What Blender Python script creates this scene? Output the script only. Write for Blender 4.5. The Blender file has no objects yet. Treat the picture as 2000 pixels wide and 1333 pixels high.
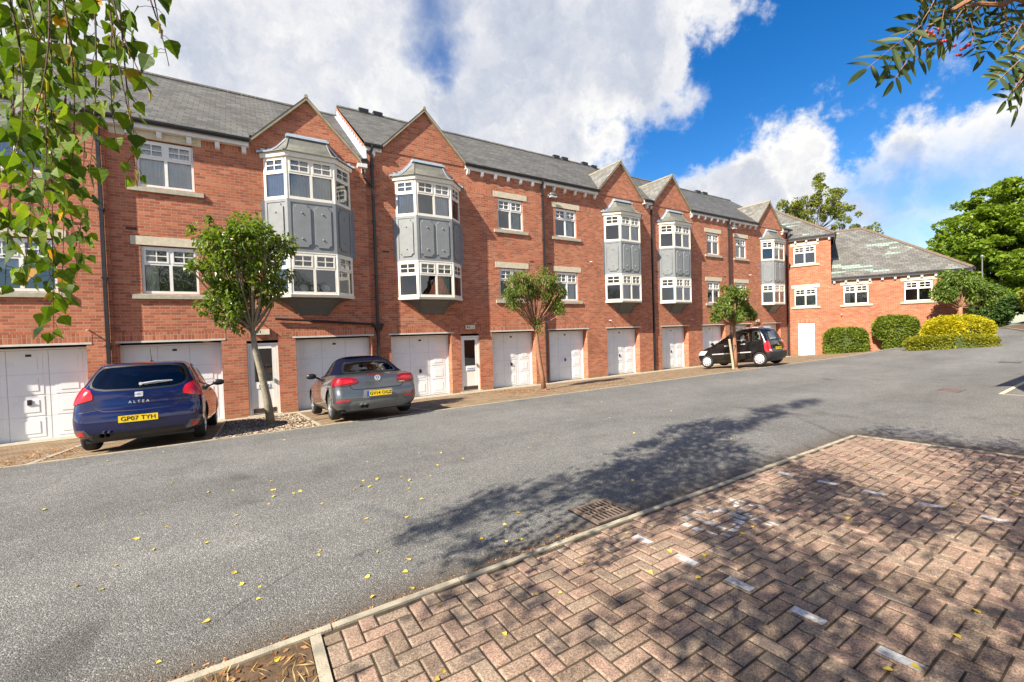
import bpy, bmesh, math, random
from mathutils import Vector, Matrix, noise
from mathutils.bvhtree import BVHTree
random.seed(7)
PI = math.pi
SC = bpy.context.scene
COL = SC.collection
ZO = 2.28                                   # camera height above the facade foot

# ------------------------------------------------------------------ camera
cam_d = bpy.data.cameras.new("camera")
cam = bpy.data.objects.new("camera", cam_d)
COL.objects.link(cam)
_r = Vector((0.8481128503, -0.5289213083, -0.0307708106))
_u = Vector((0.0380577564, 0.0028905670, 0.9992713604))
_f = Vector((0.5284469702, 0.8486659497, -0.0225810853))
mw = Matrix((( _r.x, _u.x, -_f.x, 0.0), (_r.y, _u.y, -_f.y, 0.0), (_r.z, _u.z, -_f.z, ZO), (0, 0, 0, 1)))
cam.matrix_world = mw
cam_d.sensor_width = 36.0
cam_d.lens = 36.0 * 832.5345 / 2000.0
cam_d.clip_start = 0.05
cam_d.clip_end = 2000
SC.camera = cam

# ------------------------------------------------------------------ sun, sky, exposure
SUN_AZ, SUN_EL = math.radians(73), math.radians(40)
SUN_TRAVEL = Vector((math.sin(SUN_AZ) * math.cos(SUN_EL), math.cos(SUN_AZ) * math.cos(SUN_EL), -math.sin(SUN_EL)))
sl = bpy.data.lights.new("sun", 'SUN')
sl.energy = 5.0
sl.angle = math.radians(0.55)
sl.color = (1.0, 0.905, 0.76)
so = bpy.data.objects.new("sun", sl)
COL.objects.link(so)
so.rotation_euler = SUN_TRAVEL.to_track_quat('-Z', 'Y').to_euler()
SC.view_settings.view_transform = 'Standard'
SC.view_settings.look = 'None'
SC.view_settings.exposure = 1.15
SC.view_settings.gamma = 1.0
try:
    SC.view_settings.use_curve_mapping = False
except Exception:
    pass
SC.render.engine = 'CYCLES'
SC.cycles.max_bounces = 6
SC.cycles.diffuse_bounces = 3
SC.cycles.glossy_bounces = 3
SC.cycles.transmission_bounces = 4
SC.cycles.transparent_max_bounces = 12
SC.cycles.caustics_reflective = False
SC.cycles.caustics_refractive = False

W = bpy.data.worlds.new("World")
SC.world = W
W.use_nodes = True


class NB:
    """tiny node-tree helper"""
    def __init__(s, nt):
        s.nt = nt
    def n(s, t, **k):
        nd = s.nt.nodes.new(t)
        for a, b in k.items():
            if a.startswith('i_'):
                s.set(nd.inputs[a[2:].replace('_', ' ')], b)
            else:
                setattr(nd, a, b)
        return nd
    def set(s, sock, v):
        if hasattr(v, 'is_output'):
            s.nt.links.new(v, sock)
        else:
            if isinstance(v, (tuple, list)) and len(v) == 3 and sock.type == 'RGBA':
                v = (*v, 1.0)
            sock.default_value = v
    def math(s, op, a, b=None, c=None, clamp=False):
        nd = s.nt.nodes.new('ShaderNodeMath')
        nd.operation = op
        nd.use_clamp = clamp
        for i, v in enumerate((a, b, c)):
            if v is not None:
                s.set(nd.inputs[i], v)
        return nd.outputs[0]
    def vmath(s, op, a, b=None, scale=None):
        nd = s.nt.nodes.new('ShaderNodeVectorMath')
        nd.operation = op
        s.set(nd.inputs[0], a)
        if b is not None:
            s.set(nd.inputs[1], b)
        if scale is not None:
            s.set(nd.inputs['Scale'], scale)
        return nd
    def ramp(s, fac, stops, interp='LINEAR'):
        nd = s.nt.nodes.new('ShaderNodeValToRGB')
        nd.color_ramp.interpolation = interp
        el = nd.color_ramp.elements
        while len(el) < len(stops):
            el.new(0.5)
        for e, (p, c) in zip(el, stops):
            e.position = p
            e.color = (c, c, c, 1) if isinstance(c, (int, float)) else (*c, 1)
        s.set(nd.inputs[0], fac)
        return nd.outputs[0]
    def mix(s, fac, a, b, bt='MIX'):
        nd = s.nt.nodes.new('ShaderNodeMix')
        nd.data_type = 'RGBA'
        nd.blend_type = bt
        s.set(nd.inputs[0], fac)
        s.set(nd.inputs[6], a)
        s.set(nd.inputs[7], b)
        return nd.outputs[2]
    def noise(s, vec, scale, detail=3.0, rough=0.5, dist=0.0):
        nd = s.nt.nodes.new('ShaderNodeTexNoise')
        if vec is not None:
            s.set(nd.inputs['Vector'], vec)
        nd.inputs['Scale'].default_value = scale
        nd.inputs['Detail'].default_value = detail
        nd.inputs['Roughness'].default_value = rough
        nd.inputs['Distortion'].default_value = dist
        return nd.outputs['Fac']
    def mapr(s, v, a, b, c=0.0, d=1.0, smooth=False):
        nd = s.nt.nodes.new('ShaderNodeMapRange')
        nd.interpolation_type = 'SMOOTHSTEP' if smooth else 'LINEAR'
        s.set(nd.inputs[0], v)
        for i, x in zip((1, 2, 3, 4), (a, b, c, d)):
            s.set(nd.inputs[i], x)
        return nd.outputs[0]


def azel(az, el):
    a, e = math.radians(az), math.radians(el)
    return (math.sin(a) * math.cos(e), math.cos(a) * math.cos(e), math.sin(e))


def build_world():
    nt = W.node_tree
    nt.nodes.clear()
    b = NB(nt)
    out = b.n('ShaderNodeOutputWorld')
    bg = b.n('ShaderNodeBackground')
    bg.inputs['Strength'].default_value = 0.084
    sky = b.n('ShaderNodeTexSky')
    sky.sky_type = 'NISHITA'
    sky.sun_disc = False
    sky.sun_elevation = SUN_EL
    sky.sun_rotation = math.radians(253)
    sky.altitude = 100
    sky.air_density = 1.0
    sky.dust_density = 0.6
    sky.ozone_density = 2.5
    hs = b.n('ShaderNodeHueSaturation')
    hs.inputs['Hue'].default_value = 0.507
    hs.inputs['Saturation'].default_value = 1.42
    hs.inputs['Value'].default_value = 0.98
    nt.links.new(sky.outputs[0], hs.inputs['Color'])
    tc = b.n('ShaderNodeTexCoord')
    D = b.vmath('NORMALIZE', tc.outputs['Generated']).outputs[0]
    # warp the direction so that cloud edges are ragged
    nz = b.n('ShaderNodeTexNoise')
    nt.links.new(D, nz.inputs['Vector'])
    nz.inputs['Scale'].default_value = 5.0
    nz.inputs['Detail'].default_value = 7.0
    nz.inputs['Roughness'].default_value = 0.64
    off = b.vmath('SUBTRACT', nz.outputs['Color'], (0.5, 0.5, 0.5)).outputs[0]
    off = b.vmath('SCALE', off, scale=0.36).outputs[0]
    DW = b.vmath('ADD', D, off).outputs[0]
    blobs = [  # az, el, radius, weight
        (-30, 30, .42, 1.0), (-8, 22, .34, 1.0), (8, 26, .30, 1.0), (16, 36, .17, 1.0), (30, 25, .24, 1.0), (38, 34, .26, 1.05),
        (47, 32, .19, 1.0), (38, 20, .17, 1.0), (48, 34.5, .17, 1.0), (30, 45, .3, 1.0), (5, 50, .45, .9), (55, 33, .10, .8), (58, 34, .08, .6),
        (63, 15, .09, 1.0), (60, 13, .12, 1.0), (67, 17.5, .11, 1.05), (74, 15, .11, 1.0), (70, 11, .16, 1.0), (80, 13, .10, .95), (86, 15, .12, .95), (78, 21, .045, .35),
        (92, 8, .2, .8), (75, 5, .15, .6), (51, 12.5, .055, .9),
    ]
    holes = [(22.0, 36.5, .055, .75), (23.2, 33.2, .05, .9), (24.0, 31.0, .035, .8), (72.5, 14.6, .05, .75), (75, 13.2, .05, .8), (78, 12.2, .06, .8), (81.5, 11.5, .06, .6), (74.5, 9.0, .07, .7), (70, 10.5, .04, .35), (66, 9, .06, .3)]
    tot = None
    for az, el, r, w in blobs:
        d = b.vmath('DISTANCE', DW, azel(az, el)).outputs['Value']
        m = b.mapr(d, r * 0.35, r * 1.25, w, 0.0, True)
        tot = m if tot is None else b.math('MAXIMUM', tot, m)
    DH = b.vmath('ADD', D, b.vmath('SCALE', off, scale=0.42).outputs[0]).outputs[0]
    hole = None
    for az, el, r, w in holes:
        d = b.vmath('DISTANCE', DH, azel(az, el)).outputs['Value']
        m = b.mapr(d, r * 0.15, r * 1.5, w, 0.0, True)
        hole = m if hole is None else b.math('MAXIMUM', hole, m)
    # the rest of the sky, behind the viewer: broken cloud
    sep = b.n('ShaderNodeSeparateXYZ')
    nt.links.new(D, sep.inputs[0])
    back = b.mapr(sep.outputs[1], -0.05, -0.4, 0.0, 1.0)
    nb = b.noise(D, 2.2, 6.0, 0.55)
    tot = b.math('MAXIMUM', tot, b.math('MULTIPLY', back, b.math('MULTIPLY', b.mapr(nb, 0.38, 0.54, 0.0, 0.92), b.mapr(sep.outputs[2], 0.62, 0.40))))
    n2 = b.noise(D, 9.0, 8.0, 0.62, 0.4)
    dens = b.math('ADD', tot, b.math('MULTIPLY', b.math('SUBTRACT', n2, 0.5), 0.72))
    mask = b.mapr(dens, 0.14, 0.80, 0.0, 1.0, True)
    mask = b.math('MULTIPLY', mask, b.math('SUBTRACT', 1.0, hole))
    # cloud tone: bright billows, grey-blue thick bases
    n3 = b.noise(DW, 6.5, 8.0, 0.6, 0.2)
    n4 = b.noise(D, 2.6, 5.0, 0.55, 0.5)
    tone = b.math('ADD', b.math('MULTIPLY', n3, 0.62), b.math('MULTIPLY', n4, 0.5))
    thick = b.mapr(dens, 0.45, 1.25, 0.22, -0.10)
    tone = b.math('ADD', tone, thick)
    ccol = b.ramp(tone, [(0.33, (2.7, 3.0, 3.7)), (0.45, (3.3, 3.55, 4.1)), (0.56, (4.2, 4.3, 4.6)), (0.70, (5.5, 5.45, 5.35))])
    col = b.mix(mask, hs.outputs['Color'], ccol)
    nt.links.new(col, bg.inputs['Color'])
    nt.links.new(bg.outputs[0], out.inputs['Surface'])


build_world()


# ------------------------------------------------------------------ ground shape
def sstep(a, b, x):
    t = min(1.0, max(0.0, (x - a) / (b - a)))
    return t * t * (3 - 2 * t)


def gz(x, y):
    if y < 2.95:
        z = -1.8 - 0.035 * max(y, -4.0)
    elif y < 9.52:
        z = -1.903 + 0.073 * (y - 2.95) / 6.57
    else:
        z = max(-1.83 - 0.09 * (y - 9.52), -2.28)
    return z + max(0.0, (x - 26) * 0.045) * sstep(11, 7.5, y) + ZO


# ------------------------------------------------------------------ mesh building
class MB:
    def __init__(s):
        s.v = []
        s.f = []
        s.m = []
        s.t = []
    def add(s, pts, faces, mi=0, tint=None):
        o = len(s.v)
        s.v.extend([tuple(p) for p in pts])
        for f in faces:
            s.f.append([o + i for i in f])
            s.m.append(mi)
            s.t.append(random.random() if tint is None else tint)
    def quad(s, a, b, c, d, mi=0, tint=None):
        s.add([a, b, c, d], [(0, 1, 2, 3)], mi, tint)
    def poly(s, pts, mi=0, tint=None):
        s.add(pts, [tuple(range(len(pts)))], mi, tint)
    def hexa(s, p, mi=0, tint=None):
        # p: 8 points, 0-3 bottom ccw seen from above, 4-7 top
        s.add(p, [(3, 2, 1, 0), (4, 5, 6, 7), (0, 1, 5, 4), (1, 2, 6, 5), (2, 3, 7, 6), (3, 0, 4, 7)], mi, tint)
    def box(s, x0, x1, y0, y1, z0, z1, mi=0, tint=None):
        s.hexa([(x0, y0, z0), (x1, y0, z0), (x1, y1, z0), (x0, y1, z0), (x0, y0, z1), (x1, y0, z1), (x1, y1, z1), (x0, y1, z1)], mi, tint)
    def extr(s, poly, y0, y1, mi=0, inset=0.0):
        """polygon in x,z (ccw seen from -y) extruded from y1 (back) to y0 (front, smaller y)"""
        n = len(poly)
        if inset:
            cx = sum(p[0] for p in poly) / n
            cz = sum(p[1] for p in poly) / n
            fr = []
            for (x, z) in poly:
                d = math.hypot(x - cx, z - cz) or 1
                k = max(0.0, 1 - inset / d)
                fr.append((cx + (x - cx) * k, cz + (z - cz) * k))
        else:
            fr = poly
        pts = [(x, y0, z) for x, z in fr] + [(x, y1, z) for x, z in poly]
        s.add(pts, [tuple(range(n))] + [(i, n + i, n + (i + 1) % n, (i + 1) % n) for i in range(n)], mi)
    def tube(s, path, rad, seg=8, mi=0, cap=True):
        path = [Vector(p) for p in path]
        rs = rad if isinstance(rad, (list, tuple)) else [rad] * len(path)
        rings = []
        ref = None
        for i, p in enumerate(path):
            d = (path[min(i + 1, len(path) - 1)] - path[max(i - 1, 0)])
            if d.length < 1e-9:
                d = Vector((0, 0, 1))
            d.normalize()
            if ref is None:
                ref = Vector((1, 0, 0)) if abs(d.x) < 0.8 else Vector((0, 1, 0))
            a = (ref - d * ref.dot(d)).normalized()
            ref = a
            b = d.cross(a)
            rings.append([p + (a * math.cos(2 * PI * k / seg) + b * math.sin(2 * PI * k / seg)) * rs[i] for k in range(seg)])
        pts = [q for r in rings for q in r]
        fs = []
        for i in range(len(path) - 1):
            for k in range(seg):
                k2 = (k + 1) % seg
                fs.append((i * seg + k, i * seg + k2, (i + 1) * seg + k2, (i + 1) * seg + k))
        if cap:
            fs.append(tuple(reversed(range(seg))))
            fs.append(tuple((len(path) - 1) * seg + k for k in range(seg)))
        s.add(pts, fs, mi, 0.5)
    def lathe(s, prof, axis='x', seg=24, mi=0, c=(0, 0, 0)):
        """prof: (along, radius) list"""
        pts = []
        for a, r in prof:
            for k in range(seg):
                t = 2 * PI * k / seg
                if axis == 'x':
                    pts.append((c[0] + a, c[1] + r * math.cos(t), c[2] + r * math.sin(t)))
                elif axis == 'y':
                    pts.append((c[0] + r * math.cos(t), c[1] + a, c[2] + r * math.sin(t)))
                else:
                    pts.append((c[0] + r * math.cos(t), c[1] + r * math.sin(t), c[2] + a))
        fs = []
        for i in range(len(prof) - 1):
            for k in range(seg):
                k2 = (k + 1) % seg
                fs.append((i * seg + k, i * seg + k2, (i + 1) * seg + k2, (i + 1) * seg + k))
        s.add(pts, fs, mi, 0.5)
    def mesh(s, name, mats, smooth=False, angle=None, fixn=False):
        me = bpy.data.meshes.new(name)
        me.from_pydata(s.v, [], s.f)
        mats = mats if isinstance(mats, (list, tuple)) else [mats]
        for m in mats:
            me.materials.append(m)
        if len(mats) > 1:
            me.polygons.foreach_set('material_index', s.m)
        if fixn:
            bm = bmesh.new()
            bm.from_mesh(me)
            bmesh.ops.remove_doubles(bm, verts=bm.verts, dist=1e-5)
            bmesh.ops.recalc_face_normals(bm, faces=bm.faces)
            bm.to_mesh(me)
            bm.free()
        else:
            at = me.attributes.new('tint', 'FLOAT', 'FACE')
            at.data.foreach_set('value', s.t)
        uvmap(me)
        if smooth or angle:
            me.shade_smooth()
            if angle:
                me.set_sharp_from_angle(angle=math.radians(angle))
        me.update()
        return me


def uvmap(me):
    """metre-true UVs: u runs level along each face, v runs up it"""
    uv = me.uv_layers.new(name='UVMap')
    n = len(me.loops)
    if n == 0:
        return
    data = [0.0] * (2 * n)
    vs = me.vertices
    for p in me.polygons:
        nm = p.normal
        if abs(nm.z) > 0.985 or nm.length < 1e-6:
            t, bb = Vector((1, 0, 0)), Vector((0, 1, 0))
        else:
            t = Vector((-nm.y, nm.x, 0)).normalized()
            bb = nm.cross(t)
        for li in p.loop_indices:
            co = vs[me.loops[li].vertex_index].co
            data[2 * li] = co.dot(t)
            data[2 * li + 1] = co.dot(bb)
    uv.data.foreach_set('uv', data)


def obj(name, me, parent=None, loc=(0, 0, 0), rot=None):
    o = bpy.data.objects.new(name, me)
    COL.objects.link(o)
    if parent is not None:
        o.parent = parent
    o.location = loc
    if rot:
        o.rotation_euler = rot
    return o


def tag(o, label=None, cat=None, group=None, kind=None):
    if label: o['label'] = label
    if cat: o['category'] = cat
    if group: o['group'] = group
    if kind: o['kind'] = kind
    return o


def thing(name, label, cat, loc=(0, 0, 0), rz=0.0, group=None):
    o = bpy.data.objects.new(name, None)
    COL.objects.link(o)
    o.empty_display_size = 0.3
    o.location = loc
    o.rotation_euler = (0, 0, rz)
    return tag(o, label, cat, group)


# ------------------------------------------------------------------ materials
def new_mat(name):
    m = bpy.data.materials.new(name)
    m.use_nodes = True
    m.node_tree.nodes.clear()
    b = NB(m.node_tree)
    out = b.n('ShaderNodeOutputMaterial')
    return m, b, out


def principled(b, out, col, rough=0.6, metal=0.0, spec=0.5, bump=None, coat=0.0):
    p = b.n('ShaderNodeBsdfPrincipled')
    b.set(p.inputs['Base Color'], col)
    b.set(p.inputs['Roughness'], rough)
    b.set(p.inputs['Metallic'], metal)
    b.set(p.inputs['Specular IOR Level'], spec)
    if coat:
        p.inputs['Coat Weight'].default_value = coat
        p.inputs['Coat Roughness'].default_value = 0.04
    if bump:
        bn = b.n('ShaderNodeBump')
        b.set(bn.inputs['Height'], bump[0])
        bn.inputs['Strength'].default_value = bump[1]
        bn.inputs['Distance'].default_value = bump[2]
        b.nt.links.new(bn.outputs[0], p.inputs['Normal'])
    b.nt.links.new(p.outputs[0], out.inputs['Surface'])
    return p


def plain(name, col, rough=0.6, metal=0.0, spec=0.5, var=0.12, scale=6.0, coat=0.0, bump=0.0):
    m, b, out = new_mat(name)
    tc = b.n('ShaderNodeTexCoord')
    n = b.noise(tc.outputs['Object'], scale, 5.0, 0.6)
    k = b.mapr(n, 0.3, 0.7, 1 - var, 1 + var)
    c = b.vmath('SCALE', col, scale=k).outputs[0]
    r = b.mapr(n, 0.3, 0.7, max(0.0, rough - 0.06), min(1.0, rough + 0.06))
    bp = None
    if bump:
        bp = (b.noise(tc.outputs['Object'], scale * 12, 3.0), bump, 0.01)
    principled(b, out, c, r, metal, spec, bp, coat)
    return m


def mat_brick(name, soldier=False, light=1.0):
    m, b, out = new_mat(name)
    uv = b.n('ShaderNodeUVMap').outputs[0]
    sep = b.n('ShaderNodeSeparateXYZ', i_Vector=uv)
    if soldier:
        cb = b.n('ShaderNodeCombineXYZ')
        b.set(cb.inputs[0], sep.outputs[1])
        b.set(cb.inputs[1], sep.outputs[0])
        vec = cb.outputs[0]
    else:
        vec = uv
    bt = b.n('ShaderNodeTexBrick')
    b.set(bt.inputs['Vector'], vec)
    bt.offset = 0.0 if soldier else 0.5
    bt.inputs['Scale'].default_value = 1.0
    bt.inputs['Brick Width'].default_value = 0.225
    bt.inputs['Row Height'].default_value = 0.075
    bt.inputs['Mortar Size'].default_value = 0.0075
    bt.inputs['Mortar Smooth'].default_value = 0.25
    bt.inputs['Bias'].default_value = -0.15
    bt.inputs['Color1'].default_value = (0.0, 0.0, 0.0, 1)
    bt.inputs['Color2'].default_value = (1.0, 1.0, 1.0, 1)
    bt.inputs['Mortar'].default_value = (0.5, 0.5, 0.5, 1)
    L = light
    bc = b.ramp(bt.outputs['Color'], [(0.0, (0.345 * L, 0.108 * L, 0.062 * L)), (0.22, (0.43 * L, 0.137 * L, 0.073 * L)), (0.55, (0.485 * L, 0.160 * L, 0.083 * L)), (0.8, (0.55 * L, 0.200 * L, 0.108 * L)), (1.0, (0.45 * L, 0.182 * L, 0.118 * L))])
    tc = b.n('ShaderNodeTexCoord')
    n1 = b.noise(tc.outputs['Object'], 0.55, 5.0, 0.6)
    n2 = b.noise(tc.outputs['Object'], 22.0, 3.0, 0.6)
    n3 = b.noise(tc.outputs['Object'], 2.3, 5.0, 0.65)
    k = b.math('ADD', b.mapr(n1, 0.3, 0.7, 0.84, 1.12), b.mapr(n2, 0.3, 0.7, -0.10, 0.10))
    bc = b.vmath('SCALE', bc, scale=k).outputs[0]
    # pale lime bloom and dark weather stains of the wall itself
    bc = b.mix(b.mapr(n3, 0.60, 0.78, 0.0, 0.30), bc, (0.42, 0.30, 0.23))
    bc = b.mix(b.mapr(n3, 0.40, 0.26, 0.0, 0.38), bc, (0.13, 0.055, 0.04))
    mort = b.vmath('SCALE', (0.40, 0.27, 0.185), scale=b.mapr(n1, 0.3, 0.7, 0.8, 1.15)).outputs[0]
    c = b.mix(bt.outputs['Fac'], bc, mort)
    # green-brown damp foot of the wall
    so_ = b.n('ShaderNodeSeparateXYZ')
    geo = b.n('ShaderNodeNewGeometry')
    b.set(so_.inputs[0], geo.outputs['Position'])
    foot = b.math('MULTIPLY', b.mapr(b.math('ADD', so_.outputs[2], b.math('MULTIPLY', n3, 0.5)), 0.62, 0.25, 0.0, 0.55), b.mapr(n2, 0.35, 0.6, 0.4, 1.0))
    c = b.mix(foot, c, (0.20, 0.15, 0.075))
    h = b.math('ADD', b.math('MULTIPLY', bt.outputs['Fac'], -1.0), b.math('MULTIPLY', n2, 0.35))
    principled(b, out, c, 0.85, 0, 0.25, (h, 0.6, 0.008))
    return m


def mat_slate(name, dark=1.0, patches=0.0, moss=0.3):
    m, b, out = new_mat(name)
    uv = b.n('ShaderNodeUVMap').outputs[0]
    bt = b.n('ShaderNodeTexBrick')
    b.set(bt.inputs['Vector'], uv)
    bt.offset = 0.5
    bt.inputs['Scale'].default_value = 1.0
    bt.inputs['Brick Width'].default_value = 0.28
    bt.inputs['Row Height'].default_value = 0.21
    bt.inputs['Mortar Size'].default_value = 0.009
    bt.inputs['Mortar Smooth'].default_value = 0.2
    bt.inputs['Color1'].default_value = (0, 0, 0, 1)
    bt.inputs['Color2'].default_value = (1, 1, 1, 1)
    bt.inputs['Mortar'].default_value = (0.5, 0.5, 0.5, 1)
    D = dark
    bc = b.ramp(bt.outputs['Color'], [(0.0, (0.165 * D, 0.16 * D, 0.145 * D)), (0.5, (0.225 * D, 0.22 * D, 0.20 * D)), (1.0, (0.29 * D, 0.285 * D, 0.26 * D))])
    tc = b.n('ShaderNodeTexCoord')
    n1 = b.noise(tc.outputs['Object'], 0.7, 6.0, 0.65)
    n2 = b.noise(tc.outputs['Object'], 3.0, 6.0, 0.7)
    bc = b.vmath('SCALE', bc, scale=b.mapr(n1, 0.3, 0.7, 0.8, 1.15)).outputs[0]
    bc = b.mix(b.mapr(n2, 0.45, 0.8, 0.0, moss), bc, (0.20, 0.165, 0.095))
    c = b.mix(bt.outputs['Fac'], bc, (0.05, 0.05, 0.048))
    if patches:
        # replaced rows of pale green slates
        bt2 = b.n('ShaderNodeTexBrick')
        b.set(bt2.inputs['Vector'], uv)
        bt2.offset = 0.37
        bt2.inputs['Scale'].default_value = 1.0
        bt2.inputs['Brick Width'].default_value = 1.55
        bt2.inputs['Row Height'].default_value = 0.21
        bt2.inputs['Mortar Size'].default_value = 0.0
        bt2.inputs['Bias'].default_value = 0.0
        bt2.inputs['Color1'].default_value = (0, 0, 0, 1)
        bt2.inputs['Color2'].default_value = (1, 1, 1, 1)
        n5 = b.noise(tc.outputs['Object'], 0.42, 1.0, 0.5)
        sel = b.math('MULTIPLY', b.mapr(bt2.outputs['Color'], 0.72, 0.76), b.mapr(n5, 0.50, 0.54))
        sel = b.math('MULTIPLY', sel, patches)
        sel = b.math('MULTIPLY', sel, b.math('SUBTRACT', 1.0, bt.outputs['Fac']))
        c = b.mix(sel, c, (0.27, 0.37, 0.31))
    h = b.math('SUBTRACT', b.math('MULTIPLY', n2, 0.3), bt.outputs['Fac'])
    principled(b, out, c, 0.62, 0, 0.4, (h, 0.6, 0.012))
    return m


def mat_asphalt():
    m, b, out = new_mat('asphalt')
    tc = b.n('ShaderNodeTexCoord')
    P = tc.outputs['Object']
    vo = b.n('ShaderNodeTexVoronoi')
    b.set(vo.inputs['Vector'], P)
    vo.inputs['Scale'].default_value = 125.0
    sv = b.n('ShaderNodeSeparateColor')
    b.set(sv.inputs[0], vo.outputs['Color'])
    n1 = b.noise(P, 0.35, 6.0, 0.6, 0.3)
    n2 = b.noise(P, 2.1, 5.0, 0.65)
    n3 = b.noise(P, 55.0, 4.0, 0.7)
    mp = b.n('ShaderNodeMapping')
    b.set(mp.inputs[0], P)
    mp.inputs['Scale'].default_value = (0.35, 1.6, 1.0)
    n4 = b.noise(mp.outputs[0], 1.3, 5.0, 0.65)
    k = b.math('ADD', b.mapr(n1, 0.3, 0.7, 0.88, 1.12), b.mapr(n2, 0.3, 0.7, -0.10, 0.10))
    k = b.math('ADD', k, b.mapr(n4, 0.4, 0.75, -0.06, 0.14))
    chip = b.ramp(sv.outputs[0], [(0.0, 0.085), (0.45, 0.138), (0.80, 0.18), (0.93, 0.25), (1.0, 0.38)])
    chip = b.math('MULTIPLY', chip, b.mapr(n3, 0.3, 0.7, 0.85, 1.15))
    # tyre-polished lanes along the yard, older patches, hairline cracks
    wob = b.noise(P, 0.25, 3.0, 0.5)
    sp_ = b.n('ShaderNodeSeparateXYZ')
    b.set(sp_.inputs[0], P)
    lane = b.math('SINE', b.math('ADD', b.math('MULTIPLY', sp_.outputs[1], 2.2), b.math('MULTIPLY', wob, 7.0)))
    k = b.math('ADD', k, b.math('MULTIPLY', lane, 0.075))
    vc = b.n('ShaderNodeTexVoronoi')
    vc.feature = 'DISTANCE_TO_EDGE'
    b.set(vc.inputs['Vector'], b.vmath('ADD', P, b.vmath('SCALE', (1.0, 1.0, 0.0), scale=b.math('MULTIPLY', n2, 0.9)).outputs[0]).outputs[0])
    vc.inputs['Scale'].default_value = 0.16
    crack = b.math('MULTIPLY', b.mapr(vc.outputs['Distance'], 0.0, 0.0022, 1.0, 0.0), b.mapr(n1, 0.50, 0.56))
    k = b.math('SUBTRACT', k, b.math('MULTIPLY', crack, 0.35))
    n6 = b.noise(P, 0.85, 3.0, 0.5)
    k = b.math('SUBTRACT', k, b.math('MULTIPLY', b.mapr(n6, 0.64, 0.74), 0.20))
    v = b.math('MULTIPLY', chip, k)
    col = b.vmath('MULTIPLY', b.n('ShaderNodeCombineXYZ', i_X=v, i_Y=v, i_Z=v).outputs[0], (1.03, 1.02, 0.96)).outputs[0]
    col = b.mix(b.mapr(n2, 0.62, 0.8, 0.0, 0.25), col, (0.10, 0.085, 0.065))
    edge = b.math('MULTIPLY', b.mapr(b.math('ADD', sp_.outputs[1], b.math('MULTIPLY', n2, -0.5)), 2.72, 3.12, 1.0, 0.0), b.mapr(sp_.outputs[0], 8.6, 9.2, 1.0, 0.0))
    col = b.mix(b.math('MULTIPLY', edge, 0.75), col, (0.085, 0.06, 0.038))
    oil = b.noise(b.vmath('MULTIPLY', P, (1.0, 0.8, 1.0)).outputs[0], 0.9, 2.0, 0.4)
    col = b.mix(b.mapr(oil, 0.70, 0.76, 0.0, 0.45), col, (0.04, 0.038, 0.036))
    h = b.math('ADD', b.math('MULTIPLY', vo.outputs['Distance'], -1.0), b.math('MULTIPLY', n3, 0.4))
    principled(b, out, col, 0.88, 0, 0.3, (h, 0.7, 0.008))
    return m


def mat_paver():
    m, b, out = new_mat('block_paver')
    at = b.n('ShaderNodeAttribute')
    at.attribute_name = 'tint'
    t = at.outputs['Fac']
    base = b.ramp(t, [(0.0, (0.235, 0.172, 0.128)), (0.3, (0.30, 0.212, 0.158)), (0.6, (0.345, 0.232, 0.175)), (0.85, (0.315, 0.238, 0.178)), (1.0, (0.245, 0.188, 0.142))])
    tc = b.n('ShaderNodeTexCoord')
    P = tc.outputs['Object']
    vs = b.n('ShaderNodeTexVoronoi')
    b.set(vs.inputs['Vector'], P)
    vs.inputs['Scale'].default_value = 150.0
    vsc = b.n('ShaderNodeSeparateColor')
    b.set(vsc.inputs[0], vs.outputs['Color'])
    n1 = b.math('ADD', b.math('MULTIPLY', b.noise(P, 90.0, 4.0, 0.75), 0.6), b.math('MULTIPLY', vsc.outputs[0], 0.4))
    n2 = b.noise(P, 3.0, 5.0, 0.65)
    n3 = b.noise(P, 16.0, 4.0, 0.7)
    k = b.math('ADD', b.mapr(n1, 0.3, 0.7, 0.58, 1.42), b.mapr(n2, 0.3, 0.7, -0.2, 0.2))
    c = b.vmath('SCALE', base, scale=k).outputs[0]
    c = b.mix(b.mapr(n3, 0.56, 0.72, 0.0, 0.6), c, (0.14, 0.105, 0.08))
    c = b.mix(b.mapr(n3, 0.36, 0.25, 0.0, 0.5), c, (0.44, 0.34, 0.26))
    c = b.mix(b.mapr(n2, 0.60, 0.75, 0.0, 0.45), c, (0.16, 0.135, 0.085))
    principled(b, out, c, 0.95, 0, 0.12, (b.math('ADD', n1, b.math('MULTIPLY', n3, 0.8)), 0.8, 0.006))
    return m


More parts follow.
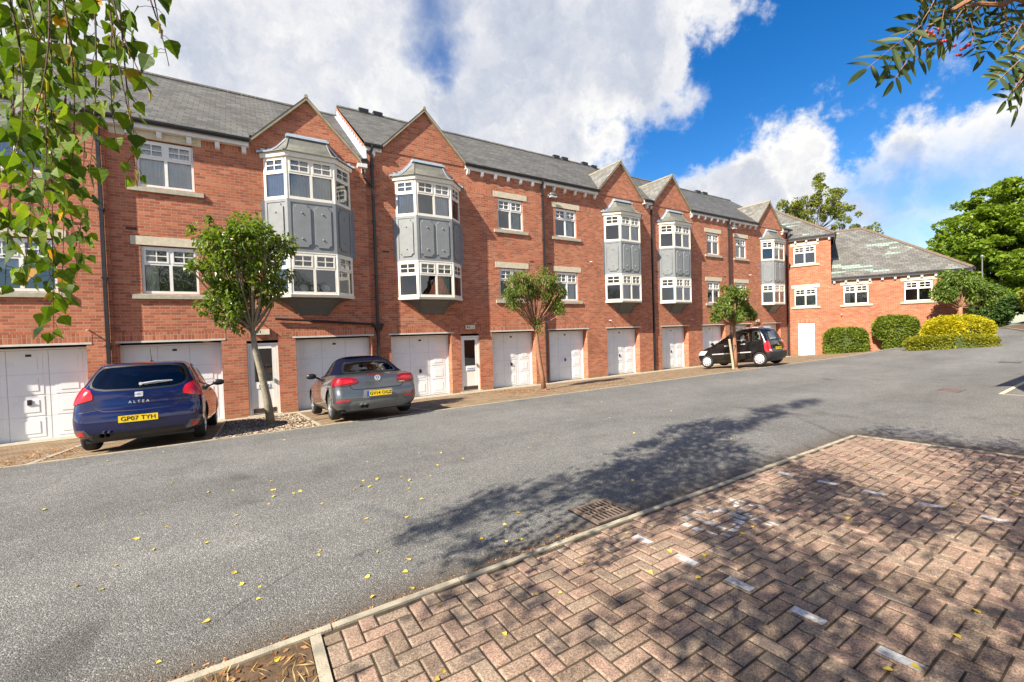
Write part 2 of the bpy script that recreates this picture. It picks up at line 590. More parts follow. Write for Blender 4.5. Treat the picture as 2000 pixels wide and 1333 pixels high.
def mat_tanpaver():
    m, b, out = new_mat('apron_paver')
    tc = b.n('ShaderNodeTexCoord')
    P = tc.outputs['Object']
    bt = b.n('ShaderNodeTexBrick')
    b.set(bt.inputs['Vector'], P)
    bt.offset = 0.5
    bt.inputs['Scale'].default_value = 1.0
    bt.inputs['Brick Width'].default_value = 0.21
    bt.inputs['Row Height'].default_value = 0.105
    bt.inputs['Mortar Size'].default_value = 0.007
    bt.inputs['Color1'].default_value = (0, 0, 0, 1)
    bt.inputs['Color2'].default_value = (1, 1, 1, 1)
    base = b.ramp(bt.outputs['Color'], [(0.0, (0.20, 0.14, 0.088)), (0.5, (0.28, 0.20, 0.125)), (1.0, (0.34, 0.25, 0.16))])
    n1 = b.noise(P, 1.1, 6.0, 0.65)
    n2 = b.noise(P, 40.0, 3.0, 0.7)
    c = b.vmath('SCALE', base, scale=b.math('ADD', b.mapr(n1, 0.3, 0.7, 0.75, 1.2), b.mapr(n2, 0.3, 0.7, -0.14, 0.14))).outputs[0]
    c = b.mix(b.mapr(n1, 0.55, 0.72, 0.0, 0.45), c, (0.13, 0.115, 0.045))
    c = b.mix(bt.outputs['Fac'], c, (0.085, 0.07, 0.042))
    principled(b, out, c, 0.9, 0, 0.2, (b.math('SUBTRACT', n2, bt.outputs['Fac']), 0.5, 0.006))
    return m


def mat_glass(name='window_glass', tint=(0.95, 0.97, 0.97), ior=1.6, boost=1.25, rough=0.0, base=0.07):
    m, b, out = new_mat(name)
    fr = b.n('ShaderNodeFresnel')
    fr.inputs['IOR'].default_value = ior
    geo = b.n('ShaderNodeTexCoord')
    nz = b.noise(geo.outputs['Object'], 1.7, 2.0)
    bp = b.n('ShaderNodeBump')
    b.set(bp.inputs['Height'], nz)
    bp.inputs['Strength'].default_value = 0.06
    bp.inputs['Distance'].default_value = 0.05
    tr = b.n('ShaderNodeBsdfTransparent')
    tr.inputs['Color'].default_value = (*tint, 1)
    gl = b.n('ShaderNodeBsdfGlossy')
    gl.inputs['Roughness'].default_value = rough
    gl.inputs['Color'].default_value = (0.95, 0.97, 1.0, 1)
    b.nt.links.new(bp.outputs[0], gl.inputs['Normal'])
    f = b.math('ADD', b.math('MULTIPLY', fr.outputs[0], boost), base, clamp=True)
    mx = b.n('ShaderNodeMixShader')
    b.set(mx.inputs[0], f)
    b.nt.links.new(tr.outputs[0], mx.inputs[1])
    b.nt.links.new(gl.outputs[0], mx.inputs[2])
    b.nt.links.new(mx.outputs[0], out.inputs['Surface'])
    return m


def mat_leaf(name, stops, trans=0.35, rough=0.45, spec=0.4, tcol=None):
    m, b, out = new_mat(name)
    at = b.n('ShaderNodeAttribute')
    at.attribute_name = 'tint'
    c = b.ramp(at.outputs['Fac'], stops)
    p = b.n('ShaderNodeBsdfPrincipled')
    b.set(p.inputs['Base Color'], c)
    p.inputs['Roughness'].default_value = rough
    p.inputs['Specular IOR Level'].default_value = spec
    tl = b.n('ShaderNodeBsdfTranslucent')
    b.set(tl.inputs['Color'], b.mix(1.0, c, tcol or (1.5, 1.45, 0.5), 'MULTIPLY'))
    mx = b.n('ShaderNodeMixShader')
    mx.inputs[0].default_value = trans
    b.nt.links.new(p.outputs[0], mx.inputs[1])
    b.nt.links.new(tl.outputs[0], mx.inputs[2])
    b.nt.links.new(mx.outputs[0], out.inputs['Surface'])
    return m


def mat_paint(name, col, flake=0.0, rough=0.25, metal=0.0):
    m, b, out = new_mat(name)
    tc = b.n('ShaderNodeTexCoord')
    n = b.noise(tc.outputs['Object'], 3.0, 4.0, 0.6)
    c = b.vmath('SCALE', col, scale=b.mapr(n, 0.3, 0.7, 0.93, 1.07)).outputs[0]
    principled(b, out, c, b.mapr(n, 0.3, 0.7, rough, rough + 0.08), metal, 0.5, None, 1.0)
    return m


def mat_curtain(name, col, freq=38.0):
    m, b, out = new_mat(name)
    tc = b.n('ShaderNodeTexCoord')
    n = b.noise(tc.outputs['Object'], 4.0, 3.0)
    c = b.vmath('SCALE', col, scale=b.mapr(n, 0.3, 0.7, 0.9, 1.1)).outputs[0]
    d = b.n('ShaderNodeBsdfDiffuse')
    b.set(d.inputs['Color'], c)
    t = b.n('ShaderNodeBsdfTranslucent')
    b.set(t.inputs['Color'], c)
    mx = b.n('ShaderNodeMixShader')
    mx.inputs[0].default_value = 0.2
    b.nt.links.new(d.outputs[0], mx.inputs[1])
    b.nt.links.new(t.outputs[0], mx.inputs[2])
    b.nt.links.new(mx.outputs[0], out.inputs['Surface'])
    return m


M = {}
M['brick'] = mat_brick('red_brick')
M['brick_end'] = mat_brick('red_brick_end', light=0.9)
M['soldier'] = mat_brick('soldier_brick', soldier=True)
M['slate'] = mat_slate('slate', 0.45)
M['slate_gable'] = mat_slate('slate_gable', 0.78, moss=0.6)
M['slate_patch'] = mat_slate('slate_patched', 0.62, 0.8, 0.4)
M['asphalt'] = mat_asphalt()
M['paver'] = mat_paver()
M['apron'] = mat_tanpaver()
M['glass'] = mat_glass()
M['upvc'] = plain('white_upvc', (0.80, 0.79, 0.74), 0.35, var=0.04)
M['cream'] = plain('cream_paint', (0.78, 0.75, 0.66), 0.45, var=0.06)
M['stone'] = plain('cream_stone', (0.60, 0.54, 0.40), 0.85, var=0.14, scale=9, bump=0.3)
M['stone_sill'] = plain('weathered_stone', (0.42, 0.40, 0.31), 0.9, var=0.25, scale=7, bump=0.3)
M['garage'] = plain('white_garage_paint', (0.80, 0.83, 0.85), 0.3, var=0.05, scale=1.5)
M['garage_frame'] = plain('garage_frame', (0.62, 0.60, 0.54), 0.5)
M['fascia'] = plain('white_fascia', (0.74, 0.72, 0.70), 0.45, var=0.08)
M['black'] = plain('black_plastic', (0.018, 0.018, 0.02), 0.4, var=0.2)
M['pipe'] = plain('black_iron', (0.022, 0.021, 0.023), 0.38, var=0.25)
M['grey'] = plain('grey_paint', (0.215, 0.23, 0.235), 0.45, var=0.08, scale=4, bump=0.06)
M['lead'] = plain('lead_sheet', (0.15, 0.15, 0.125), 0.55, var=0.2, scale=5, bump=0.08)
M['bracket'] = plain('shaded_bracket_grey', (0.10, 0.105, 0.10), 0.5, var=0.12, scale=4)  # darker than the bay grey; shade under the bay put into the colour
M['leadlight'] = plain('lead_flashing', (0.50, 0.58, 0.66), 0.42, metal=0.2, var=0.14, scale=8)
M['verge'] = plain('verge_mortar', (0.33, 0.29, 0.205), 0.9, var=0.25, scale=5)
M['ridge'] = plain('ridge_tile', (0.16, 0.115, 0.085), 0.85, var=0.25, scale=4)
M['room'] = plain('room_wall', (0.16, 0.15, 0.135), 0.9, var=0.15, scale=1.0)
M['curtain_blue'] = mat_curtain('curtain_white', (0.90, 0.92, 0.94))
M['curtain_cream'] = mat_curtain('curtain_cream', (0.88, 0.86, 0.78))
M['net'] = mat_curtain('net_curtain', (0.42, 0.50, 0.56))
M['curtain_green'] = mat_curtain('curtain_green', (0.50, 0.62, 0.54))
M['ceramic'] = plain('white_ceramic', (0.78, 0.78, 0.78), 0.2, var=0.03)
M['kerb'] = plain('concrete_kerb', (0.36, 0.32, 0.24), 0.92, var=0.22, scale=9, bump=0.4)
M['joint'] = plain('dark_joint_sand', (0.060, 0.045, 0.028), 0.95, var=0.35, scale=14)
M['rust'] = plain('rusty_iron', (0.21, 0.155, 0.12), 0.75, metal=0.3, var=0.3, scale=20, bump=0.2)
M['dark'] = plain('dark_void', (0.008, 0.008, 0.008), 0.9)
M['soil'] = plain('soil', (0.115, 0.070, 0.038), 0.95, var=0.45, scale=22, bump=0.6)
M['straw'] = mat_leaf('dry_straw', [(0.0, (0.20, 0.11, 0.04)), (0.5, (0.42, 0.27, 0.10)), (1.0, (0.55, 0.42, 0.19))], 0.2)
M['litter'] = mat_leaf('brown_litter', [(0.0, (0.15, 0.06, 0.025)), (0.5, (0.33, 0.15, 0.06)), (1.0, (0.5, 0.30, 0.14))], 0.1)
M['pebble'] = mat_leaf('pebble', [(0.0, (0.20, 0.14, 0.09)), (0.5, (0.38, 0.29, 0.21)), (1.0, (0.58, 0.49, 0.38))], 0.0, 0.85)
M['bark'] = plain('grey_bark', (0.27, 0.235, 0.17), 0.9, var=0.3, scale=16, bump=0.5)
M['bark_red'] = plain('red_brown_bark', (0.30, 0.15, 0.085), 0.85, var=0.3, scale=18, bump=0.4)
M['bark_dark'] = plain('dark_bark', (0.075, 0.05, 0.035), 0.9, var=0.3, scale=16, bump=0.5)
M['twig'] = plain('birch_twig', (0.10, 0.055, 0.045), 0.8, var=0.3, scale=30)
M['leaf_birch'] = mat_leaf('birch_leaf', [(0.0, (0.045, 0.095, 0.008)), (0.45, (0.095, 0.175, 0.012)), (0.88, (0.175, 0.265, 0.020)), (0.955, (0.15, 0.20, 0.02)), (0.975, (0.55, 0.28, 0.012)), (1.0, (0.60, 0.33, 0.02))], 0.45, 0.5, 0.25)
M['leaf_rowan'] = mat_leaf('rowan_leaf', [(0.0, (0.035, 0.060, 0.022)), (0.6, (0.075, 0.115, 0.035)), (1.0, (0.14, 0.175, 0.06))], 0.3, 0.5)
M['leaf_sap'] = mat_leaf('glossy_leaf', [(0.0, (0.075, 0.135, 0.014)), (0.5, (0.145, 0.225, 0.026)), (0.9, (0.22, 0.30, 0.040)), (1.0, (0.32, 0.26, 0.09))], 0.38, 0.36, 0.6)
M['leaf_fern'] = mat_leaf('fern_leaf', [(0.0, (0.085, 0.145, 0.022)), (0.55, (0.155, 0.235, 0.042)), (0.93, (0.23, 0.30, 0.07)), (1.0, (0.36, 0.20, 0.06))], 0.3, 0.5)
M['leaf_bg'] = mat_leaf('tree_leaf', [(0.0, (0.12, 0.15, 0.025)), (0.5, (0.22, 0.26, 0.04)), (1.0, (0.31, 0.31, 0.07))], 0.45, 0.6)
M['leaf_syc'] = mat_leaf('sycamore_leaf', [(0.0, (0.09, 0.155, 0.012)), (0.5, (0.175, 0.265, 0.020)), (1.0, (0.27, 0.35, 0.04))], 0.42, 0.5)
M['leaf_gold'] = mat_leaf('golden_leaf', [(0.0, (0.22, 0.20, 0.006)), (0.5, (0.46, 0.42, 0.010)), (1.0, (0.64, 0.56, 0.02))], 0.3, 0.6)
M['leaf_olive'] = mat_leaf('olive_leaf', [(0.0, (0.12, 0.14, 0.010)), (0.5, (0.25, 0.26, 0.015)), (1.0, (0.38, 0.34, 0.025))], 0.3, 0.6)
M['leaf_shrub'] = mat_leaf('shrub_leaf', [(0.0, (0.09, 0.145, 0.016)), (0.5, (0.18, 0.25, 0.028)), (1.0, (0.28, 0.33, 0.055))], 0.35, 0.5)
M['leaf_conifer'] = mat_leaf('conifer_leaf', [(0.0, (0.025, 0.065, 0.012)), (0.5, (0.055, 0.115, 0.018)), (1.0, (0.09, 0.16, 0.025))], 0.2, 0.6)
M['core'] = plain('inner_shade_core', (0.06, 0.085, 0.018), 0.95, var=0.4, scale=8)
M['leaf_fallen'] = mat_leaf('fallen_leaf', [(0.0, (0.55, 0.40, 0.05)), (0.55, (0.68, 0.52, 0.08)), (0.85, (0.62, 0.50, 0.20)), (1.0, (0.45, 0.22, 0.05))], 0.1, 0.6)
M['rubber'] = plain('tyre_rubber', (0.020, 0.020, 0.021), 0.75, var=0.2, scale=14)
M['alloy'] = plain('alloy', (0.55, 0.56, 0.58), 0.28, metal=0.9, var=0.05)
M['hubcap'] = plain('hubcap', (0.62, 0.63, 0.65), 0.35, metal=0.35, var=0.05)
M['chrome'] = plain('chrome', (0.8, 0.8, 0.82), 0.12, metal=1.0, var=0.02)
M['red_lamp'] = mat_paint('red_lamp', (0.52, 0.008, 0.012), rough=0.12)
M['dark_red_lamp'] = mat_paint('dark_red_lamp', (0.24, 0.004, 0.010), rough=0.1)
M['plate'] = plain('yellow_plate', (0.80, 0.56, 0.010), 0.4, var=0.03)
M['euro_blue'] = plain('blue_band', (0.02, 0.08, 0.42), 0.4)
M['ink'] = plain('black_ink', (0.006, 0.006, 0.006), 0.5)
M['blue_paint'] = mat_paint('deep_blue_paint', (0.004, 0.006, 0.055), rough=0.08)
M['grey_car'] = mat_paint('grey_metallic_paint', (0.125, 0.137, 0.146), rough=0.26, metal=0.6)
M['black_car'] = mat_paint('black_paint', (0.006, 0.006, 0.007), rough=0.18)
M['navy_cloth'] = plain('navy_cloth', (0.006, 0.007, 0.022), 0.95, spec=0.05, var=0.2, scale=40, bump=0.1)
M['car_glass'] = mat_glass('car_glass', (0.34, 0.42, 0.44), 1.55, 1.15, base=0.0)
M['car_glass_clear'] = mat_glass('car_glass_clear', (0.66, 0.72, 0.70), 1.5, 1.0, base=0.02)
M['seat'] = plain('seat_cloth', (0.03, 0.03, 0.034), 0.8)
M['seat_light'] = plain('pale_interior', (0.35, 0.35, 0.32), 0.7)
M['white_road'] = plain('worn_white_paint', (0.62, 0.62, 0.60), 0.8, var=0.3, scale=35)
M['cream_sign'] = plain('cream_sign', (0.68, 0.63, 0.48), 0.5)
M['brown'] = plain('brown_kickplate', (0.065, 0.032, 0.022), 0.5)
M['blue_ink'] = plain('blue_ink', (0.05, 0.16, 0.50), 0.5)
M['wood'] = plain('pale_stake', (0.48, 0.42, 0.29), 0.85, var=0.2, scale=20)
M['berry'] = plain('rowan_berry', (0.45, 0.03, 0.02), 0.35)
M['lampglass'] = plain('lamp_diffuser', (0.5, 0.5, 0.46), 0.25)
M['steel'] = plain('grey_steel', (0.20, 0.20, 0.19), 0.5, metal=0.5)


# ================================================================== GROUND
def frange(a, b, st):
    r = []
    x = a
    while x < b - 1e-6:
        r.append(x)
        x += st
    r.append(b)
    return r


def sheet(name, xs, ys, mat, dz=0.0, zf=gz):
    mb = MB()
    nx, ny = len(xs), len(ys)
    pts = [(x, y, zf(x, y) + dz) for y in ys for x in xs]
    fs = [(j * nx + i, j * nx + i + 1, (j + 1) * nx + i + 1, (j + 1) * nx + i) for j in range(ny - 1) for i in range(nx - 1)]
    mb.add(pts, fs)
    o = obj(name, mb.mesh(name, mat, smooth=False))
    return tag(o, kind='structure')


xs = [-70, -40, -20] + frange(-12, 60, 2.0) + [75, 100, 140, 220]
ys = [-60, -30, -12, -4, -2, 0, 1.5, 2.95, 5, 7.3, 8.0, 8.7, 9.52, 10.2, 11, 12, 13, 14.52, 16, 24, 40, 80, 140]
road = sheet('asphalt_yard', xs, ys, M['asphalt'])
tag(road, 'worn grey asphalt yard and drive in front of the brick terrace')
apron = sheet('block_paved_apron', frange(-14, 33.5, 0.5), [9.56, 10, 11, 12, 13, 14, 14.52, 15.4], M['apron'], 0.006)
tag(apron, 'tan block paved apron between the asphalt and the garage doors')

mb = MB()
x = -14.0
while x < 33:
    L = 0.9
    zz0, zz1 = gz(x, 9.5), gz(x + L, 9.5)
    mb.hexa([(x + .004, 9.50, zz0 - .05), (x + L - .004, 9.50, zz1 - .05), (x + L - .004, 9.56, zz1 - .05), (x + .004, 9.56, zz0 - .05),
             (x + .004, 9.50, zz0 + .014), (x + L - .004, 9.50, zz1 + .014), (x + L - .004, 9.56, zz1 + .014), (x + .004, 9.56, zz0 + .014)])
    x += L
tag(obj('apron_kerb', mb.mesh('apron_kerb', M['kerb'])), 'pale flush kerb line between asphalt and tan apron', kind='structure')

# parking bay: 90 degree herringbone of real blocks over dark joint sand
PX0, PX1, PY0, PY1 = 0.335, 8.42, -3.2, 2.935
sheet('parking_bay_bed', frange(PX0 - .02, PX1 + .02, 1.0), [PY0, -1, 1, PY1 + .01], M['joint'], 0.010)
mb = MB()
mbw = MB()
w = 0.109
nx, ny = int((PX1 - PX0) / w) + 3, int((PY1 - PY0) / w) + 3
col1 = round((2.90 - PX0) / w - 0.5)
col2 = col1 + 25
row_top = int((2.80 - PY0) / w)
while (col1 - row_top) % 4 != 3:
    row_top -= 1
r2 = row_top
while (col2 - r2) % 4 != 3:
    r2 += 1
dash1 = {row_top - 4 * k for k in range(14)}
dash2 = {r2 - 4 * k for k in range(12)}
# worn painted bay number: strokes over the blocks
STROKES = [((3.42, 2.56), (3.52, 2.18)), ((3.60, 2.62), (3.66, 2.20)), ((3.66, 2.20), (3.92, 2.30)), ((3.72, 2.66), (4.02, 2.50)), ((3.96, 2.66), (4.05, 2.05)), ((4.05, 2.30), (4.34, 2.62)), ((4.36, 2.62), (4.38, 2.20))]
def near_stroke(x, y):
    best = 9
    for (a, b) in STROKES:
        ax, ay = a
        bx, by = b
        t = max(0, min(1, ((x - ax) * (bx - ax) + (y - ay) * (by - ay)) / ((bx - ax) ** 2 + (by - ay) ** 2)))
        best = min(best, math.hypot(x - ax - t * (bx - ax), y - ay - t * (by - ay)))
    return best
for j in range(-2, ny):
    for i in range(-2, nx):
        k = (i - j) % 4
        if k == 0:
            bx0, bx1, by0, by1 = i * w, (i + 2) * w, j * w, (j + 1) * w
        elif k == 3:
            bx0, bx1, by0, by1 = i * w, (i + 1) * w, j * w, (j + 2) * w
        else:
            continue
        g = 0.0052 + random.random() * 0.0030
        x0, x1 = PX0 + bx0 + g, PX0 + bx1 - g
        y0, y1 = PY0 + by0 + g, PY0 + by1 - g
        x0, x1 = max(x0, PX0), min(x1, PX1)
        y0, y1 = max(y0, PY0), min(y1, PY1)
        if x1 - x0 < 0.03 or y1 - y0 < 0.03:
            continue
        h = 0.020 + random.uniform(-0.0030, 0.0025)
        bv = 0.009
        tx, ty = random.uniform(-.0016, .0016), random.uniform(-.0016, .0016)
        def P(x, y, d):
            q = noise.noise_vector(Vector((x * 40, y * 40, 2.0))) * .0022
            return (x + q.x, y + q.y, gz(x, y) + d)
        low = [P(x0, y0, .004), P(x1, y0, .004), P(x1, y1, .004), P(x0, y1, .004)]
        mid = [P(x0, y0, h - .005), P(x1, y0, h - .005), P(x1, y1, h - .005), P(x0, y1, h - .005)]
        top = [P(x0 + bv, y0 + bv, h - tx - ty), P(x1 - bv, y0 + bv, h + tx - ty), P(x1 - bv, y1 - bv, h + tx + ty), P(x0 + bv, y1 - bv, h - tx + ty)]
        fs = [(8, 9, 10, 11)] + [(a, (a + 1) % 4, 4 + (a + 1) % 4, 4 + a) for a in range(4)] + [(4 + a, 4 + (a + 1) % 4, 8 + (a + 1) % 4, 8 + a) for a in range(4)]
        white = k == 3 and ((i == col1 and j in dash1) or (i == col2 and j in dash2))
        mb.add(low + mid + top, fs, 0, random.random())
        if white:
            q = .011
            mbw.quad(P(x0 + q, y0 + q, h + .003), P(x1 - q, y0 + q, h + .003), P(x1 - q, y1 - q, h + .003), P(x0 + q, y1 - q, h + .003))
        else:
            # faded digits: painted part of each block, broken at the joints
            n = 5
            for a in range(n):
                for c in range(n):
                    ux0, ux1 = x0 + bv + (x1 - x0 - 2 * bv) * a / n, x0 + bv + (x1 - x0 - 2 * bv) * (a + 1) / n
                    uy0, uy1 = y0 + bv + (y1 - y0 - 2 * bv) * c / n, y0 + bv + (y1 - y0 - 2 * bv) * (c + 1) / n
                    mx_, my_ = (ux0 + ux1) / 2, (uy0 + uy1) / 2
                    if 3.3 < mx_ < 4.5 and 1.9 < my_ < 2.8 and near_stroke(mx_, my_) < 0.033 + 0.03 * noise.noise(Vector((mx_ * 9, my_ * 9, 3))):
                        mbw.quad(P(ux0, uy0, h + .003), P(ux1, uy0, h + .003), P(ux1, uy1, h + .003), P(ux0, uy1, h + .003))
tag(obj('parking_bay_paving', mb.mesh('parking_bay_paving', M['paver'])), 'red brown block paved parking bay laid in herringbone', kind='structure')


def mat_wornwhite():
    m, b, out = new_mat('worn_white_line')
    tc = b.n('ShaderNodeTexCoord')
    n1 = b.noise(tc.outputs['Object'], 30.0, 5.0, 0.75)
    n2 = b.noise(tc.outputs['Object'], 8.0, 4.0, 0.6)
    c = b.mix(b.mapr(b.math('ADD', b.math('MULTIPLY', n1, 0.6), b.math('MULTIPLY', n2, 0.4)), 0.42, 0.62), (0.66, 0.66, 0.65), (0.27, 0.23, 0.20))
    principled(b, out, c, 0.85, 0, 0.2)
    return m
M['worn_line'] = mat_wornwhite()
tag(obj('bay_markings', mbw.mesh('bay_markings', M['worn_line'])), 'worn white painted blocks and faded digits on the parking bay', kind='structure')

# concrete edging of the bay
mb = MB()
def kblock(x0, y0, x1, y1, h=.022):
    mb.hexa([(x0, y0, gz(x0, y0) - .06), (x1, y0, gz(x1, y0) - .06), (x1, y1, gz(x1, y1) - .06), (x0, y1, gz(x0, y1) - .06),
             (x0, y0, gz(x0, y0) + h), (x1, y0, gz(x1, y0) + h), (x1, y1, gz(x1, y1) + h), (x0, y1, gz(x0, y1) + h)])
x = -8.75
while x < 8.4:
    kblock(x + .005, 2.945 + random.uniform(-.003, .003), min(x + .91, 8.425), 2.998 + random.uniform(-.003, .003), .022 + random.uniform(-.004, .004))
    x += .915
y = 2.94
while y > -3.2:
    kblock(8.43, y - .90, 8.485, y - .005, .022)
    y -= .905
y = 2.935
while y > -3.2:
    kblock(.268, y - .90, .328, y - .006, .03)
    y -= .906
tag(obj('kerb_edging', mb.mesh('kerb_edging', M['kerb'])), 'weathered concrete edging kerbs round the parking bay', kind='structure')

# planting bed left of the bay
sheet('soil_bed', frange(-9, .262, .35), [-3.2, -1, 0, 1, 2, 2.4, 2.7, 2.94], M['soil'], 0.012)


def scatter_mesh(name, mat, items):
    """items: list of (centre, normal, size_u, size_v, yaw) leaf quads"""
    mb = MB()
    for (c, nrm, su, sv, yaw) in items:
        c = Vector(c)
        nrm = Vector(nrm).normalized()
        ref = Vector((math.cos(yaw), math.sin(yaw), 0.13))
        u = (ref - nrm * ref.dot(nrm))
        if u.length < 1e-4:
            u = Vector((0, 0, 1))
        u.normalize()
        v = nrm.cross(u)
        mb.add([c - u * su, c - v * sv + nrm * sv * .25, c + u * su, c + v * sv + nrm * sv * .25], [(0, 1, 2), (0, 2, 3)])
        t = random.random()
        mb.t[-1] = mb.t[-2] = t
    return mb.mesh(name, mat)


def rndn():
    return (random.gauss(0, 1), random.gauss(0, 1), random.gauss(0, 1))


items = []
for _ in range(2600):
    x, y = random.uniform(-2.5, .25), random.uniform(1.2, 2.92)
    items.append(((x, y, gz(x, y) + .014 + random.random() * .03), (random.gauss(0, .5), random.gauss(0, .5), 1), random.uniform(.02, .06), random.uniform(.002, .005), random.uniform(0, 6.3)))
tag(obj('dry_grass', scatter_mesh('dry_grass', M['straw'], items)), 'dry straw and dead grass lying in the soil bed', kind='stuff')
items = []
for _ in range(420):
    x, y = random.uniform(-2.5, .25), random.uniform(1.2, 2.92)
    items.append(((x, y, gz(x, y) + .02), (random.gauss(0, .35), random.gauss(0, .35), 1), random.uniform(.012, .028), random.uniform(.008, .018), random.uniform(0, 6.3)))
# leaf litter gathered along the kerb and in front of the doors
for _ in range(900):
    x = random.uniform(-.6, 3.2) if random.random() < .75 else random.uniform(3.2, 8.2)
    y = 3.0 + abs(random.gauss(0, .035)) + (abs(random.gauss(0, .05)) if 1.6 < x < 2.6 else 0)
    items.append(((x, y, gz(x, y) + .006), (random.gauss(0, .3), random.gauss(0, .3), 1), random.uniform(.004, .014), random.uniform(.003, .009), random.uniform(0, 6.3)))
for _ in range(1300):
    t = random.random()
    if t < .55:
        x, y = random.gauss(8.0, .55), random.gauss(12.2, .9)
    elif t < .8:
        x, y = random.uniform(6.6, 8.3), random.uniform(13.0, 14.5)
    else:
        x, y = random.uniform(-3.6, -2.6), random.uniform(9.7, 12)
    if y < 9.6 or y > 14.6:
        continue
    items.append(((x, y, gz(x, y) + .014), (random.gauss(0, .3), random.gauss(0, .3), 1), random.uniform(.012, .035), random.uniform(.008, .02), random.uniform(0, 6.3)))
tag(obj('leaf_litter', scatter_mesh('leaf_litter', M['litter'], items)), 'brown crumbled leaf litter along the kerbs and under the small trees', kind='stuff')

# pebble bed round the first sapling and its edging
sheet('pebble_bed', [-.55, 0, .6, 1.18], [9.6, 10.3, 11, 12, 13, 14.2], M['soil'], 0.012)
items = []
for _ in range(5200):
    x, y = random.uniform(-.55, 1.16), 9.6 + 4.4 * random.random() ** 1.3
    s = random.uniform(.012, .03)
    items.append(((x, y, gz(x, y) + .018), (random.gauss(0, .5), random.gauss(0, .5), 1), s, s * .8, random.uniform(0, 6.3)))
tag(obj('pebbles', scatter_mesh('pebbles', M['pebble'], items)), 'small tan pebbles in the bed round the first street tree', kind='stuff')
mb = MB()
for ex in (-.60, 1.20):
    mb.hexa([(ex, 9.57, gz(0, 9.57)), (ex + .05, 9.57, gz(0, 9.57)), (ex + .05, 14.3, gz(0, 14.3)), (ex, 14.3, gz(0, 14.3)),
             (ex, 9.57, gz(0, 9.57) + .03), (ex + .05, 9.57, gz(0, 9.57) + .03), (ex + .05, 14.3, gz(0, 14.3) + .03), (ex, 14.3, gz(0, 14.3) + .03)])
for ex in (-2.98, 3.62):
    mb.hexa([(ex, 9.57, gz(0, 9.57)), (ex + .1, 9.57, gz(0, 9.57)), (ex + .1, 14.3, gz(0, 14.3)), (ex, 14.3, gz(0, 14.3)),
             (ex, 9.57, gz(0, 9.57) + .014), (ex + .1, 9.57, gz(0, 9.57) + .014), (ex + .1, 14.3, gz(0, 14.3) + .014), (ex, 14.3, gz(0, 14.3) + .014)])
tag(obj('drive_edging', mb.mesh('drive_edging', M['kerb'])), 'pale edging strips between the drives', kind='structure')
# concrete strip at the wall foot
mb = MB()
for a in frange(-14, 31, 3.0)[:-1]:
    mb.hexa([(a + .01, 14.12, gz(a, 14.12)), (a + 2.99, 14.12, gz(a, 14.12)), (a + 2.99, 14.9, 0.0), (a + .01, 14.9, 0.0),
             (a + .01, 14.12, gz(a, 14.12) + .02), (a + 2.99, 14.12, gz(a, 14.12) + .02), (a + 2.99, 14.9, .02), (a + .01, 14.9, .02)])
tag(obj('wall_foot_strip', mb.mesh('wall_foot_strip', M['kerb'])), 'concrete strip along the foot of the terrace', kind='structure')

# bay line markings out on the right
mb = MB()
def gline(x0, y0, x1, y1, wd):
    d = Vector((x1 - x0, y1 - y0, 0)).normalized()
    n = Vector((-d.y, d.x, 0)) * wd / 2
    k = 12
    for i in range(k):
        a, b = i / k, (i + 1) / k
        p = [(x0 + (x1 - x0) * t + sgn * n.x, y0 + (y1 - y0) * t + sgn * n.y) for t, sgn in ((a, -1), (b, -1), (b, 1), (a, 1))]
        mb.quad(*[(q[0], q[1], gz(*q) + .005) for q in p])
gline(15.5, 2.5, 21.0, 2.62, .09)
gline(15.45, 2.52, 14.9, -2.2, .06)
tag(obj('yard_markings', mb.mesh('yard_markings', plain('pale_yellow_line', (0.62, 0.55, 0.36), 0.8, var=.15))), 'pale painted bay lines on the asphalt at the right', kind='structure')

# drain grate and manhole covers
gx, gy = 3.06, 3.24
t = thing('drain_grate', 'rusty iron drain grate sunk in the asphalt beside the parking bay kerb', 'drain grate', (gx, gy, gz(gx, gy)))
mb = MB()
mb.box(-.27, .27, -.215, .235, .004, .008)
obj('pit_shade', mb.mesh('pit_shade', M['dark']), t)  # flat black plate; the shade below the bars is put into its colour
mb = MB()
for a, b_, c, d in ((-.25, .25, -.20, -.165), (-.25, .25, .185, .22), (-.25, -.215, -.165, .185), (.215, .25, -.165, .185)):
    mb.box(a, b_, c, d, .006, .026)
mb.box(-.215, .215, -.035, -.015, .014, .024)
mb.box(-.215, .215, .055, .075, .014, .024)
k = 9
for i in range(k):
    xx = -.205 + .41 * i / (k - 1)
    mb.box(xx - .008, xx + .008, -.163, .183, .015, .022)
obj('grating', mb.mesh('grating', M['rust']), t)


def manhole(x, y, sx, sy, label):
    t = thing('manhole_cover', label, 'manhole cover', (x, y, gz(x, y)))
    mb = MB()
    mb.box(-sx / 2, sx / 2, -sy / 2, sy / 2, 0, .008)
    obj('cover', mb.mesh('cover', M['rust_red']), t)
    mb = MB()
    e = .04
    mb.box(-sx / 2 - e, sx / 2 + e, -sy / 2 - e, -sy / 2 - .004, 0, .012)
    mb.box(-sx / 2 - e, sx / 2 + e, sy / 2 + .004, sy / 2 + e, 0, .012)
    mb.box(-sx / 2 - e, -sx / 2 - .004, -sy / 2, sy / 2, 0, .012)
    mb.box(sx / 2 + .004, sx / 2 + e, -sy / 2, sy / 2, 0, .012)
    obj('surround', mb.mesh('surround', M['steel']), t)
M['rust_red'] = plain('rusty_red_cover', (0.15, 0.095, 0.08), .8, var=.25, scale=12)
manhole(15.55, 3.4, .75, .36, 'rusty red rectangular manhole cover on the asphalt left of the pale bay line')
manhole(26.5, 4.0, .8, .5, 'far manhole cover on the asphalt near the right edge of the yard')


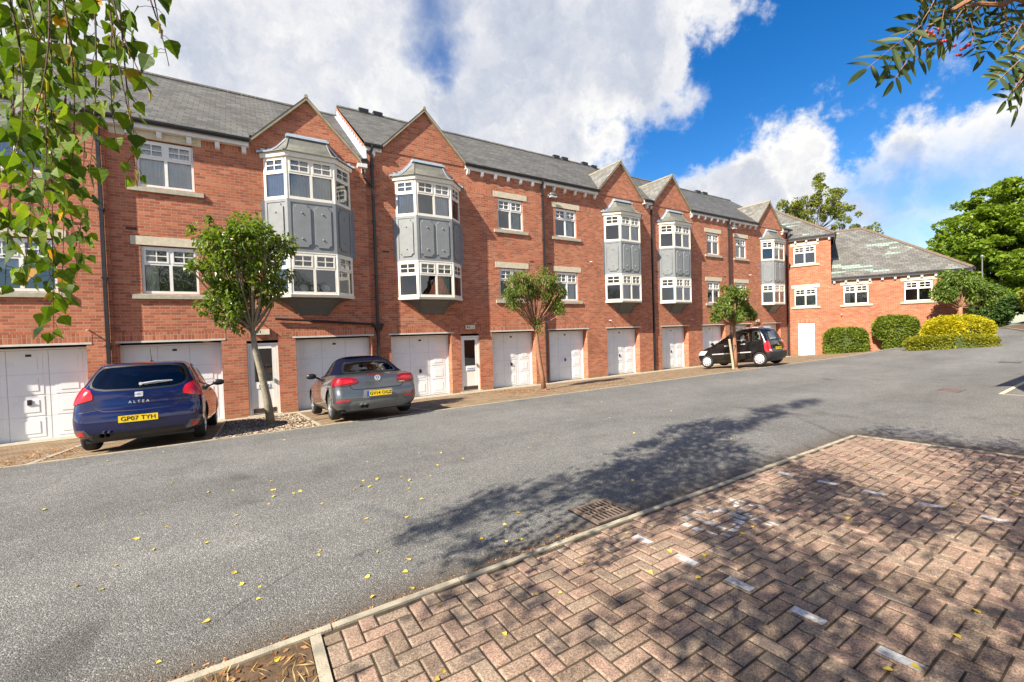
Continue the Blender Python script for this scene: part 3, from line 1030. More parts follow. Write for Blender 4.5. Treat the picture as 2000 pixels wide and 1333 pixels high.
# ================================================================== BUILDINGS
T = dict(wr=.6, lh=.79, sh=.80, utf=1.214, ltf=-1.56, lbf=-2.79, hb=1.2, hf=.65, p=.504, ba=1.22, bb=0.0, bc=-1.56, bd=-2.79)
ZD = 4.075 + ZO            # datum: upper window foot
CACHE = {}


def cached(key, fn):
    if key not in CACHE:
        CACHE[key] = fn()
    return CACHE[key]


def win_frame(wd, h):
    mb = MB()
    o = .055
    y0, y1 = 0.0, .07
    X0, X1 = -wd / 2, wd / 2
    zt = h * .635
    mb.box(X0, X0 + o, y0, y1, 0, h)
    mb.box(X1 - o, X1, y0, y1, 0, h)
    mb.box(X0 + o, X1 - o, y0 - .002, y1, 0, o + .015)
    mb.box(X0 + o, X1 - o, y0 - .002, y1, h - o, h)
    mb.box(X0 + o, X1 - o, y0 - .002, y1, zt - .03, zt + .03)
    mb.box(-.035, .035, y0 - .004, y1, o + .015, zt - .03)
    mb.box(-.035, .035, y0 - .004, y1, zt + .03, h - o)
    for sgn in (-1, 1):
        a, b = (X0 + o, -.035) if sgn < 0 else (.035, X1 - o)
        z0, z1 = zt + .03, h - o
        f = .04
        for bx in ((a, a + f, z0, z1), (b - f, b, z0, z1), (a + f, b - f, z0, z0 + f), (a + f, b - f, z1 - f, z1)):
            mb.box(bx[0], bx[1], y0 - .014, y0 + .04, bx[2], bx[3])
        m = (a + b) / 2
        zm = (z0 + z1) / 2
        mb.box(m - .012, m + .012, y0 - .008, y0 + .03, z0 + f, z1 - f)
        mb.box(a + f, m - .012, y0 - .006, y0 + .03, zm - .012, zm + .012)
        mb.box(m + .012, b - f, y0 - .006, y0 + .03, zm - .012, zm + .012)
    return mb.mesh('window_frame', M['upvc'])


def win_pane(wd, h):
    mb = MB()
    mb.quad((-wd / 2 + .03, .032, .03), (wd / 2 - .03, .032, .03), (wd / 2 - .03, .032, h - .03), (-wd / 2 + .03, .032, h - .03))
    return mb.mesh('pane', M['glass'])


def room_box(wd, h, d):
    mb = MB()
    a, b = -wd / 2, wd / 2
    mb.quad((a, d, 0), (b, d, 0), (b, d, h), (a, d, h))
    mb.quad((a, .08, 0), (a, d, 0), (a, d, h), (a, .08, h))
    mb.quad((b, d, 0), (b, .08, 0), (b, .08, h), (b, d, h))
    mb.quad((a, .08, 0), (b, .08, 0), (b, d, 0), (a, d, 0))
    mb.quad((a, d, h), (b, d, h), (b, .08, h), (a, .08, h))
    return mb.mesh('interior', M['room'])


def curtain_mesh(x0, x1, h, y, mat, z0=.02, amp=.022, wl=.085, gather=0.0):
    mb = MB()
    n = max(6, int((x1 - x0) / .014))
    rows = 6
    pts = []
    for r in range(rows + 1):
        v = r / rows
        for i in range(n + 1):
            u = i / n
            xx = x0 + (x1 - x0) * u
            if gather:
                wv = 1 - .45 * math.exp(-((v - .42) / .22) ** 2)
                xx = (x0 + (x1 - x0) * u * wv) if gather > 0 else (x1 - (x1 - x0) * (1 - u) * wv)
            pts.append((xx, y + amp * math.sin(2 * PI * (x0 + (x1 - x0) * u) / wl + .6 * math.sin(5 * u)), z0 + (h - z0 - .03) * v))
    fs = [(r * (n + 1) + i, r * (n + 1) + i + 1, (r + 1) * (n + 1) + i + 1, (r + 1) * (n + 1) + i) for r in range(rows) for i in range(n)]
    mb.add(pts, fs)
    return mb.mesh('curtain', mat, smooth=True)


def sill_mesh(hw, hgt=.13, proj=.06):
    mb = MB()
    mb.hexa([(-hw, -proj, -hgt - .012), (hw, -proj, -hgt - .012), (hw, .06, -hgt - .012), (-hw, .06, -hgt - .012),
             (-hw, -proj, -.028), (hw, -proj, -.028), (hw, .06, -.004), (-hw, .06, -.004)])
    return mb.mesh('sill', M['stone_sill'])


def lintel_mesh(hw):
    mb = MB()
    mb.box(-hw, hw, -.014, .055, 0, .226)
    return mb.mesh('lintel', M['stone'])


def add_window(root, off, x, y, z, wd=1.2, h=1.22, cur=None, lint_dx=0.0, lint_hw=.79, label=None, dark_top=True):
    """a casement window: frame mesh is the part; pane, sill, lintel, interior and curtain are its sub-parts"""
    f = obj('window', cached(('wf', wd, h), lambda: win_frame(wd, h)), root, (x - off[0], y + .057 - off[1], z - off[2]))
    if label:
        f['label'] = label
    obj('pane', cached(('wp', wd, h), lambda: win_pane(wd, h)), f)
    obj('sill', cached(('ws', wd), lambda: sill_mesh(wd / 2 + .2)), f, (0, -.057, 0))
    obj('lintel', cached(('wl', lint_hw), lambda: lintel_mesh(lint_hw)), f, (lint_dx, -.057, h + .030))
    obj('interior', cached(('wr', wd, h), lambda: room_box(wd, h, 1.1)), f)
    for c in (cur or []):
        kind, mat = c
        a, b = -wd / 2 + .06, wd / 2 - .06
        if kind == 'full':
            me = cached(('c', kind, mat, wd, h), lambda: curtain_mesh(a, b, h, .095, M[mat]))
        elif kind == 'left':
            me = cached(('c', kind, mat, wd, h), lambda: curtain_mesh(a, a + wd * .22, h, .15, M[mat]))
        elif kind == 'right':
            me = cached(('c', kind, mat, wd, h), lambda: curtain_mesh(b - wd * .42, b, h, .15, M[mat], gather=-1))
        elif kind == 'blind':
            me = cached(('c', kind, mat, wd, h), lambda: curtain_mesh(a, b, h, .10, M[mat], z0=h * .42, amp=.002, wl=.5))
        else:
            me = cached(('c', kind, mat, wd, h), lambda: curtain_mesh(a, b, h * .62, .12, M[mat], amp=.003, wl=.3))
        obj('curtain' if kind != 'blind' else 'blind', me, f)
    return f


# ---- bay window -------------------------------------------------
BP = [(-T['hb'], 0.0), (-T['hf'], -T['p']), (T['hf'], -T['p']), (T['hb'], 0.0)]


class Facet:
    def __init__(s, P, Q):
        s.P = Vector((*P, 0))
        e = Vector((*Q, 0)) - s.P
        s.L = e.length
        s.e = e.normalized()
        s.n = Vector((s.e.y, -s.e.x, 0))
    def pt(s, u, v, d):
        q = s.P + s.e * u + s.n * d
        return (q.x, q.y, v)
    def box(s, mb, u0, u1, v0, v1, d0, d1, mi=0):
        p = s.pt
        mb.hexa([p(u0, v0, d1), p(u1, v0, d1), p(u1, v0, d0), p(u0, v0, d0), p(u0, v1, d1), p(u1, v1, d1), p(u1, v1, d0), p(u0, v1, d0)], mi)
    def extr(s, mb, poly, d0, d1, inset=0.0):
        n = len(poly)
        cu = sum(q[0] for q in poly) / n
        cv = sum(q[1] for q in poly) / n
        fr = []
        for u, v in poly:
            d = math.hypot(u - cu, v - cv)
            k = 1 - inset / d
            fr.append((cu + (u - cu) * k, cv + (v - cv) * k))
        pts = [s.pt(u, v, d1) for u, v in fr] + [s.pt(u, v, d0) for u, v in poly]
        mb.add(pts, [tuple(range(n))] + [(i, n + i, n + (i + 1) % n, (i + 1) % n) for i in range(n)])


FAC = [Facet(BP[i], BP[i + 1]) for i in range(3)]


def bay_level_frame(z0, z1):
    mb = MB()
    h = z1 - z0
    zt = z0 + h * .63
    for i, F in enumerate(FAC):
        L = F.L
        pw = .07 if i == 1 else .075
        F.box(mb, .004, pw, z0, z1, -.05, .012)
        F.box(mb, L - pw, L - .004, z0, z1, -.05, .012)
        F.box(mb, pw, L - pw, z0, z0 + .085, -.05, .016)
        F.box(mb, pw, L - pw, z1 - .05, z1, -.05, .010)
        F.box(mb, pw, L - pw, zt - .03, zt + .03, -.05, .014)
        spans = [(pw, L - pw)]
        if i == 1:
            F.box(mb, L / 2 - .036, L / 2 + .036, z0 + .085, zt - .03, -.05, .013)
            F.box(mb, L / 2 - .036, L / 2 + .036, zt + .03, z1 - .05, -.05, .013)
            spans = [(pw, L / 2 - .036), (L / 2 + .036, L - pw)]
        for a, b in spans:
            v0, v1, f = zt + .03, z1 - .05, .042
            F.box(mb, a, a + f, v0, v1, -.03, .024)
            F.box(mb, b - f, b, v0, v1, -.03, .024)
            F.box(mb, a + f, b - f, v0, v0 + f, -.03, .024)
            F.box(mb, a + f, b - f, v1 - f, v1, -.03, .024)
            m, vm = (a + b) / 2, (v0 + v1) / 2
            F.box(mb, m - .013, m + .013, v0 + f, v1 - f, -.02, .018)
            F.box(mb, a + f, m - .013, vm - .012, vm + .012, -.02, .017)
            F.box(mb, m + .013, b - f, vm - .012, vm + .012, -.02, .017)
    for P in (BP[1], BP[2]):
        mb.lathe([(z0, .036), (z1, .036)], 'z', 10, 0, (P[0], P[1] + .012, 0))
    return mb.mesh('window_frame', M['cream'])


def bay_level_pane(z0, z1):
    mb = MB()
    for F in FAC:
        mb.quad(F.pt(.05, z0 + .05, -.012), F.pt(F.L - .05, z0 + .05, -.012), F.pt(F.L - .05, z1 - .03, -.012), F.pt(.05, z1 - .03, -.012))
    return mb.mesh('pane', M['glass'])


def notch(u0, u1, v0, v1, c):
    q = c * .38
    return [(u0 + c, v0), (u1 - c, v0), (u1 - c, v0 + q), (u1 - q, v0 + c), (u1, v0 + c), (u1, v1 - c), (u1 - q, v1 - c), (u1 - c, v1 - q), (u1 - c, v1), (u0 + c, v1), (u0 + c, v1 - q), (u0 + q, v1 - c), (u0, v1 - c), (u0, v0 + c), (u0 + q, v0 + c), (u0 + c, v0 + q)]


def bay_body():
    """grey boarded skin between the two window rows, and the curved bracket below"""
    mb = MB()
    z0, z1 = T['bc'], T['bb']
    for i, F in enumerate(FAC):
        mb.quad(F.pt(0, z0, 0), F.pt(F.L, z0, 0), F.pt(F.L, z1, 0), F.pt(0, z1, 0))
        F.box(mb, .003, .075, z0 + .004, z1 - .004, .0, .018)
        F.box(mb, F.L - .075, F.L - .003, z0 + .004, z1 - .004, .0, .018)
        F.box(mb, .075, F.L - .075, z0 + .004, z0 + .10, .0, .016)
        F.box(mb, .075, F.L - .075, z1 - .085, z1 - .004, .0, .016)
    for P in (BP[1], BP[2]):
        mb.lathe([(z0 + .004, .028), (z1 - .004, .028)], 'z', 10, 0, (P[0], P[1] + .008, 0))
    return mb.mesh('bay_window', M['grey'])


def bay_bracket():
    mb = MB()
    top = [Vector((x * 1.0, y, 0)) for x, y in BP]
    bot = [Vector(q) for q in ((-.47, 0, 0), (-.43, -.055, 0), (.43, -.055, 0), (.47, 0, 0))]
    prof = [(0, 0), (.16, .02), (.34, .055), (.55, .13), (.76, .25), (.91, .37), (.985, .45), (1, .50)]
    zb = T['bd'] - .075
    rings = [[(top[k].lerp(bot[k], a).x, top[k].lerp(bot[k], a).y, zb - d) for k in range(4)] for a, d in prof]
    pts = [q for r in rings for q in r]
    fs = [(r * 4 + k, (r + 1) * 4 + k, (r + 1) * 4 + k + 1, r * 4 + k + 1) for r in range(len(prof) - 1) for k in range(3)]
    mb.add(pts, fs)
    mb.poly([rings[-1][3], rings[-1][2], rings[-1][1], rings[-1][0]])
    mb.poly([(q[0], q[1], zb) for q in rings[0]])
    return mb.mesh('bracket', M['bracket'])


def bay_ribs():
    mb = MB()
    top = [Vector((x, y, 0)) for x, y in BP]
    bot = [Vector(q) for q in ((-.47, 0, 0), (-.43, -.055, 0), (.43, -.055, 0), (.47, 0, 0))]
    prof = [(0, 0), (.16, .02), (.34, .055), (.55, .13), (.76, .25), (.91, .37), (.985, .45), (1, .50)]
    zb = T['bd'] - .075
    for k in (1, 2):
        mb.tube([(*(top[k].lerp(bot[k], a)).xy, zb - d) for a, d in prof], .022, 6)
    return mb.mesh('bracket_rib', M['bracket'])


def bay_panels(i, k):
    mb = MB()
    z0, z1 = T['bc'] + .16, T['bb'] - .13
    if True:
        F = FAC[i]
        sp = [(.13, F.L - .13)] if i != 1 else [(.13, F.L / 2 - .05), (F.L / 2 + .05, F.L - .13)]
        for a, b in [sp[k]]:
            F.extr(mb, notch(a, b, z0, z1, .085), .0, .035, .012)
            for zz in (z0 + (z1 - z0) * .2, z0 + (z1 - z0) * .8):
                m = (a + b) / 2
                r = .034
                F.extr(mb, [(m + r * math.cos(t * PI / 4), zz + r * math.sin(t * PI / 4)) for t in range(8)], .034, .062, .018)
    return mb.mesh('panel', M['grey'])


def bay_cornice():
    mb = MB()
    z0, z1 = T['ba'] + .002, T['ba'] + .15
    def off(d):
        return [(-T['hb'] - d * 1.1, 0), (-T['hf'] - d * .45, -T['p'] - d), (T['hf'] + d * .45, -T['p'] - d), (T['hb'] + d * 1.1, 0)]
    A, B = off(.075), off(.10)
    pts = [(*q, z0) for q in A] + [(*q, z1) for q in B]
    mb.add(pts, [(0, 1, 5, 4), (1, 2, 6, 5), (2, 3, 7, 6), (3, 2, 1, 0), (4, 5, 6, 7)])
    return mb.mesh('cornice', M['cream'])


def bay_sillrail():
    mb = MB()
    z0, z1 = T['bd'] - .078, T['bd']
    def off(d):
        return [(-T['hb'] - d * 1.1, 0), (-T['hf'] - d * .45, -T['p'] - d), (T['hf'] + d * .45, -T['p'] - d), (T['hb'] + d * 1.1, 0)]
    A, B = off(.02), off(.045)
    mb.add([(*q, z0) for q in A] + [(*q, z1) for q in B], [(0, 1, 5, 4), (1, 2, 6, 5), (2, 3, 7, 6), (3, 2, 1, 0), (4, 5, 6, 7)])
    # thin pale strip over the lower windows
    A, B = off(.022), off(.022)
    z0, z1 = T['bc'] - .004, T['bc'] + .026
    mb.add([(*q, z0) for q in A] + [(*q, z1) for q in B], [(0, 1, 5, 4), (1, 2, 6, 5), (2, 3, 7, 6), (3, 2, 1, 0), (4, 5, 6, 7)])
    return mb.mesh('sill_rail', M['cream'])


BPROF = [(1, 0), (.84, .022), (.68, .065), (.52, .13), (.37, .23), (.23, .36), (.11, .48), (.03, .56), (0, .60)]


def bay_roof():
    mb = MB()
    zb = T['ba'] + .152
    E = [Vector(q) for q in ((-1.37, 0, 0), (-.73, -.635, 0), (.73, -.635, 0), (1.37, 0, 0))]
    t = [Vector(q) for q in ((-.54, 0, 0), (-.52, -.11, 0), (.52, -.11, 0), (.54, 0, 0))]
    rings = [[(*(t[k].lerp(E[k], a)).xy, zb + h) for k in range(4)] for a, h in BPROF]
    pts = [(q[0], q[1], zb - .025) for q in rings[0]] + [q for r in rings for q in r]
    n = len(BPROF) + 1
    fs = [(r * 4 + k, r * 4 + k + 1, (r + 1) * 4 + k + 1, (r + 1) * 4 + k) for r in range(n - 1) for k in range(3)]
    fs.append((3, 2, 1, 0))
    mb.add(pts, fs)
    for k in (1, 2):
        mb.tube([(*(t[k].lerp(E[k], a)).xy, zb + h) for a, h in BPROF], .02, 6)
    return mb.mesh('bay_roof', M['lead'], angle=40)


def bay_flash():
    mb = MB()
    zb = T['ba'] + .152
    mb.box(-.60, .60, -.17, -.002, zb + .585, zb + .64)
    mb.box(-.57, .57, -.05, -.002, zb + .64, zb + .72)
    for sg in (-1, 1):
        pr = [(.54 + (1.37 - .54) * a, zb + h) for a, h in BPROF]
        for (xa, za), (xb, zb2) in zip(pr[:-1], pr[1:]):
            mb.hexa([(sg * xa, -.055, za - .01), (sg * xb, -.055, zb2 - .01), (sg * xb, -.004, zb2 - .01), (sg * xa, -.004, za - .01),
                     (sg * xa, -.05, za + .045), (sg * xb, -.05, zb2 + .045), (sg * xb, -.004, zb2 + .045), (sg * xa, -.004, za + .045)])
        # stepped edge let into the brick courses
        N = 9
        for i in range(N):
            u = (i + .5) / N
            hh = .60 * u
            a = 1.0
            for (a0, h0), (a1, h1) in zip(BPROF[:-1], BPROF[1:]):
                if h0 <= hh <= h1:
                    a = a0 + (a1 - a0) * (hh - h0) / max(1e-6, h1 - h0)
            xx = .54 + (1.37 - .54) * a
            mb.box(min(sg * (xx - .05), sg * (xx + .05)), max(sg * (xx - .05), sg * (xx + .05)), -.012, -.001, zb + hh + .02, zb + hh + .105)
    return mb.mesh('flashing', M['leadlight'])


def bay_side_lead(sg):
    mb = MB()
    if True:
        n = 21
        for i in range(n):
            za = T['bc'] + (T['bb'] - T['bc']) * i / n
            zb = za + (T['bb'] - T['bc']) / n - .002
            e = 1.285 + (.025 if i % 2 else 0)
            a, b = sorted((sg * 1.19, sg * e))
            mb.box(a, b, -.012, -.002, za, zb)
    return mb.mesh('side_flashing', M['leadside'])
M['leadside'] = plain('grey_lead_side', (0.17, 0.19, 0.215), 0.5, var=0.2, scale=6)


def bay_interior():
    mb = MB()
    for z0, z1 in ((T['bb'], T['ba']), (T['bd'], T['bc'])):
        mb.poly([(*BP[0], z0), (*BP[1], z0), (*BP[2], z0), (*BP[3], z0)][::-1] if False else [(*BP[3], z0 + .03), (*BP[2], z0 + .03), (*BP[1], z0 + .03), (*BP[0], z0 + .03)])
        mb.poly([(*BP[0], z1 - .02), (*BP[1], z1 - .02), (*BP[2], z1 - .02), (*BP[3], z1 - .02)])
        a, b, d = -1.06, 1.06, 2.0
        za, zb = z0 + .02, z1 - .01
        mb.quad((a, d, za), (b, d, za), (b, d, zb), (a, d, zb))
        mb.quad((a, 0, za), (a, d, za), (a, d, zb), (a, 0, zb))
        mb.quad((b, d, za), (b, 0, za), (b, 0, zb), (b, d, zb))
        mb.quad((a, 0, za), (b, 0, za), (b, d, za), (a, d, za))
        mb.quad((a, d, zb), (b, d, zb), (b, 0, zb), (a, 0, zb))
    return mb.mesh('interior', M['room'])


def bay_curtain(fi, u0, u1, lev, mat):
    F = FAC[fi]
    z0, z1 = (T['bb'], T['ba']) if lev == 'u' else (T['bd'], T['bc'])
    mb = MB()
    n = max(8, int((u1 - u0) * F.L / .013))
    pts = []
    for v in (z0 + .09, (z0 + z1) / 2, z1 - .04):
        for i in range(n + 1):
            u = F.L * (u0 + (u1 - u0) * i / n)
            pts.append(F.pt(u, v, -.075 + .02 * math.sin(2 * PI * u / .085 + .5 * math.sin(7 * u))))
    fs = [(r * (n + 1) + i, r * (n + 1) + i + 1, (r + 1) * (n + 1) + i + 1, (r + 1) * (n + 1) + i) for r in range(2) for i in range(n)]
    mb.add(pts, fs)
    return mb.mesh('curtain', M[mat], smooth=True)


def add_bay(root, off, x, y, curtains, label=None):
    B = obj('bay_window', cached('bb', bay_body), root, (x - off[0], y - off[1], ZD - off[2]))
    if label:
        B['label'] = label
    for nm, fn in (('bracket', bay_bracket), ('cornice', bay_cornice), ('sill_rail', bay_sillrail), ('bay_roof', bay_roof), ('flashing', bay_flash), ('interior', bay_interior), ('bracket_rib', bay_ribs)):
        obj(nm, cached(nm, fn), B)
    for sg in (-1, 1):
        obj('side_flashing', cached(('sfl', sg), lambda: bay_side_lead(sg)), B)
    for pk in ((0, 0), (1, 0), (1, 1), (2, 0)):
        obj('panel', cached(('bpn', pk), lambda: bay_panels(*pk)), B)
    obj('window_frame', cached('bfu', lambda: bay_level_frame(T['bb'], T['ba'])), B)
    obj('window_frame', cached('bfl', lambda: bay_level_frame(T['bd'], T['bc'])), B)
    obj('pane', cached('bpu', lambda: bay_level_pane(T['bb'], T['ba'])), B)
    obj('pane', cached('bpl', lambda: bay_level_pane(T['bd'], T['bc'])), B)
    for c in curtains:
        obj('curtain', cached(('bc', c), lambda: bay_curtain(*c)), B)
    return B


# ---- walls --------------------------------------------------------
def wall_cells(mb, x0, x1, z0, z1, y, holes, mi=0):
    xs = sorted({x0, x1} | {h[0] for h in holes} | {h[1] for h in holes})
    zs = sorted({z0, z1} | {h[2] for h in holes} | {h[3] for h in holes})
    xs = [v for v in xs if x0 - 1e-6 <= v <= x1 + 1e-6]
    zs = [v for v in zs if z0 - 1e-6 <= v <= z1 + 1e-6]
    for a, b in zip(xs[:-1], xs[1:]):
        for c, d in zip(zs[:-1], zs[1:]):
            m, k = (a + b) / 2, (c + d) / 2
            if any(h[0] < m < h[1] and h[2] < k < h[3] for h in holes):
                continue
            mb.quad((a, y, c), (b, y, c), (b, y, d), (a, y, d), mi)
    for h in holes:
        a, b, c, d, dp = h
        mb.quad((a, y, c), (a, y, d), (a, y + dp, d), (a, y + dp, c), mi)
        mb.quad((b, y, d), (b, y, c), (b, y + dp, c), (b, y + dp, d), mi)
        mb.quad((a, y, d), (b, y, d), (b, y + dp, d), (a, y + dp, d), mi)
        mb.quad((b, y, c), (a, y, c), (a, y + dp, c), (b, y + dp, c), mi)


def garage_door_mesh(wd, h):
    mb = MB()
    mb.box(-wd / 2, wd / 2, 0, .04, .02, h)
    cw = wd / 3
    for i in range(3):
        xc = -wd / 2 + cw * (i + .5)
        for z0, z1 in ((.09, .56), (.60, 1.07), (1.11, 1.58), (1.62, h - .06)):
            a, b = xc - cw / 2 + .10, xc + cw / 2 - .10
            mb.extr([(a, z0), (b, z0), (b, z1), (a, z1)], -.008, .001, .018)
            mb.extr([(a + .09, z0 + .09), (b - .09, z0 + .09), (b - .09, z1 - .09), (a + .09, z1 - .09)], -.017, -.007, .03)
    return mb.mesh('garage_door', M['garage'])


def garage_grooves(wd, h):
    mb = MB()
    for i in (1, 2):
        xx = -wd / 2 + wd / 3 * i
        mb.box(xx - .004, xx + .004, -.003, .01, .03, h - .01)
    for zz in (.58, 1.09, 1.6):
        mb.box(-wd / 2 + .01, wd / 2 - .01, -.0015, .01, zz - .002, zz + .002)
    return mb.mesh('panel_joint', M['joint_grey'])
M['joint_grey'] = plain('panel_joint_grey', (0.42, 0.42, 0.43), 0.6)


def garage_handle():
    mb = MB()
    mb.box(-.035, .035, -.035, -.002, .0, .13)
    mb.box(-.02, .055, -.05, -.036, .05, .075)
    return mb.mesh('handle', M['black'])


def garage_frame(wd, h):
    mb = MB()
    mb.box(-wd / 2 - .055, -wd / 2 - .004, -.03, .06, 0, h + .05)
    mb.box(wd / 2 + .004, wd / 2 + .055, -.03, .06, 0, h + .05)
    mb.box(-wd / 2 - .004, wd / 2 + .004, -.03, .06, h + .006, h + .05)
    return mb.mesh('door_frame', M['garage'])


def garage_plaque():
    mb = MB()
    mb.box(-.05, .05, -.012, -.002, 0, .06)
    return mb.mesh('number_plaque', M['black'])


def add_garage(root, off, x0, x1, y, h=2.17, label=None):
    wd = round(x1 - x0 - .11, 3)
    g = obj('garage_door', cached(('gd', wd), lambda: garage_door_mesh(wd, h)), root, ((x0 + x1) / 2 - off[0], y + .33 - off[1], -off[2] + .005))
    if label:
        g['label'] = label
    obj('panel_joint', cached(('gg', wd), lambda: garage_grooves(wd, h)), g)
    obj('handle', cached('gh', garage_handle), g, (0, 0, .86))
    obj('door_frame', cached(('gf', wd), lambda: garage_frame(wd, h)), g)
    obj('number_plaque', cached('gp', garage_plaque), g, (.02, 0, 2.02))
    mb = MB()
    mb.box(x0 - off[0] - .08, x1 - off[0] + .10, y - off[1] - .012, y - off[1] + .30, ZO + .001 - off[2], ZO + .05 - off[2])
    obj('door_head', mb.mesh('door_head', M['garage_frame']), root)


def door_mesh():
    mb = MB()
    w2, h = .395, 2.16
    mb.box(-w2, -w2 + .06, 0, .07, .06, h)
    mb.box(w2 - .06, w2, 0, .07, .06, h)
    mb.box(-w2 + .06, w2 - .06, 0, .07, h - .06, h)
    a = w2 - .065
    mb.box(-a, -a + .10, .012, .06, .08, h - .065)
    mb.box(a - .10, a, .012, .06, .08, h - .065)
    mb.box(-a + .10, a - .10, .012, .06, h - .16, h - .065)
    mb.box(-a + .10, a - .10, .012, .06, .08, .20)
    mb.box(-a + .10, a - .10, .012, .06, .82, 1.02)
    mb.box(-a + .10, a - .10, .024, .05, .20, .82)
    return mb.mesh('entrance_door', M['upvc'])


def add_door(root, off, xc, y, label, glass='glass'):
    d = obj('entrance_door', cached('dm', door_mesh), root, (xc - off[0], y + .05 - off[1], -off[2]))
    d['label'] = label
    def sub(nm, mat, bxs):
        def mk():
            mb = MB()
            for bx in bxs:
                mb.box(*bx)
            return mb.mesh(nm, M[mat])
        obj(nm, cached(('d', nm), mk), d)
    def gl():
        mb = MB()
        mb.quad((-.235, .03, 1.015), (.235, .03, 1.015), (.235, .03, 2.005), (-.235, .03, 2.005))
        return mb.mesh('pane', M['glass'])
    obj('pane', cached('dgl', gl), d)
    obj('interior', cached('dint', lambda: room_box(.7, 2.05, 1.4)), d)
    sub('kick_plate', 'brown', [(-.30, .30, .004, .011, .10, .24)])
    sub('handle', 'chrome', [(.255, .285, -.035, .010, .98, 1.10), (.20, .28, -.05, -.036, 1.05, 1.07)])
    sub('threshold', 'stone_sill', [(-.45, .45, -.14, .10, .0, .06)])
    o = obj('sign', cached('dsg', lambda: (lambda mb: (mb.box(-.15, .15, -.002, .011, .86, .96), mb.mesh('sign', M['upvc']))[1])(MB())), d)
    sub('sign_marks', 'blue_ink', [(-.13, -.09, -.0045, -.0025, .885, .935), (-.05, -.02, -.0045, -.0025, .885, .935), (.0, .03, -.0045, -.0025, .885, .935), (.05, .08, -.0045, -.0025, .885, .935), (.095, .12, -.0045, -.0025, .885, .935)])


def part(root, off, name, mb, mat, label=None, **k):
    me = mb.mesh(name, mat, **k)
    o = obj(name, me, root, (-off[0], -off[1], -off[2]))
    if label:
        o['label'] = label
    return o


RIDGE_Y = 19.0
SL = .70


def roof_z(y, ev, ye, rz_):
    return ev + (rz_ - ev) * (y - ye) / (RIDGE_Y - ye)


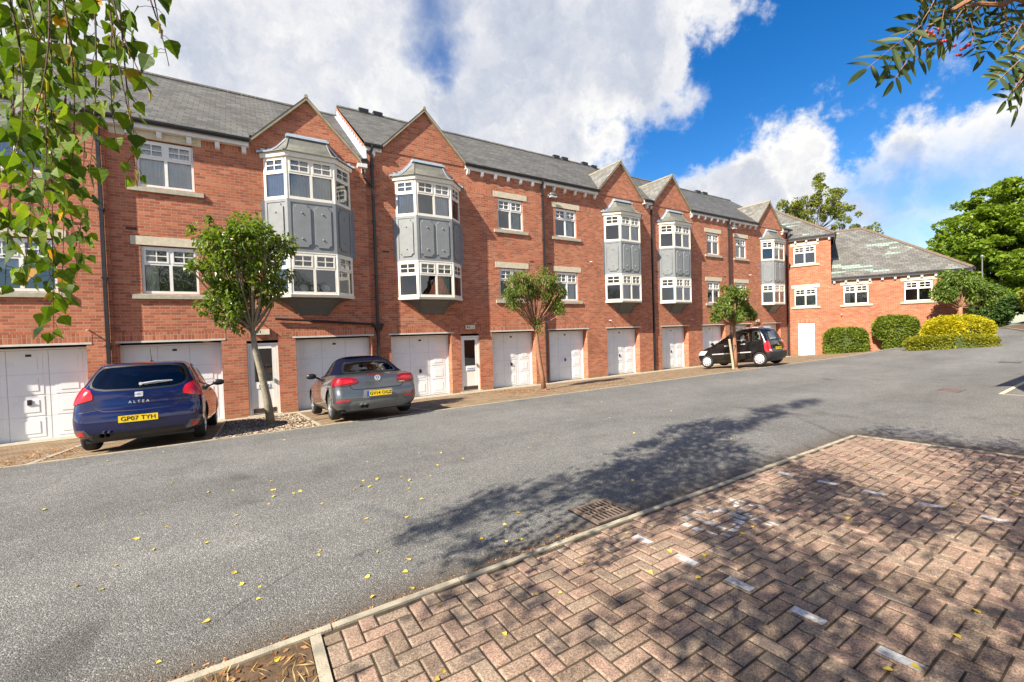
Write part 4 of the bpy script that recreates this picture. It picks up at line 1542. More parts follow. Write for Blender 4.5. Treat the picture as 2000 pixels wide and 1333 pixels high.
def terrace_block(name, label, units, ev, ridge, xa, xb, yback=23.4):
    """units: list of dicts. ev / ridge: eaves and ridge heights (world z)"""
    base = Vector(((xa + xb) / 2, units[0]['y'], 0))
    root = thing(name, label, 'apartment block', base)
    off = base
    yw = min(u['y'] for u in units)
    ye = yw - .07
    for u in units:
        y = u['y']
        holes = []
        for (a, b) in u['garages']:
            holes.append((a, b, .0, ZO, .42))
        if u.get('door'):
            holes.append((u['door'][0], u['door'][1], .0, ZO - .04, .12))
        xw, xbay = u['win'], u['bay']
        holes.append((xw - .60, xw + .60, ZD + .0, ZD + 1.245, .14))
        holes.append((xw - .60, xw + .60, ZD - 2.79, ZD - 1.535, .14))
        holes.append((xbay - 1.05, xbay + 1.05, ZD + .02, ZD + 1.2, .05))
        holes.append((xbay - 1.05, xbay + 1.05, ZD - 2.77, ZD - 1.58, .05))
        mb = MB()
        wall_cells(mb, u['x0'], u['x1'], 0.0, ev - .02, y, holes)
        # returns of the stepped front
        nxt = u.get('ret', .0)
        if nxt:
            mb.quad((u['x1'], y, 0), (u['x1'], y + nxt, 0), (u['x1'], y + nxt, ev - .02), (u['x1'], y, ev - .02))
        part(root, off, 'wall', mb, M['brick'])
        # soldier courses
        def soldier(a, b, dd, za, zb):
            mb = MB()
            mb.box(a, b, y - dd, y + .02, za, zb)
            part(root, off, 'soldier_course', mb, M['soldier'])
        for (a, b) in u['garages'] + ([u['door']] if u.get('door') else []):
            soldier(a - .11, b + .11, .004, ZO + .051, ZO + .275)
        xsb = [u['x0'] + .002, xw - .79 - .002, xw + .79 + .002, xbay - 1.5, xbay + 1.5, u['x1'] - .002]
        segs = []
        pts_ = sorted([(xw - .795, xw + .795), (xbay - 1.28, xbay + 1.28)])
        cur = u['x0'] + .01
        for a, b in pts_:
            if a > cur + .05:
                segs.append((cur, a))
            cur = max(cur, b)
        if u['x1'] - .01 > cur + .05:
            segs.append((cur, u['x1'] - .01))
        for a, b in segs:
            soldier(a, b, .003, ZD + 1.25, ZD + 1.472)
        # cream lintels and windows
        add_window(root, off, xw, y, ZD, cur=u['cu'], lint_dx=u.get('ldx', 0), lint_hw=u.get('lhw', .79), label=u['wl'] + ', upper floor')
        add_window(root, off, xw, y, ZD - 2.79, h=1.235, cur=u['cl'], label=u['wl'] + ', lower floor')
        add_bay(root, off, xbay, y, u['cb'], u['bl'])
        for k, (a, b) in enumerate(u['garages']):
            add_garage(root, off, a, b, y, label=u['gl'][k])
        if u.get('door'):
            add_door(root, off, sum(u['door']) / 2, y, u['dl'])
            xd = sum(u['door']) / 2
            mb = MB()
            mb.box(xd - .19, xd + .19, y - .07, y - .005, ZO + .13, ZO + .29)
            part(root, off, 'name_sign', mb, M['cream_sign'])
            mb = MB()
            mb.box(xd - .14, xd - .10, y - .073, y - .0705, ZO + .18, ZO + .25)
            mb.box(xd - .06, xd - .04, y - .073, y - .0705, ZO + .18, ZO + .25)
            part(root, off, 'sign_marks', mb, M['ink'])
        # gable over the bay
        xc = u['gx']
        gb, ga, hw = ev - .10, ev + 1.52, 1.50
        mb = MB()
        yf = y - .025
        mb.poly([(xc - hw, yf, gb), (xc + hw, yf, gb), (xc + hw, yf, ev + .04), (xc, yf, ga), (xc - hw, yf, ev + .04)])
        mb.quad((xc - hw, y, gb), (xc + hw, y, gb), (xc + hw, yf, gb), (xc - hw, yf, gb))
        mb.quad((xc - hw, y + 1.5, gb), (xc - hw, yf, gb), (xc - hw, yf, ev + .04), (xc - hw, y + 1.5, ev + .04))
        mb.quad((xc + hw, yf, gb), (xc + hw, y + 1.5, gb), (xc + hw, y + 1.5, ev + .04), (xc + hw, yf, ev + .04))
        part(root, off, 'gable_wall', mb, M['brick'])
        mb = MB()
        mv = MB()
        yb = ye + (ga + .12 - ev) / SL + .35
        for sg in (-1, 1):
            e = Vector((xc + sg * (hw + .14), 0, ev - .04))
            a = Vector((xc, 0, ga + .12))
            th = .07
            d = (a - e).normalized()
            nrm = Vector((d.z * -sg, 0, abs(d.x))) if False else Vector((sg * d.z, 0, abs(d.x)))
            e0, a0 = e - nrm * th, a - nrm * th
            y0 = y - .14
            quads = [((e.x, y0, e.z), (a.x, y0, a.z), (a.x, yb, a.z), (e.x, yb, e.z))]
            for q in quads:
                q = q if sg < 0 else q[::-1]
                mb.quad(*q)
            # verge: stone/mortar edge below the slates
            p = [(e.x, y0 + .01, e.z - .012), (a.x, y0 + .01, a.z - .012), (a.x, y0 + .01, a.z - .11), (e.x + (-sg) * .0, y0 + .01, e.z - .11)]
            q = [(x_, y - .024 + .02, z_) for x_, _, z_ in p]
            mv.add(p + q, [(0, 1, 2, 3), (7, 6, 5, 4), (0, 4, 5, 1), (1, 5, 6, 2), (2, 6, 7, 3), (3, 7, 4, 0)])
            mb.quad((e.x, y0, e.z), (e.x, yb, e.z), (e.x, yb, e.z - .03), (e.x, y0, e.z - .03))
        mv.tube([(xc, y - .145, ga + .125), (xc, yb, ga + .125)], .055, 8)
        part(root, off, 'gable_roof', mb, M['slate_gable'], fixn=True)
        part(root, off, 'verge', mv, M['verge'])
    # main roof
    mb = MB()
    e_ = ye - .06
    z_e = ev + .02
    gsp = sorted((u['gx'] - 1.54, u['gx'] + 1.54, u['y'] + .04) for u in units)
    cuts = [xa]
    for a, b, _ in gsp:
        cuts += [a, b]
    cuts.append(xb)
    for k, (a, b) in enumerate(zip(cuts[:-1], cuts[1:])):
        yy = e_ if k % 2 == 0 else gsp[k // 2][2]
        zz = z_e + (ridge - z_e) * (yy - e_) / (RIDGE_Y - e_)
        mb.quad((a, yy, zz), (b, yy, zz), (b, RIDGE_Y, ridge), (a, RIDGE_Y, ridge))
    mb.quad((xb, 2 * RIDGE_Y - e_, z_e), (xa, 2 * RIDGE_Y - e_, z_e), (xa, RIDGE_Y, ridge), (xb, RIDGE_Y, ridge))
    for a, b in zip(cuts[::2], cuts[1::2]):
        mb.quad((a, e_, z_e - .05), (b, e_, z_e - .05), (b, e_, z_e), (a, e_, z_e))
    part(root, off, 'roof', mb, M['slate'])
    mb = MB()
    x = xa
    while x < xb - .05:
        x2 = min(x + .45, xb)
        mb.tube([(x + .004, RIDGE_Y, ridge - .01), (x2 - .004, RIDGE_Y, ridge - .01)], .085, 8)
        x = x2
    part(root, off, 'ridge_tiles', mb, M['slate_gable'])
    # eaves line: soffit, fascia, gutter, corbels between the gables
    spans = []
    cur = xa
    for u in sorted(units, key=lambda q: q['gx']):
        spans.append((cur, u['gx'] - 1.56))
        cur = u['gx'] + 1.56
    spans.append((cur, xb))
    for a, b in spans:
        mf, mg = MB(), MB()
        if b - a < .15:
            continue
        mf.box(a, b, ye + .0, ye + .03, ev - .20, ev - .005)
        mf.box(a, b, ye + .03, yw + .35, ev - .20, ev - .17)
        n = 10
        pr = [(ye - .058 + .055 * math.cos(PI + PI * k / n), ev - .02 + .075 * math.sin(PI + PI * k / n)) for k in range(n + 1)]
        pts = [(a - .02, p[0], p[1]) for p in pr] + [(b + .02, p[0], p[1]) for p in pr]
        mg.add(pts, [(k, k + 1, n + 2 + k, n + 1 + k) for k in range(n)] + [tuple(range(n + 1)), tuple(range(2 * n + 1, n, -1))])
        mg.box(a - .02, b + .02, ye - .115, ye - .002, ev - .02, ev + .005)
        m = max(1, int(round((b - a) / .58)))
        for k in range(m):
            xc = a + .12 + (b - a - .24) * (k / (m - 1) if m > 1 else .5)
            yy = [u['y'] for u in units if u['x0'] - .05 <= xc <= u['x1'] + .05]
            yy = yy[0] if yy else yw
            mc = MB()
            mc.hexa([(xc - .055, yy - .085, ev - .36), (xc + .055, yy - .085, ev - .36), (xc + .055, yy + .02, ev - .40), (xc - .055, yy + .02, ev - .40),
                     (xc - .055, yy - .125, ev - .205), (xc + .055, yy - .125, ev - .205), (xc + .055, yy + .02, ev - .205), (xc - .055, yy + .02, ev - .205)])
            part(root, off, 'corbel', mc, M['fascia'])
        part(root, off, 'fascia_board', mf, M['fascia'])
        part(root, off, 'gutter', mg, M['black'])
    # end and back walls
    mb = MB()
    yf0, yf1 = units[0]['y'], units[-1]['y']
    mb.poly([(xa, yback, 0), (xa, yf0, 0), (xa, yf0, ev), (xa, RIDGE_Y, ridge - .05), (xa, yback, ev)])
    mb.poly([(xb, yf1, 0), (xb, yback, 0), (xb, yback, ev), (xb, RIDGE_Y, ridge - .05), (xb, yf1, ev)])
    mb.quad((xb, yback, 0), (xa, yback, 0), (xa, yback, ev), (xb, yback, ev))
    part(root, off, 'end_wall', mb, M['brick'])
    return root, off


def downpipe(root, off, x, y, ztop, label=None, ye=None, zb=.06):
    mb = MB()
    mb.box(x - .036, x + .036, y - .098, y - .024, zb, ztop - .32)
    mb.tube([(x, y - .06, ztop - .33), (x, y - .09, ztop - .22), (x, (ye or y) - .08, ztop - .10), (x, (ye or y) - .08, ztop - .02)], .036, 8)
    for k in range(5):
        zz = .5 + (ztop - 1.2) * k / 4
        mb.box(x - .055, x + .055, y - .105, y - .002, zz, zz + .05)
    o = part(root, off, 'downpipe', mb, M['pipe'])
    if label:
        o['label'] = label


def rod(root, off, x, y, z, L=.15, mat='fascia'):
    mb = MB()
    mb.tube([(x, y + .01, z), (x, y - L, z - .01)], .017, 8)
    part(root, off, 'overflow_pipe', mb, M[mat])


def security_light(root, off, x, y, z):
    mb = MB()
    mb.box(x - .12, x - .07, y - .06, y - .002, z - .03, z + .09)
    mb.tube([(x - .1, y - .04, z + .05), (x - .02, y - .16, z + .06)], .018, 6)
    part(root, off, 'light_bracket', mb, M['fascia'])
    mb = MB()
    prof = [(-.16, .03), (-.13, .07), (.0, .095), (.14, .085), (.22, .05), (.25, .01)]
    mb.lathe([(a, r) for a, r in prof], 'x', 14, 0, (x + .04, y - .22, z + .06))
    mb2 = MB()
    mb2.box(x - .09, x + .22, y - .29, y - .15, z - .06, z + .005)
    part(root, off, 'security_light', mb, M['steel'], smooth=True)
    part(root, off, 'light_diffuser', mb2, M['lampglass'])


UA = dict(x0=-10.6, x1=-2.83, y=14.42, win=-4.38, bay=-7.84, gx=-7.84, garages=[(-5.56, -3.34), (-9.0, -6.75)], ret=.09, cu=[('full', 'curtain_blue')], cl=[('blind', 'curtain_cream')],
          cb=[(1, .08, .92, 'u', 'curtain_cream')], wl='window left of the first downpipe', bl='bay window at the far left end', gl=['white garage door at the left edge of the photo', 'white garage door under the leftmost bay'])
UB = dict(x0=-2.83, x1=3.55, y=14.51, win=-1.645, bay=1.82, gx=1.83, garages=[(-2.80, -.60), (1.27, 3.52)], door=(.0, .80), ret=.11,
          cu=[('full', 'curtain_blue')], cl=[('left', 'curtain_cream')], ldx=-.16, lhw=.95,
          cb=[(0, .08, .92, 'u', 'curtain_blue'), (1, .08, .92, 'u', 'curtain_cream'), (2, .5, .92, 'u', 'curtain_green'), (2, .25, .9, 'l', 'curtain_cream')],
          wl='wide window above the blue car', bl='leftmost full bay, pale curtains upstairs and plates below', gl=['white garage door behind the blue car', 'white garage door behind the grey convertible'], dl='white entrance door behind the first street tree')
UC = dict(x0=3.55, x1=10.9, y=14.62, win=9.225, bay=5.745, gx=5.67, garages=[(4.21, 6.45), (8.19, 10.27)], door=(6.84, 7.62), ret=.09,
          cu=[('right', 'curtain_green')], cl=[('left', 'curtain_green')],
          cb=[(0, .08, .92, 'u', 'curtain_blue'), (1, .55, .92, 'u', 'curtain_blue'), (1, .55, .9, 'l', 'curtain_green')],
          wl='window above the second street tree', bl='bay with one pale curtain and a white flower below', gl=['white garage door just right of the grey convertible', 'white garage door left of the second street tree'], dl='white entrance door with a blue lettered sign')
UD = dict(x0=10.9, x1=17.68, y=14.71, win=12.15, bay=15.635, gx=15.53, garages=[(11.05, 13.22), (14.46, 16.67)], ret=.07,
          cu=[('right', 'curtain_blue')], cl=[('right', 'curtain_cream')],
          cb=[(1, .08, .48, 'u', 'curtain_cream'), (1, .56, .92, 'u', 'curtain_blue'), (1, .08, .45, 'l', 'curtain_cream')],
          wl='window right of the middle downpipe', bl='third bay from the left, grey glass upstairs', gl=['white garage door right of the second street tree', 'white garage door below the third bay'])
UE = dict(x0=17.68, x1=24.7, y=14.78, win=23.09, bay=19.60, gx=19.42, garages=[(18.46, 20.66), (21.92, 24.15)], ret=.07,
          cu=[('right', 'curtain_blue')], cl=[('right', 'curtain_cream')],
          cb=[(1, .6, .92, 'u', 'curtain_blue'), (1, .1, .92, 'l', 'curtain_blue')],
          wl='window right of the fourth bay', bl='fourth bay from the left', gl=['white garage door left of the black minivan', 'white garage door behind the nose of the black minivan'])
UF = dict(x0=24.7, x1=31.95, y=14.87, win=26.09, bay=29.59, gx=29.35, garages=[(24.93, 27.1), (28.5, 30.7)], door=(27.4, 28.16), ret=.0,
          cu=[('full', 'curtain_cream')], cl=[('right', 'curtain_cream')],
          cb=[(1, .08, .92, 'u', 'curtain_cream'), (1, .08, .92, 'l', 'curtain_cream')],
          wl='window left of the last bay', bl='last bay beside the end wing', gl=['white garage door behind the roof of the black minivan', 'white garage door in the inner corner'], dl='white entrance door hidden behind the black minivan')

EV1, RG1 = 5.72 + ZO, 9.18 + ZO
EV2, RG2 = 6.36 + ZO, 9.60 + ZO
r1, o1 = terrace_block('brick_terrace_block', 'red brick apartment block at the left with the lower slate roof and one full gable', [UA, UB], EV1, RG1, -10.6, 3.548)
r2_, o2 = terrace_block('brick_terrace_block', 'middle red brick apartment block with the taller roof between the second and third gables', [UC, UD], EV2, RG2, 3.552, 17.678)
r3, o3 = terrace_block('brick_terrace_block', 'far red brick apartment block behind the black minivan, next to the end wing', [UE, UF], EV2 - .004, RG2 - .06, 17.682, 31.95)
for o_ in (r1, r2_, r3):
    o_['group'] = 'apartment blocks of the terrace'
downpipe(r1, o1, -2.93, 14.42, EV1, 'black downpipe left of the wide window', 14.35)
downpipe(r2_, o2, 3.78, 14.62, EV2, 'black downpipe between the two front gables', 14.55)
downpipe(r2_, o2, 10.80, 14.62, EV2, 'black downpipe in the middle of the block', 14.55)
downpipe(r3, o3, 17.79, 14.78, EV2, None, 14.71)
downpipe(r3, o3, 24.60, 14.78, EV2, None, 14.71)
downpipe(r3, o3, 31.60, 14.87, EV2, 'black downpipe in the inner corner', 14.71)
mb = MB()
mb.tube([(.75, 14.44, 2.87), (3.6, 14.44, 2.66), (3.76, 14.52, 2.63)], .036, 8)
mb.hexa([(3.70, 14.50, 2.45), (3.88, 14.50, 2.45), (3.88, 14.66, 2.45), (3.70, 14.66, 2.45), (3.62, 14.44, 2.68), (3.96, 14.44, 2.68), (3.96, 14.67, 2.68), (3.62, 14.67, 2.68)])
part(r1, o1, 'branch_pipe', mb, M['pipe'], 'thin black pipe sloping under the first bay')
mb = MB()
mb.tube([(3.42, 14.32, EV1 - .05), (3.44, 14.42, EV1 - .3), (3.48, 14.43, EV1 - .55), (3.76, 14.53, EV1 - .75)], .036, 8)
part(r1, o1, 'offset_pipe', mb, M['pipe'])
mb = MB()
mb.box(3.25, 3.54, 14.22, 14.40, EV1 - .28, EV1 - .16)
part(r1, o1, 'eaves_box', mb, M['fascia'])
for (a, b) in ((4.45, 4.85), (5.05, 5.45)):
    mb = MB(); mb.box(a, b, 18.9, 19.1, RG2 + .02, RG2 + .16); part(r2_, o2, 'ridge_vent', mb, M['black'])
for (a, b) in ((14.9, 15.3), (15.5, 15.9), (17.0, 17.4)):
    mb = MB(); mb.box(a, b, 18.9, 19.1, RG2 + .02, RG2 + .16); part(r2_, o2, 'ridge_vent', mb, M['black'])
for (a, b) in ((17.72, 18.1), (27.7, 28.2), (28.5, 29.0)):
    mb = MB(); mb.box(a, b, 18.9, 19.1, RG2 - .04, RG2 + .10); part(r3, o3, 'ridge_vent', mb, M['black'])
# lead strip where the lower roof meets the taller block
mb = MB()
for k in range(16):
    ya, yb = 14.3 + 4.7 * k / 16, 14.3 + 4.7 * (k + 1) / 16
    za, zb = roof_z(ya, EV1 + .02, 14.29, RG1), roof_z(yb, EV1 + .02, 14.29, RG1)
    mb.quad((3.44, ya, za + .012), (3.54, ya, za + .03), (3.54, yb, zb + .03), (3.44, yb, zb + .012))
    mb.quad((3.541, ya, za + .02), (3.541, yb - .03, za + .02), (3.541, yb - .03, zb + .19), (3.541, ya, zb + .12))
part(r1, o1, 'roof_flashing', mb, M['leadlight'])
rod(r1, o1, -3.29, 14.42, 2.64)
rod(r1, o1, .35, 14.50, 2.80)
rod(r2_, o2, 7.42, 14.62, 2.64, .14)
rod(r2_, o2, 13.5, 14.71, 5.36)
rod(r2_, o2, 14.62, 14.71, 2.66)
rod(r3, o3, 26.95, 14.87, 5.36)
rod(r3, o3, 20.9, 14.78, 2.62, .14)
security_light(r2_, o2, 11.24, 14.71, 7.98)
security_light(r3, o3, 25.02, 14.87, 8.07)
# dark air bricks
M['air'] = plain('air_brick', (.10, .035, .025), .9)
for rr, oo, x, y, z in ((r1, o1, -3.4, 14.42, 5.2), (r1, o1, -2.4, 14.51, 5.2), (r2_, o2, 3.25 + .9, 14.62, 5.1), (r2_, o2, 10.2, 14.62, 5.12), (r2_, o2, 11.2, 14.71, 5.1), (r3, o3, 18.2, 14.78, 5.1), (r3, o3, 24.2, 14.78, 5.1)):
    mb = MB()
    mb.box(x - .11, x + .11, y - .003, y + .01, z, z + .065)
    part(rr, oo, 'air_brick', mb, M['air'])

# plates and flowers stood in the windows
def plate_thing(x, y, z, label):
    t = thing('plate', label, 'plate', (x, y, z), 0, 'plates stood in the bay window')
    mb = MB()
    mb.lathe([(.0, .001), (.0, .115), (.012, .12), (.006, .08), (.004, .001)], 'y', 24, 0, (0, 0, .12))
    o = obj('dish', mb.mesh('dish', M['ceramic'], smooth=True), t, rot=(math.radians(-12), 0, 0))
    mb = MB()
    mb.lathe([(-.003, .07), (-.003, .052), (-.001, .052)], 'y', 20, 0, (0, 0, .12))
    obj('rim_ring', mb.mesh('rim_ring', M['blue_ink2']), t, rot=(math.radians(-12), 0, 0))
    mb = MB()
    mb.box(-.06, .06, .02, .06, 0, .03)
    obj('stand', mb.mesh('stand', M['bark_dark']), t)
M['blue_ink2'] = plain('pale_blue_glaze', (.35, .5, .62), .3)
yb_ = 14.50 - .42
for xx, lb in ((1.52, 'left white plate stood in the lower window of the first bay'), (1.83, 'white plate behind the middle mullion of the first bay'), (2.13, 'right white plate stood in the lower window of the first bay')):
    plate_thing(xx, yb_, ZD - 2.79 + .085, lb)
t = thing('flower_vase', 'white flowers in a vase in the lower window of the second bay', 'vase', (5.78, 14.28, ZD - 2.79 + .09))
mb = MB()
mb.lathe([(0, .04), (.02, .055), (.10, .06), (.17, .03), (.2, .04)], 'z', 16)
obj('vase', mb.mesh('vase', M['ceramic'], smooth=True), t)
mb = MB()
for k in range(5):
    mb.tube([(0, 0, .15), (random.uniform(-.08, .08), 0, .3), (random.uniform(-.2, .2), random.uniform(-.05, .05), random.uniform(.38, .5))], .006, 5)
obj('stem', mb.mesh('stem', M['leaf_conifer']), t)
items = [((random.uniform(-.2, .2), random.uniform(-.05, .05), random.uniform(.36, .52)), rndn(), .04, .03, random.uniform(0, 6)) for _ in range(60)]
obj('blossom', scatter_mesh('blossom', M['ceramic'], items), t)


# ================================================================== END WING
WG = thing('brick_end_wing', 'lower red brick wing at the right end with hipped slate roofs and one white door', 'apartment building', (31.91, 15.07, 0), math.atan2(-.9269, .3754))
O0 = Vector((0, 0, 0))
zl, zr = 5.75 + ZO, 2.84 + ZO
mb = MB()
WN = [(1.09, 3.95 + ZO), (1.115, 1.08 + ZO), (3.78, 1.08 + ZO), (6.71, 1.08 + ZO)]
holes = [(x - .62, x + .62, z, z + 1.245, .14) for x, z in WN]
holes.append((.67, 1.59, .02, ZO - .02, .10))
wall_cells(mb, 0, 2.52, -.4, zl - .03, 0, [h for h in holes if h[1] < 2.6])
wall_cells(mb, 2.52, 8.72, -.4, zr - .03, 0, [h for h in holes if h[0] > 2.6])
mb.quad((2.52, 0, zr - .3), (2.52, 8.4, zr - .3), (2.52, 8.4, zl), (2.52, 0, zl))
mb.quad((8.72, 0, -.4), (8.72, 8.8, -.4), (8.72, 8.8, zr), (8.72, 0, zr))
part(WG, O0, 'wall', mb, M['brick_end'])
for i, (x, z) in enumerate(WN):
    add_window(WG, O0, x, 0, z, wd=1.24, cur=[[('net', 'net')], [('net', 'net')], [('left', 'curtain_cream')], []][i],
               label=['upper window of the end wing with a white net', 'lower window over the white door of the end wing', 'left window under the low eaves of the end wing', 'right window under the low eaves of the end wing'][i])
mb = MB()
mb.box(.67, 1.59, .06, .10, .03, ZO - .02)
D_ = part(WG, O0, 'service_door', mb, M['upvc'])
mb = MB()
mb.box(.73, .76, .035, .058, 1.0, 1.22)
mb.box(.73, .80, .02, .034, 1.10, 1.12)
obj('handle', mb.mesh('handle', M['chrome']), D_)
mb = MB()
mb.box(.93, 1.17, .052, .058, 1.86, 2.04)
obj('sign', mb.mesh('sign', plain('pinkish_sign', (.62, .42, .32), .6)), D_)
mb = MB()
mb.box(.56, 1.70, -.004, .02, ZO - .018, ZO + .21)
part(WG, O0, 'soldier_course', mb, M['soldier'])


def hip_roof(s0, s1, zeave, slope, half, ov, hipL, hipR, name):
    y0, y1 = -ov, -ov + 2 * half
    zt = zeave + slope * half
    a = Vector((s0, y0, zeave)); b = Vector((s1, y0, zeave)); c = Vector((s1, y1, zeave)); d = Vector((s0, y1, zeave))
    e = Vector((s0 + (half if hipL else 0), (y0 + y1) / 2, zt)); f = Vector((s1 - (half if hipR else 0), (y0 + y1) / 2, zt))
    mb = MB()
    mb.quad(a, b, f, e)
    mb.quad(c, d, e, f)
    if hipR: mb.poly([b, c, f])
    else: mb.poly([b, c, f])
    if hipL: mb.poly([d, a, e])
    part(WG, O0, name, mb, M['slate_patch'])
    mr = MB()
    def run(p, q, r=.095):
        n = max(1, int((q - p).length / .42))
        for k in range(n):
            u, v = p.lerp(q, k / n), p.lerp(q, (k + .985) / n)
            mr.tube([u + Vector((0, 0, .0)), v + Vector((0, 0, .0))], r, 7)
    if hipR: run(b, f); run(c, f)
    if hipL: run(a, e)
    run(e, f)
    part(WG, O0, 'ridge_tiles', mr, M['ridge'])
    # gutter, fascia, corbels
    mf, mg, mc = MB(), MB(), MB()
    mf.box(s0, s1 - .03, y0 + .04, y0 + .07, zeave - .20, zeave - .02)
    mf.box(s0, s1 - .03, y0 + .07, .0, zeave - .20, zeave - .17)
    mg.box(s0 - .02, s1 + .03, y0 - .09, y0 + .035, zeave - .10, zeave - .005)
    if hipR:
        mf.box(s1 - .03, s1, y0 + .04, y1, zeave - .20, zeave - .02)
        mg.box(s1 + .005, s1 + .09, y0 - .09, y1, zeave - .101, zeave - .006)
    n = int((s1 - s0) / .62)
    for k in range(n + 1):
        x = s0 + .15 + (s1 - s0 - .45) * k / n
        mc = MB()
        mc.hexa([(x - .055, -.12, zeave - .35), (x + .055, -.12, zeave - .35), (x + .055, .02, zeave - .38), (x - .055, .02, zeave - .38), (x - .055, -.17, zeave - .202), (x + .055, -.17, zeave - .202), (x + .055, .02, zeave - .202), (x - .055, .02, zeave - .202)])
        part(WG, O0, 'corbel', mc, M['fascia'])
    part(WG, O0, 'fascia_board', mf, M['fascia'])
    part(WG, O0, 'gutter', mg, M['black'])


hip_roof(-7.0, 2.74, zl, .80, 4.2, .22, False, True, 'upper_roof')
hip_roof(2.53, 8.95, zr, .815, 4.58, .22, False, True, 'lower_roof')
mb = MB()
mb.tube([(3.02, -.20, 2.70), (3.02, .01, 2.72)], .024, 8)
part(WG, O0, 'overflow_pipe', mb, M['fascia'])


# ================================================================== CARS
def interp(tab, z):
    if z <= tab[0][0]:
        return tab[0][1]
    for (a, va), (b, vb) in zip(tab[:-1], tab[1:]):
        if z <= b:
            t = (z - a) / (b - a)
            return va + (vb - va) * t
    return tab[-1][1]


def smooth_tab(tab, zs):
    """monotone-ish cubic (Catmull) sampling of a table"""
    out = []
    for z in zs:
        i = 0
        while i < len(tab) - 2 and z > tab[i + 1][0]:
            i += 1
        z0, v0 = tab[i]
        z1, v1 = tab[i + 1]
        vm = tab[i - 1] if i > 0 else (z0 - (z1 - z0), v0 - (v1 - v0))
        vp = tab[i + 2] if i + 2 < len(tab) else (z1 + (z1 - z0), v1 + (v1 - v0))
        h = z1 - z0
        t = min(1, max(0, (z - z0) / h))
        d = (v1 - v0) / h
        m0 = (v1 - vm[1]) / (z1 - vm[0])
        m1 = (vp[1] - v0) / (vp[0] - z0)
        lim = lambda m: 0 if m * d <= 0 else (min(abs(m), 3 * abs(d)) * (1 if d > 0 else -1))
        m0, m1 = lim(m0), lim(m1)
        out.append((2 * t ** 3 - 3 * t ** 2 + 1) * v0 + (t ** 3 - 2 * t ** 2 + t) * h * m0 + (-2 * t ** 3 + 3 * t ** 2) * v1 + (t ** 3 - t ** 2) * h * m1)
    return out


def outline(w, yr, yf, br, bf, rr, rf, nseg=9):
    """closed plan outline at one height, counter-clockwise from rear centre"""
    L = yf - yr
    w = max(w, .02)
    rx = min(rr, w * .75)
    fx = min(rf, w * .85)
    br = min(br, L * .2)
    bf = min(bf, L * .25)
    ry, fy = min(rr * 1.1, L * .3), min(rf * 1.7, L * .3)
    right = []
    for i in range(6):
        x = (w - rx) * i / 5
        right.append((x, yr + br * (x / w) ** 2))
    cy = yr + br * ((w - rx) / w) ** 2
    for i in range(1, nseg + 1):
        t = PI / 2 * i / nseg
        right.append((w - rx + rx * math.sin(t), cy + ry * (1 - math.cos(t))))
    y0 = cy + ry
    fcy = yf - bf * ((w - fx) / w) ** 2
    y1 = fcy - fy
    for i in range(1, 13):
        t = i / 12
        right.append((w * (1 + .012 * math.sin(PI * t)) if i < 12 else w, y0 + (y1 - y0) * t))
    for i in range(1, nseg + 1):
        t = PI / 2 * i / nseg
        right.append((w - fx + fx * math.cos(t), y1 + fy * math.sin(t)))
    for i in range(1, 6):
        x = (w - fx) * (1 - i / 5)
        right.append((x, yf - bf * (x / w) ** 2))
    left = [(-x, y) for x, y in right[1:-1]][::-1]
    return right + left


def car_solid(sp, zs, inset=0.0):
    ws, yr, yf = smooth_tab(sp['w'], zs), smooth_tab(sp['yr'], zs), smooth_tab(sp['yf'], zs)
    rings = [outline(ws[i] - inset, yr[i] + inset, yf[i] - inset, sp['br'], sp['bf'], sp['rr'], sp['rf']) for i in range(len(zs))]
    n = len(rings[0])
    pts = [(x, y, z) for z, r in zip(zs, rings) for x, y in r]
    fs = [(k * n + i, k * n + (i + 1) % n, (k + 1) * n + (i + 1) % n, (k + 1) * n + i) for k in range(len(zs) - 1) for i in range(n)]
    fs.append(tuple(reversed(range(n))))
    fs.append(tuple((len(zs) - 1) * n + i for i in range(n)))
    me = bpy.data.meshes.new('tmp')
    me.from_pydata(pts, [], fs)
    return me


def bool_apply(me, cutters):
    o = bpy.data.objects.new('tmp', me)
    COL.objects.link(o)
    cs = []
    for c in cutters:
        k = bpy.data.objects.new('tmpc', c)
        COL.objects.link(k)
        m = o.modifiers.new('b', 'BOOLEAN')
        m.operation = 'DIFFERENCE'
        m.solver = 'EXACT'
        m.object = k
        cs.append(k)
    dg = bpy.context.evaluated_depsgraph_get()
    res = bpy.data.meshes.new_from_object(o.evaluated_get(dg))
    for k in cs:
        cm = k.data
        bpy.data.objects.remove(k)
        bpy.data.meshes.remove(cm)
    bpy.data.objects.remove(o)
    bpy.data.meshes.remove(me)
    return res


def prism(poly, axis, a, b):
    n = len(poly)
    P = (lambda u, v, t: (t, u, v)) if axis == 'x' else (lambda u, v, t: (u, t, v))
    pts = [P(u, v, a) for u, v in poly] + [P(u, v, b) for u, v in poly]
    me = bpy.data.meshes.new('tmp')
    me.from_pydata(pts, [], [tuple(range(n)), tuple(range(2 * n - 1, n - 1, -1))] + [(i, n + i, n + (i + 1) % n, (i + 1) % n) for i in range(n)])
    bm = bmesh.new()
    bm.from_mesh(me)
    bmesh.ops.recalc_face_normals(bm, faces=bm.faces)
    bm.to_mesh(me)
    bm.free()
    return me


def cyl_x(y, z, r, x0, x1, seg=40):
    return prism([(y + r * math.cos(2 * PI * k / seg), z + r * math.sin(2 * PI * k / seg)) for k in range(seg)], 'x', x0, x1)


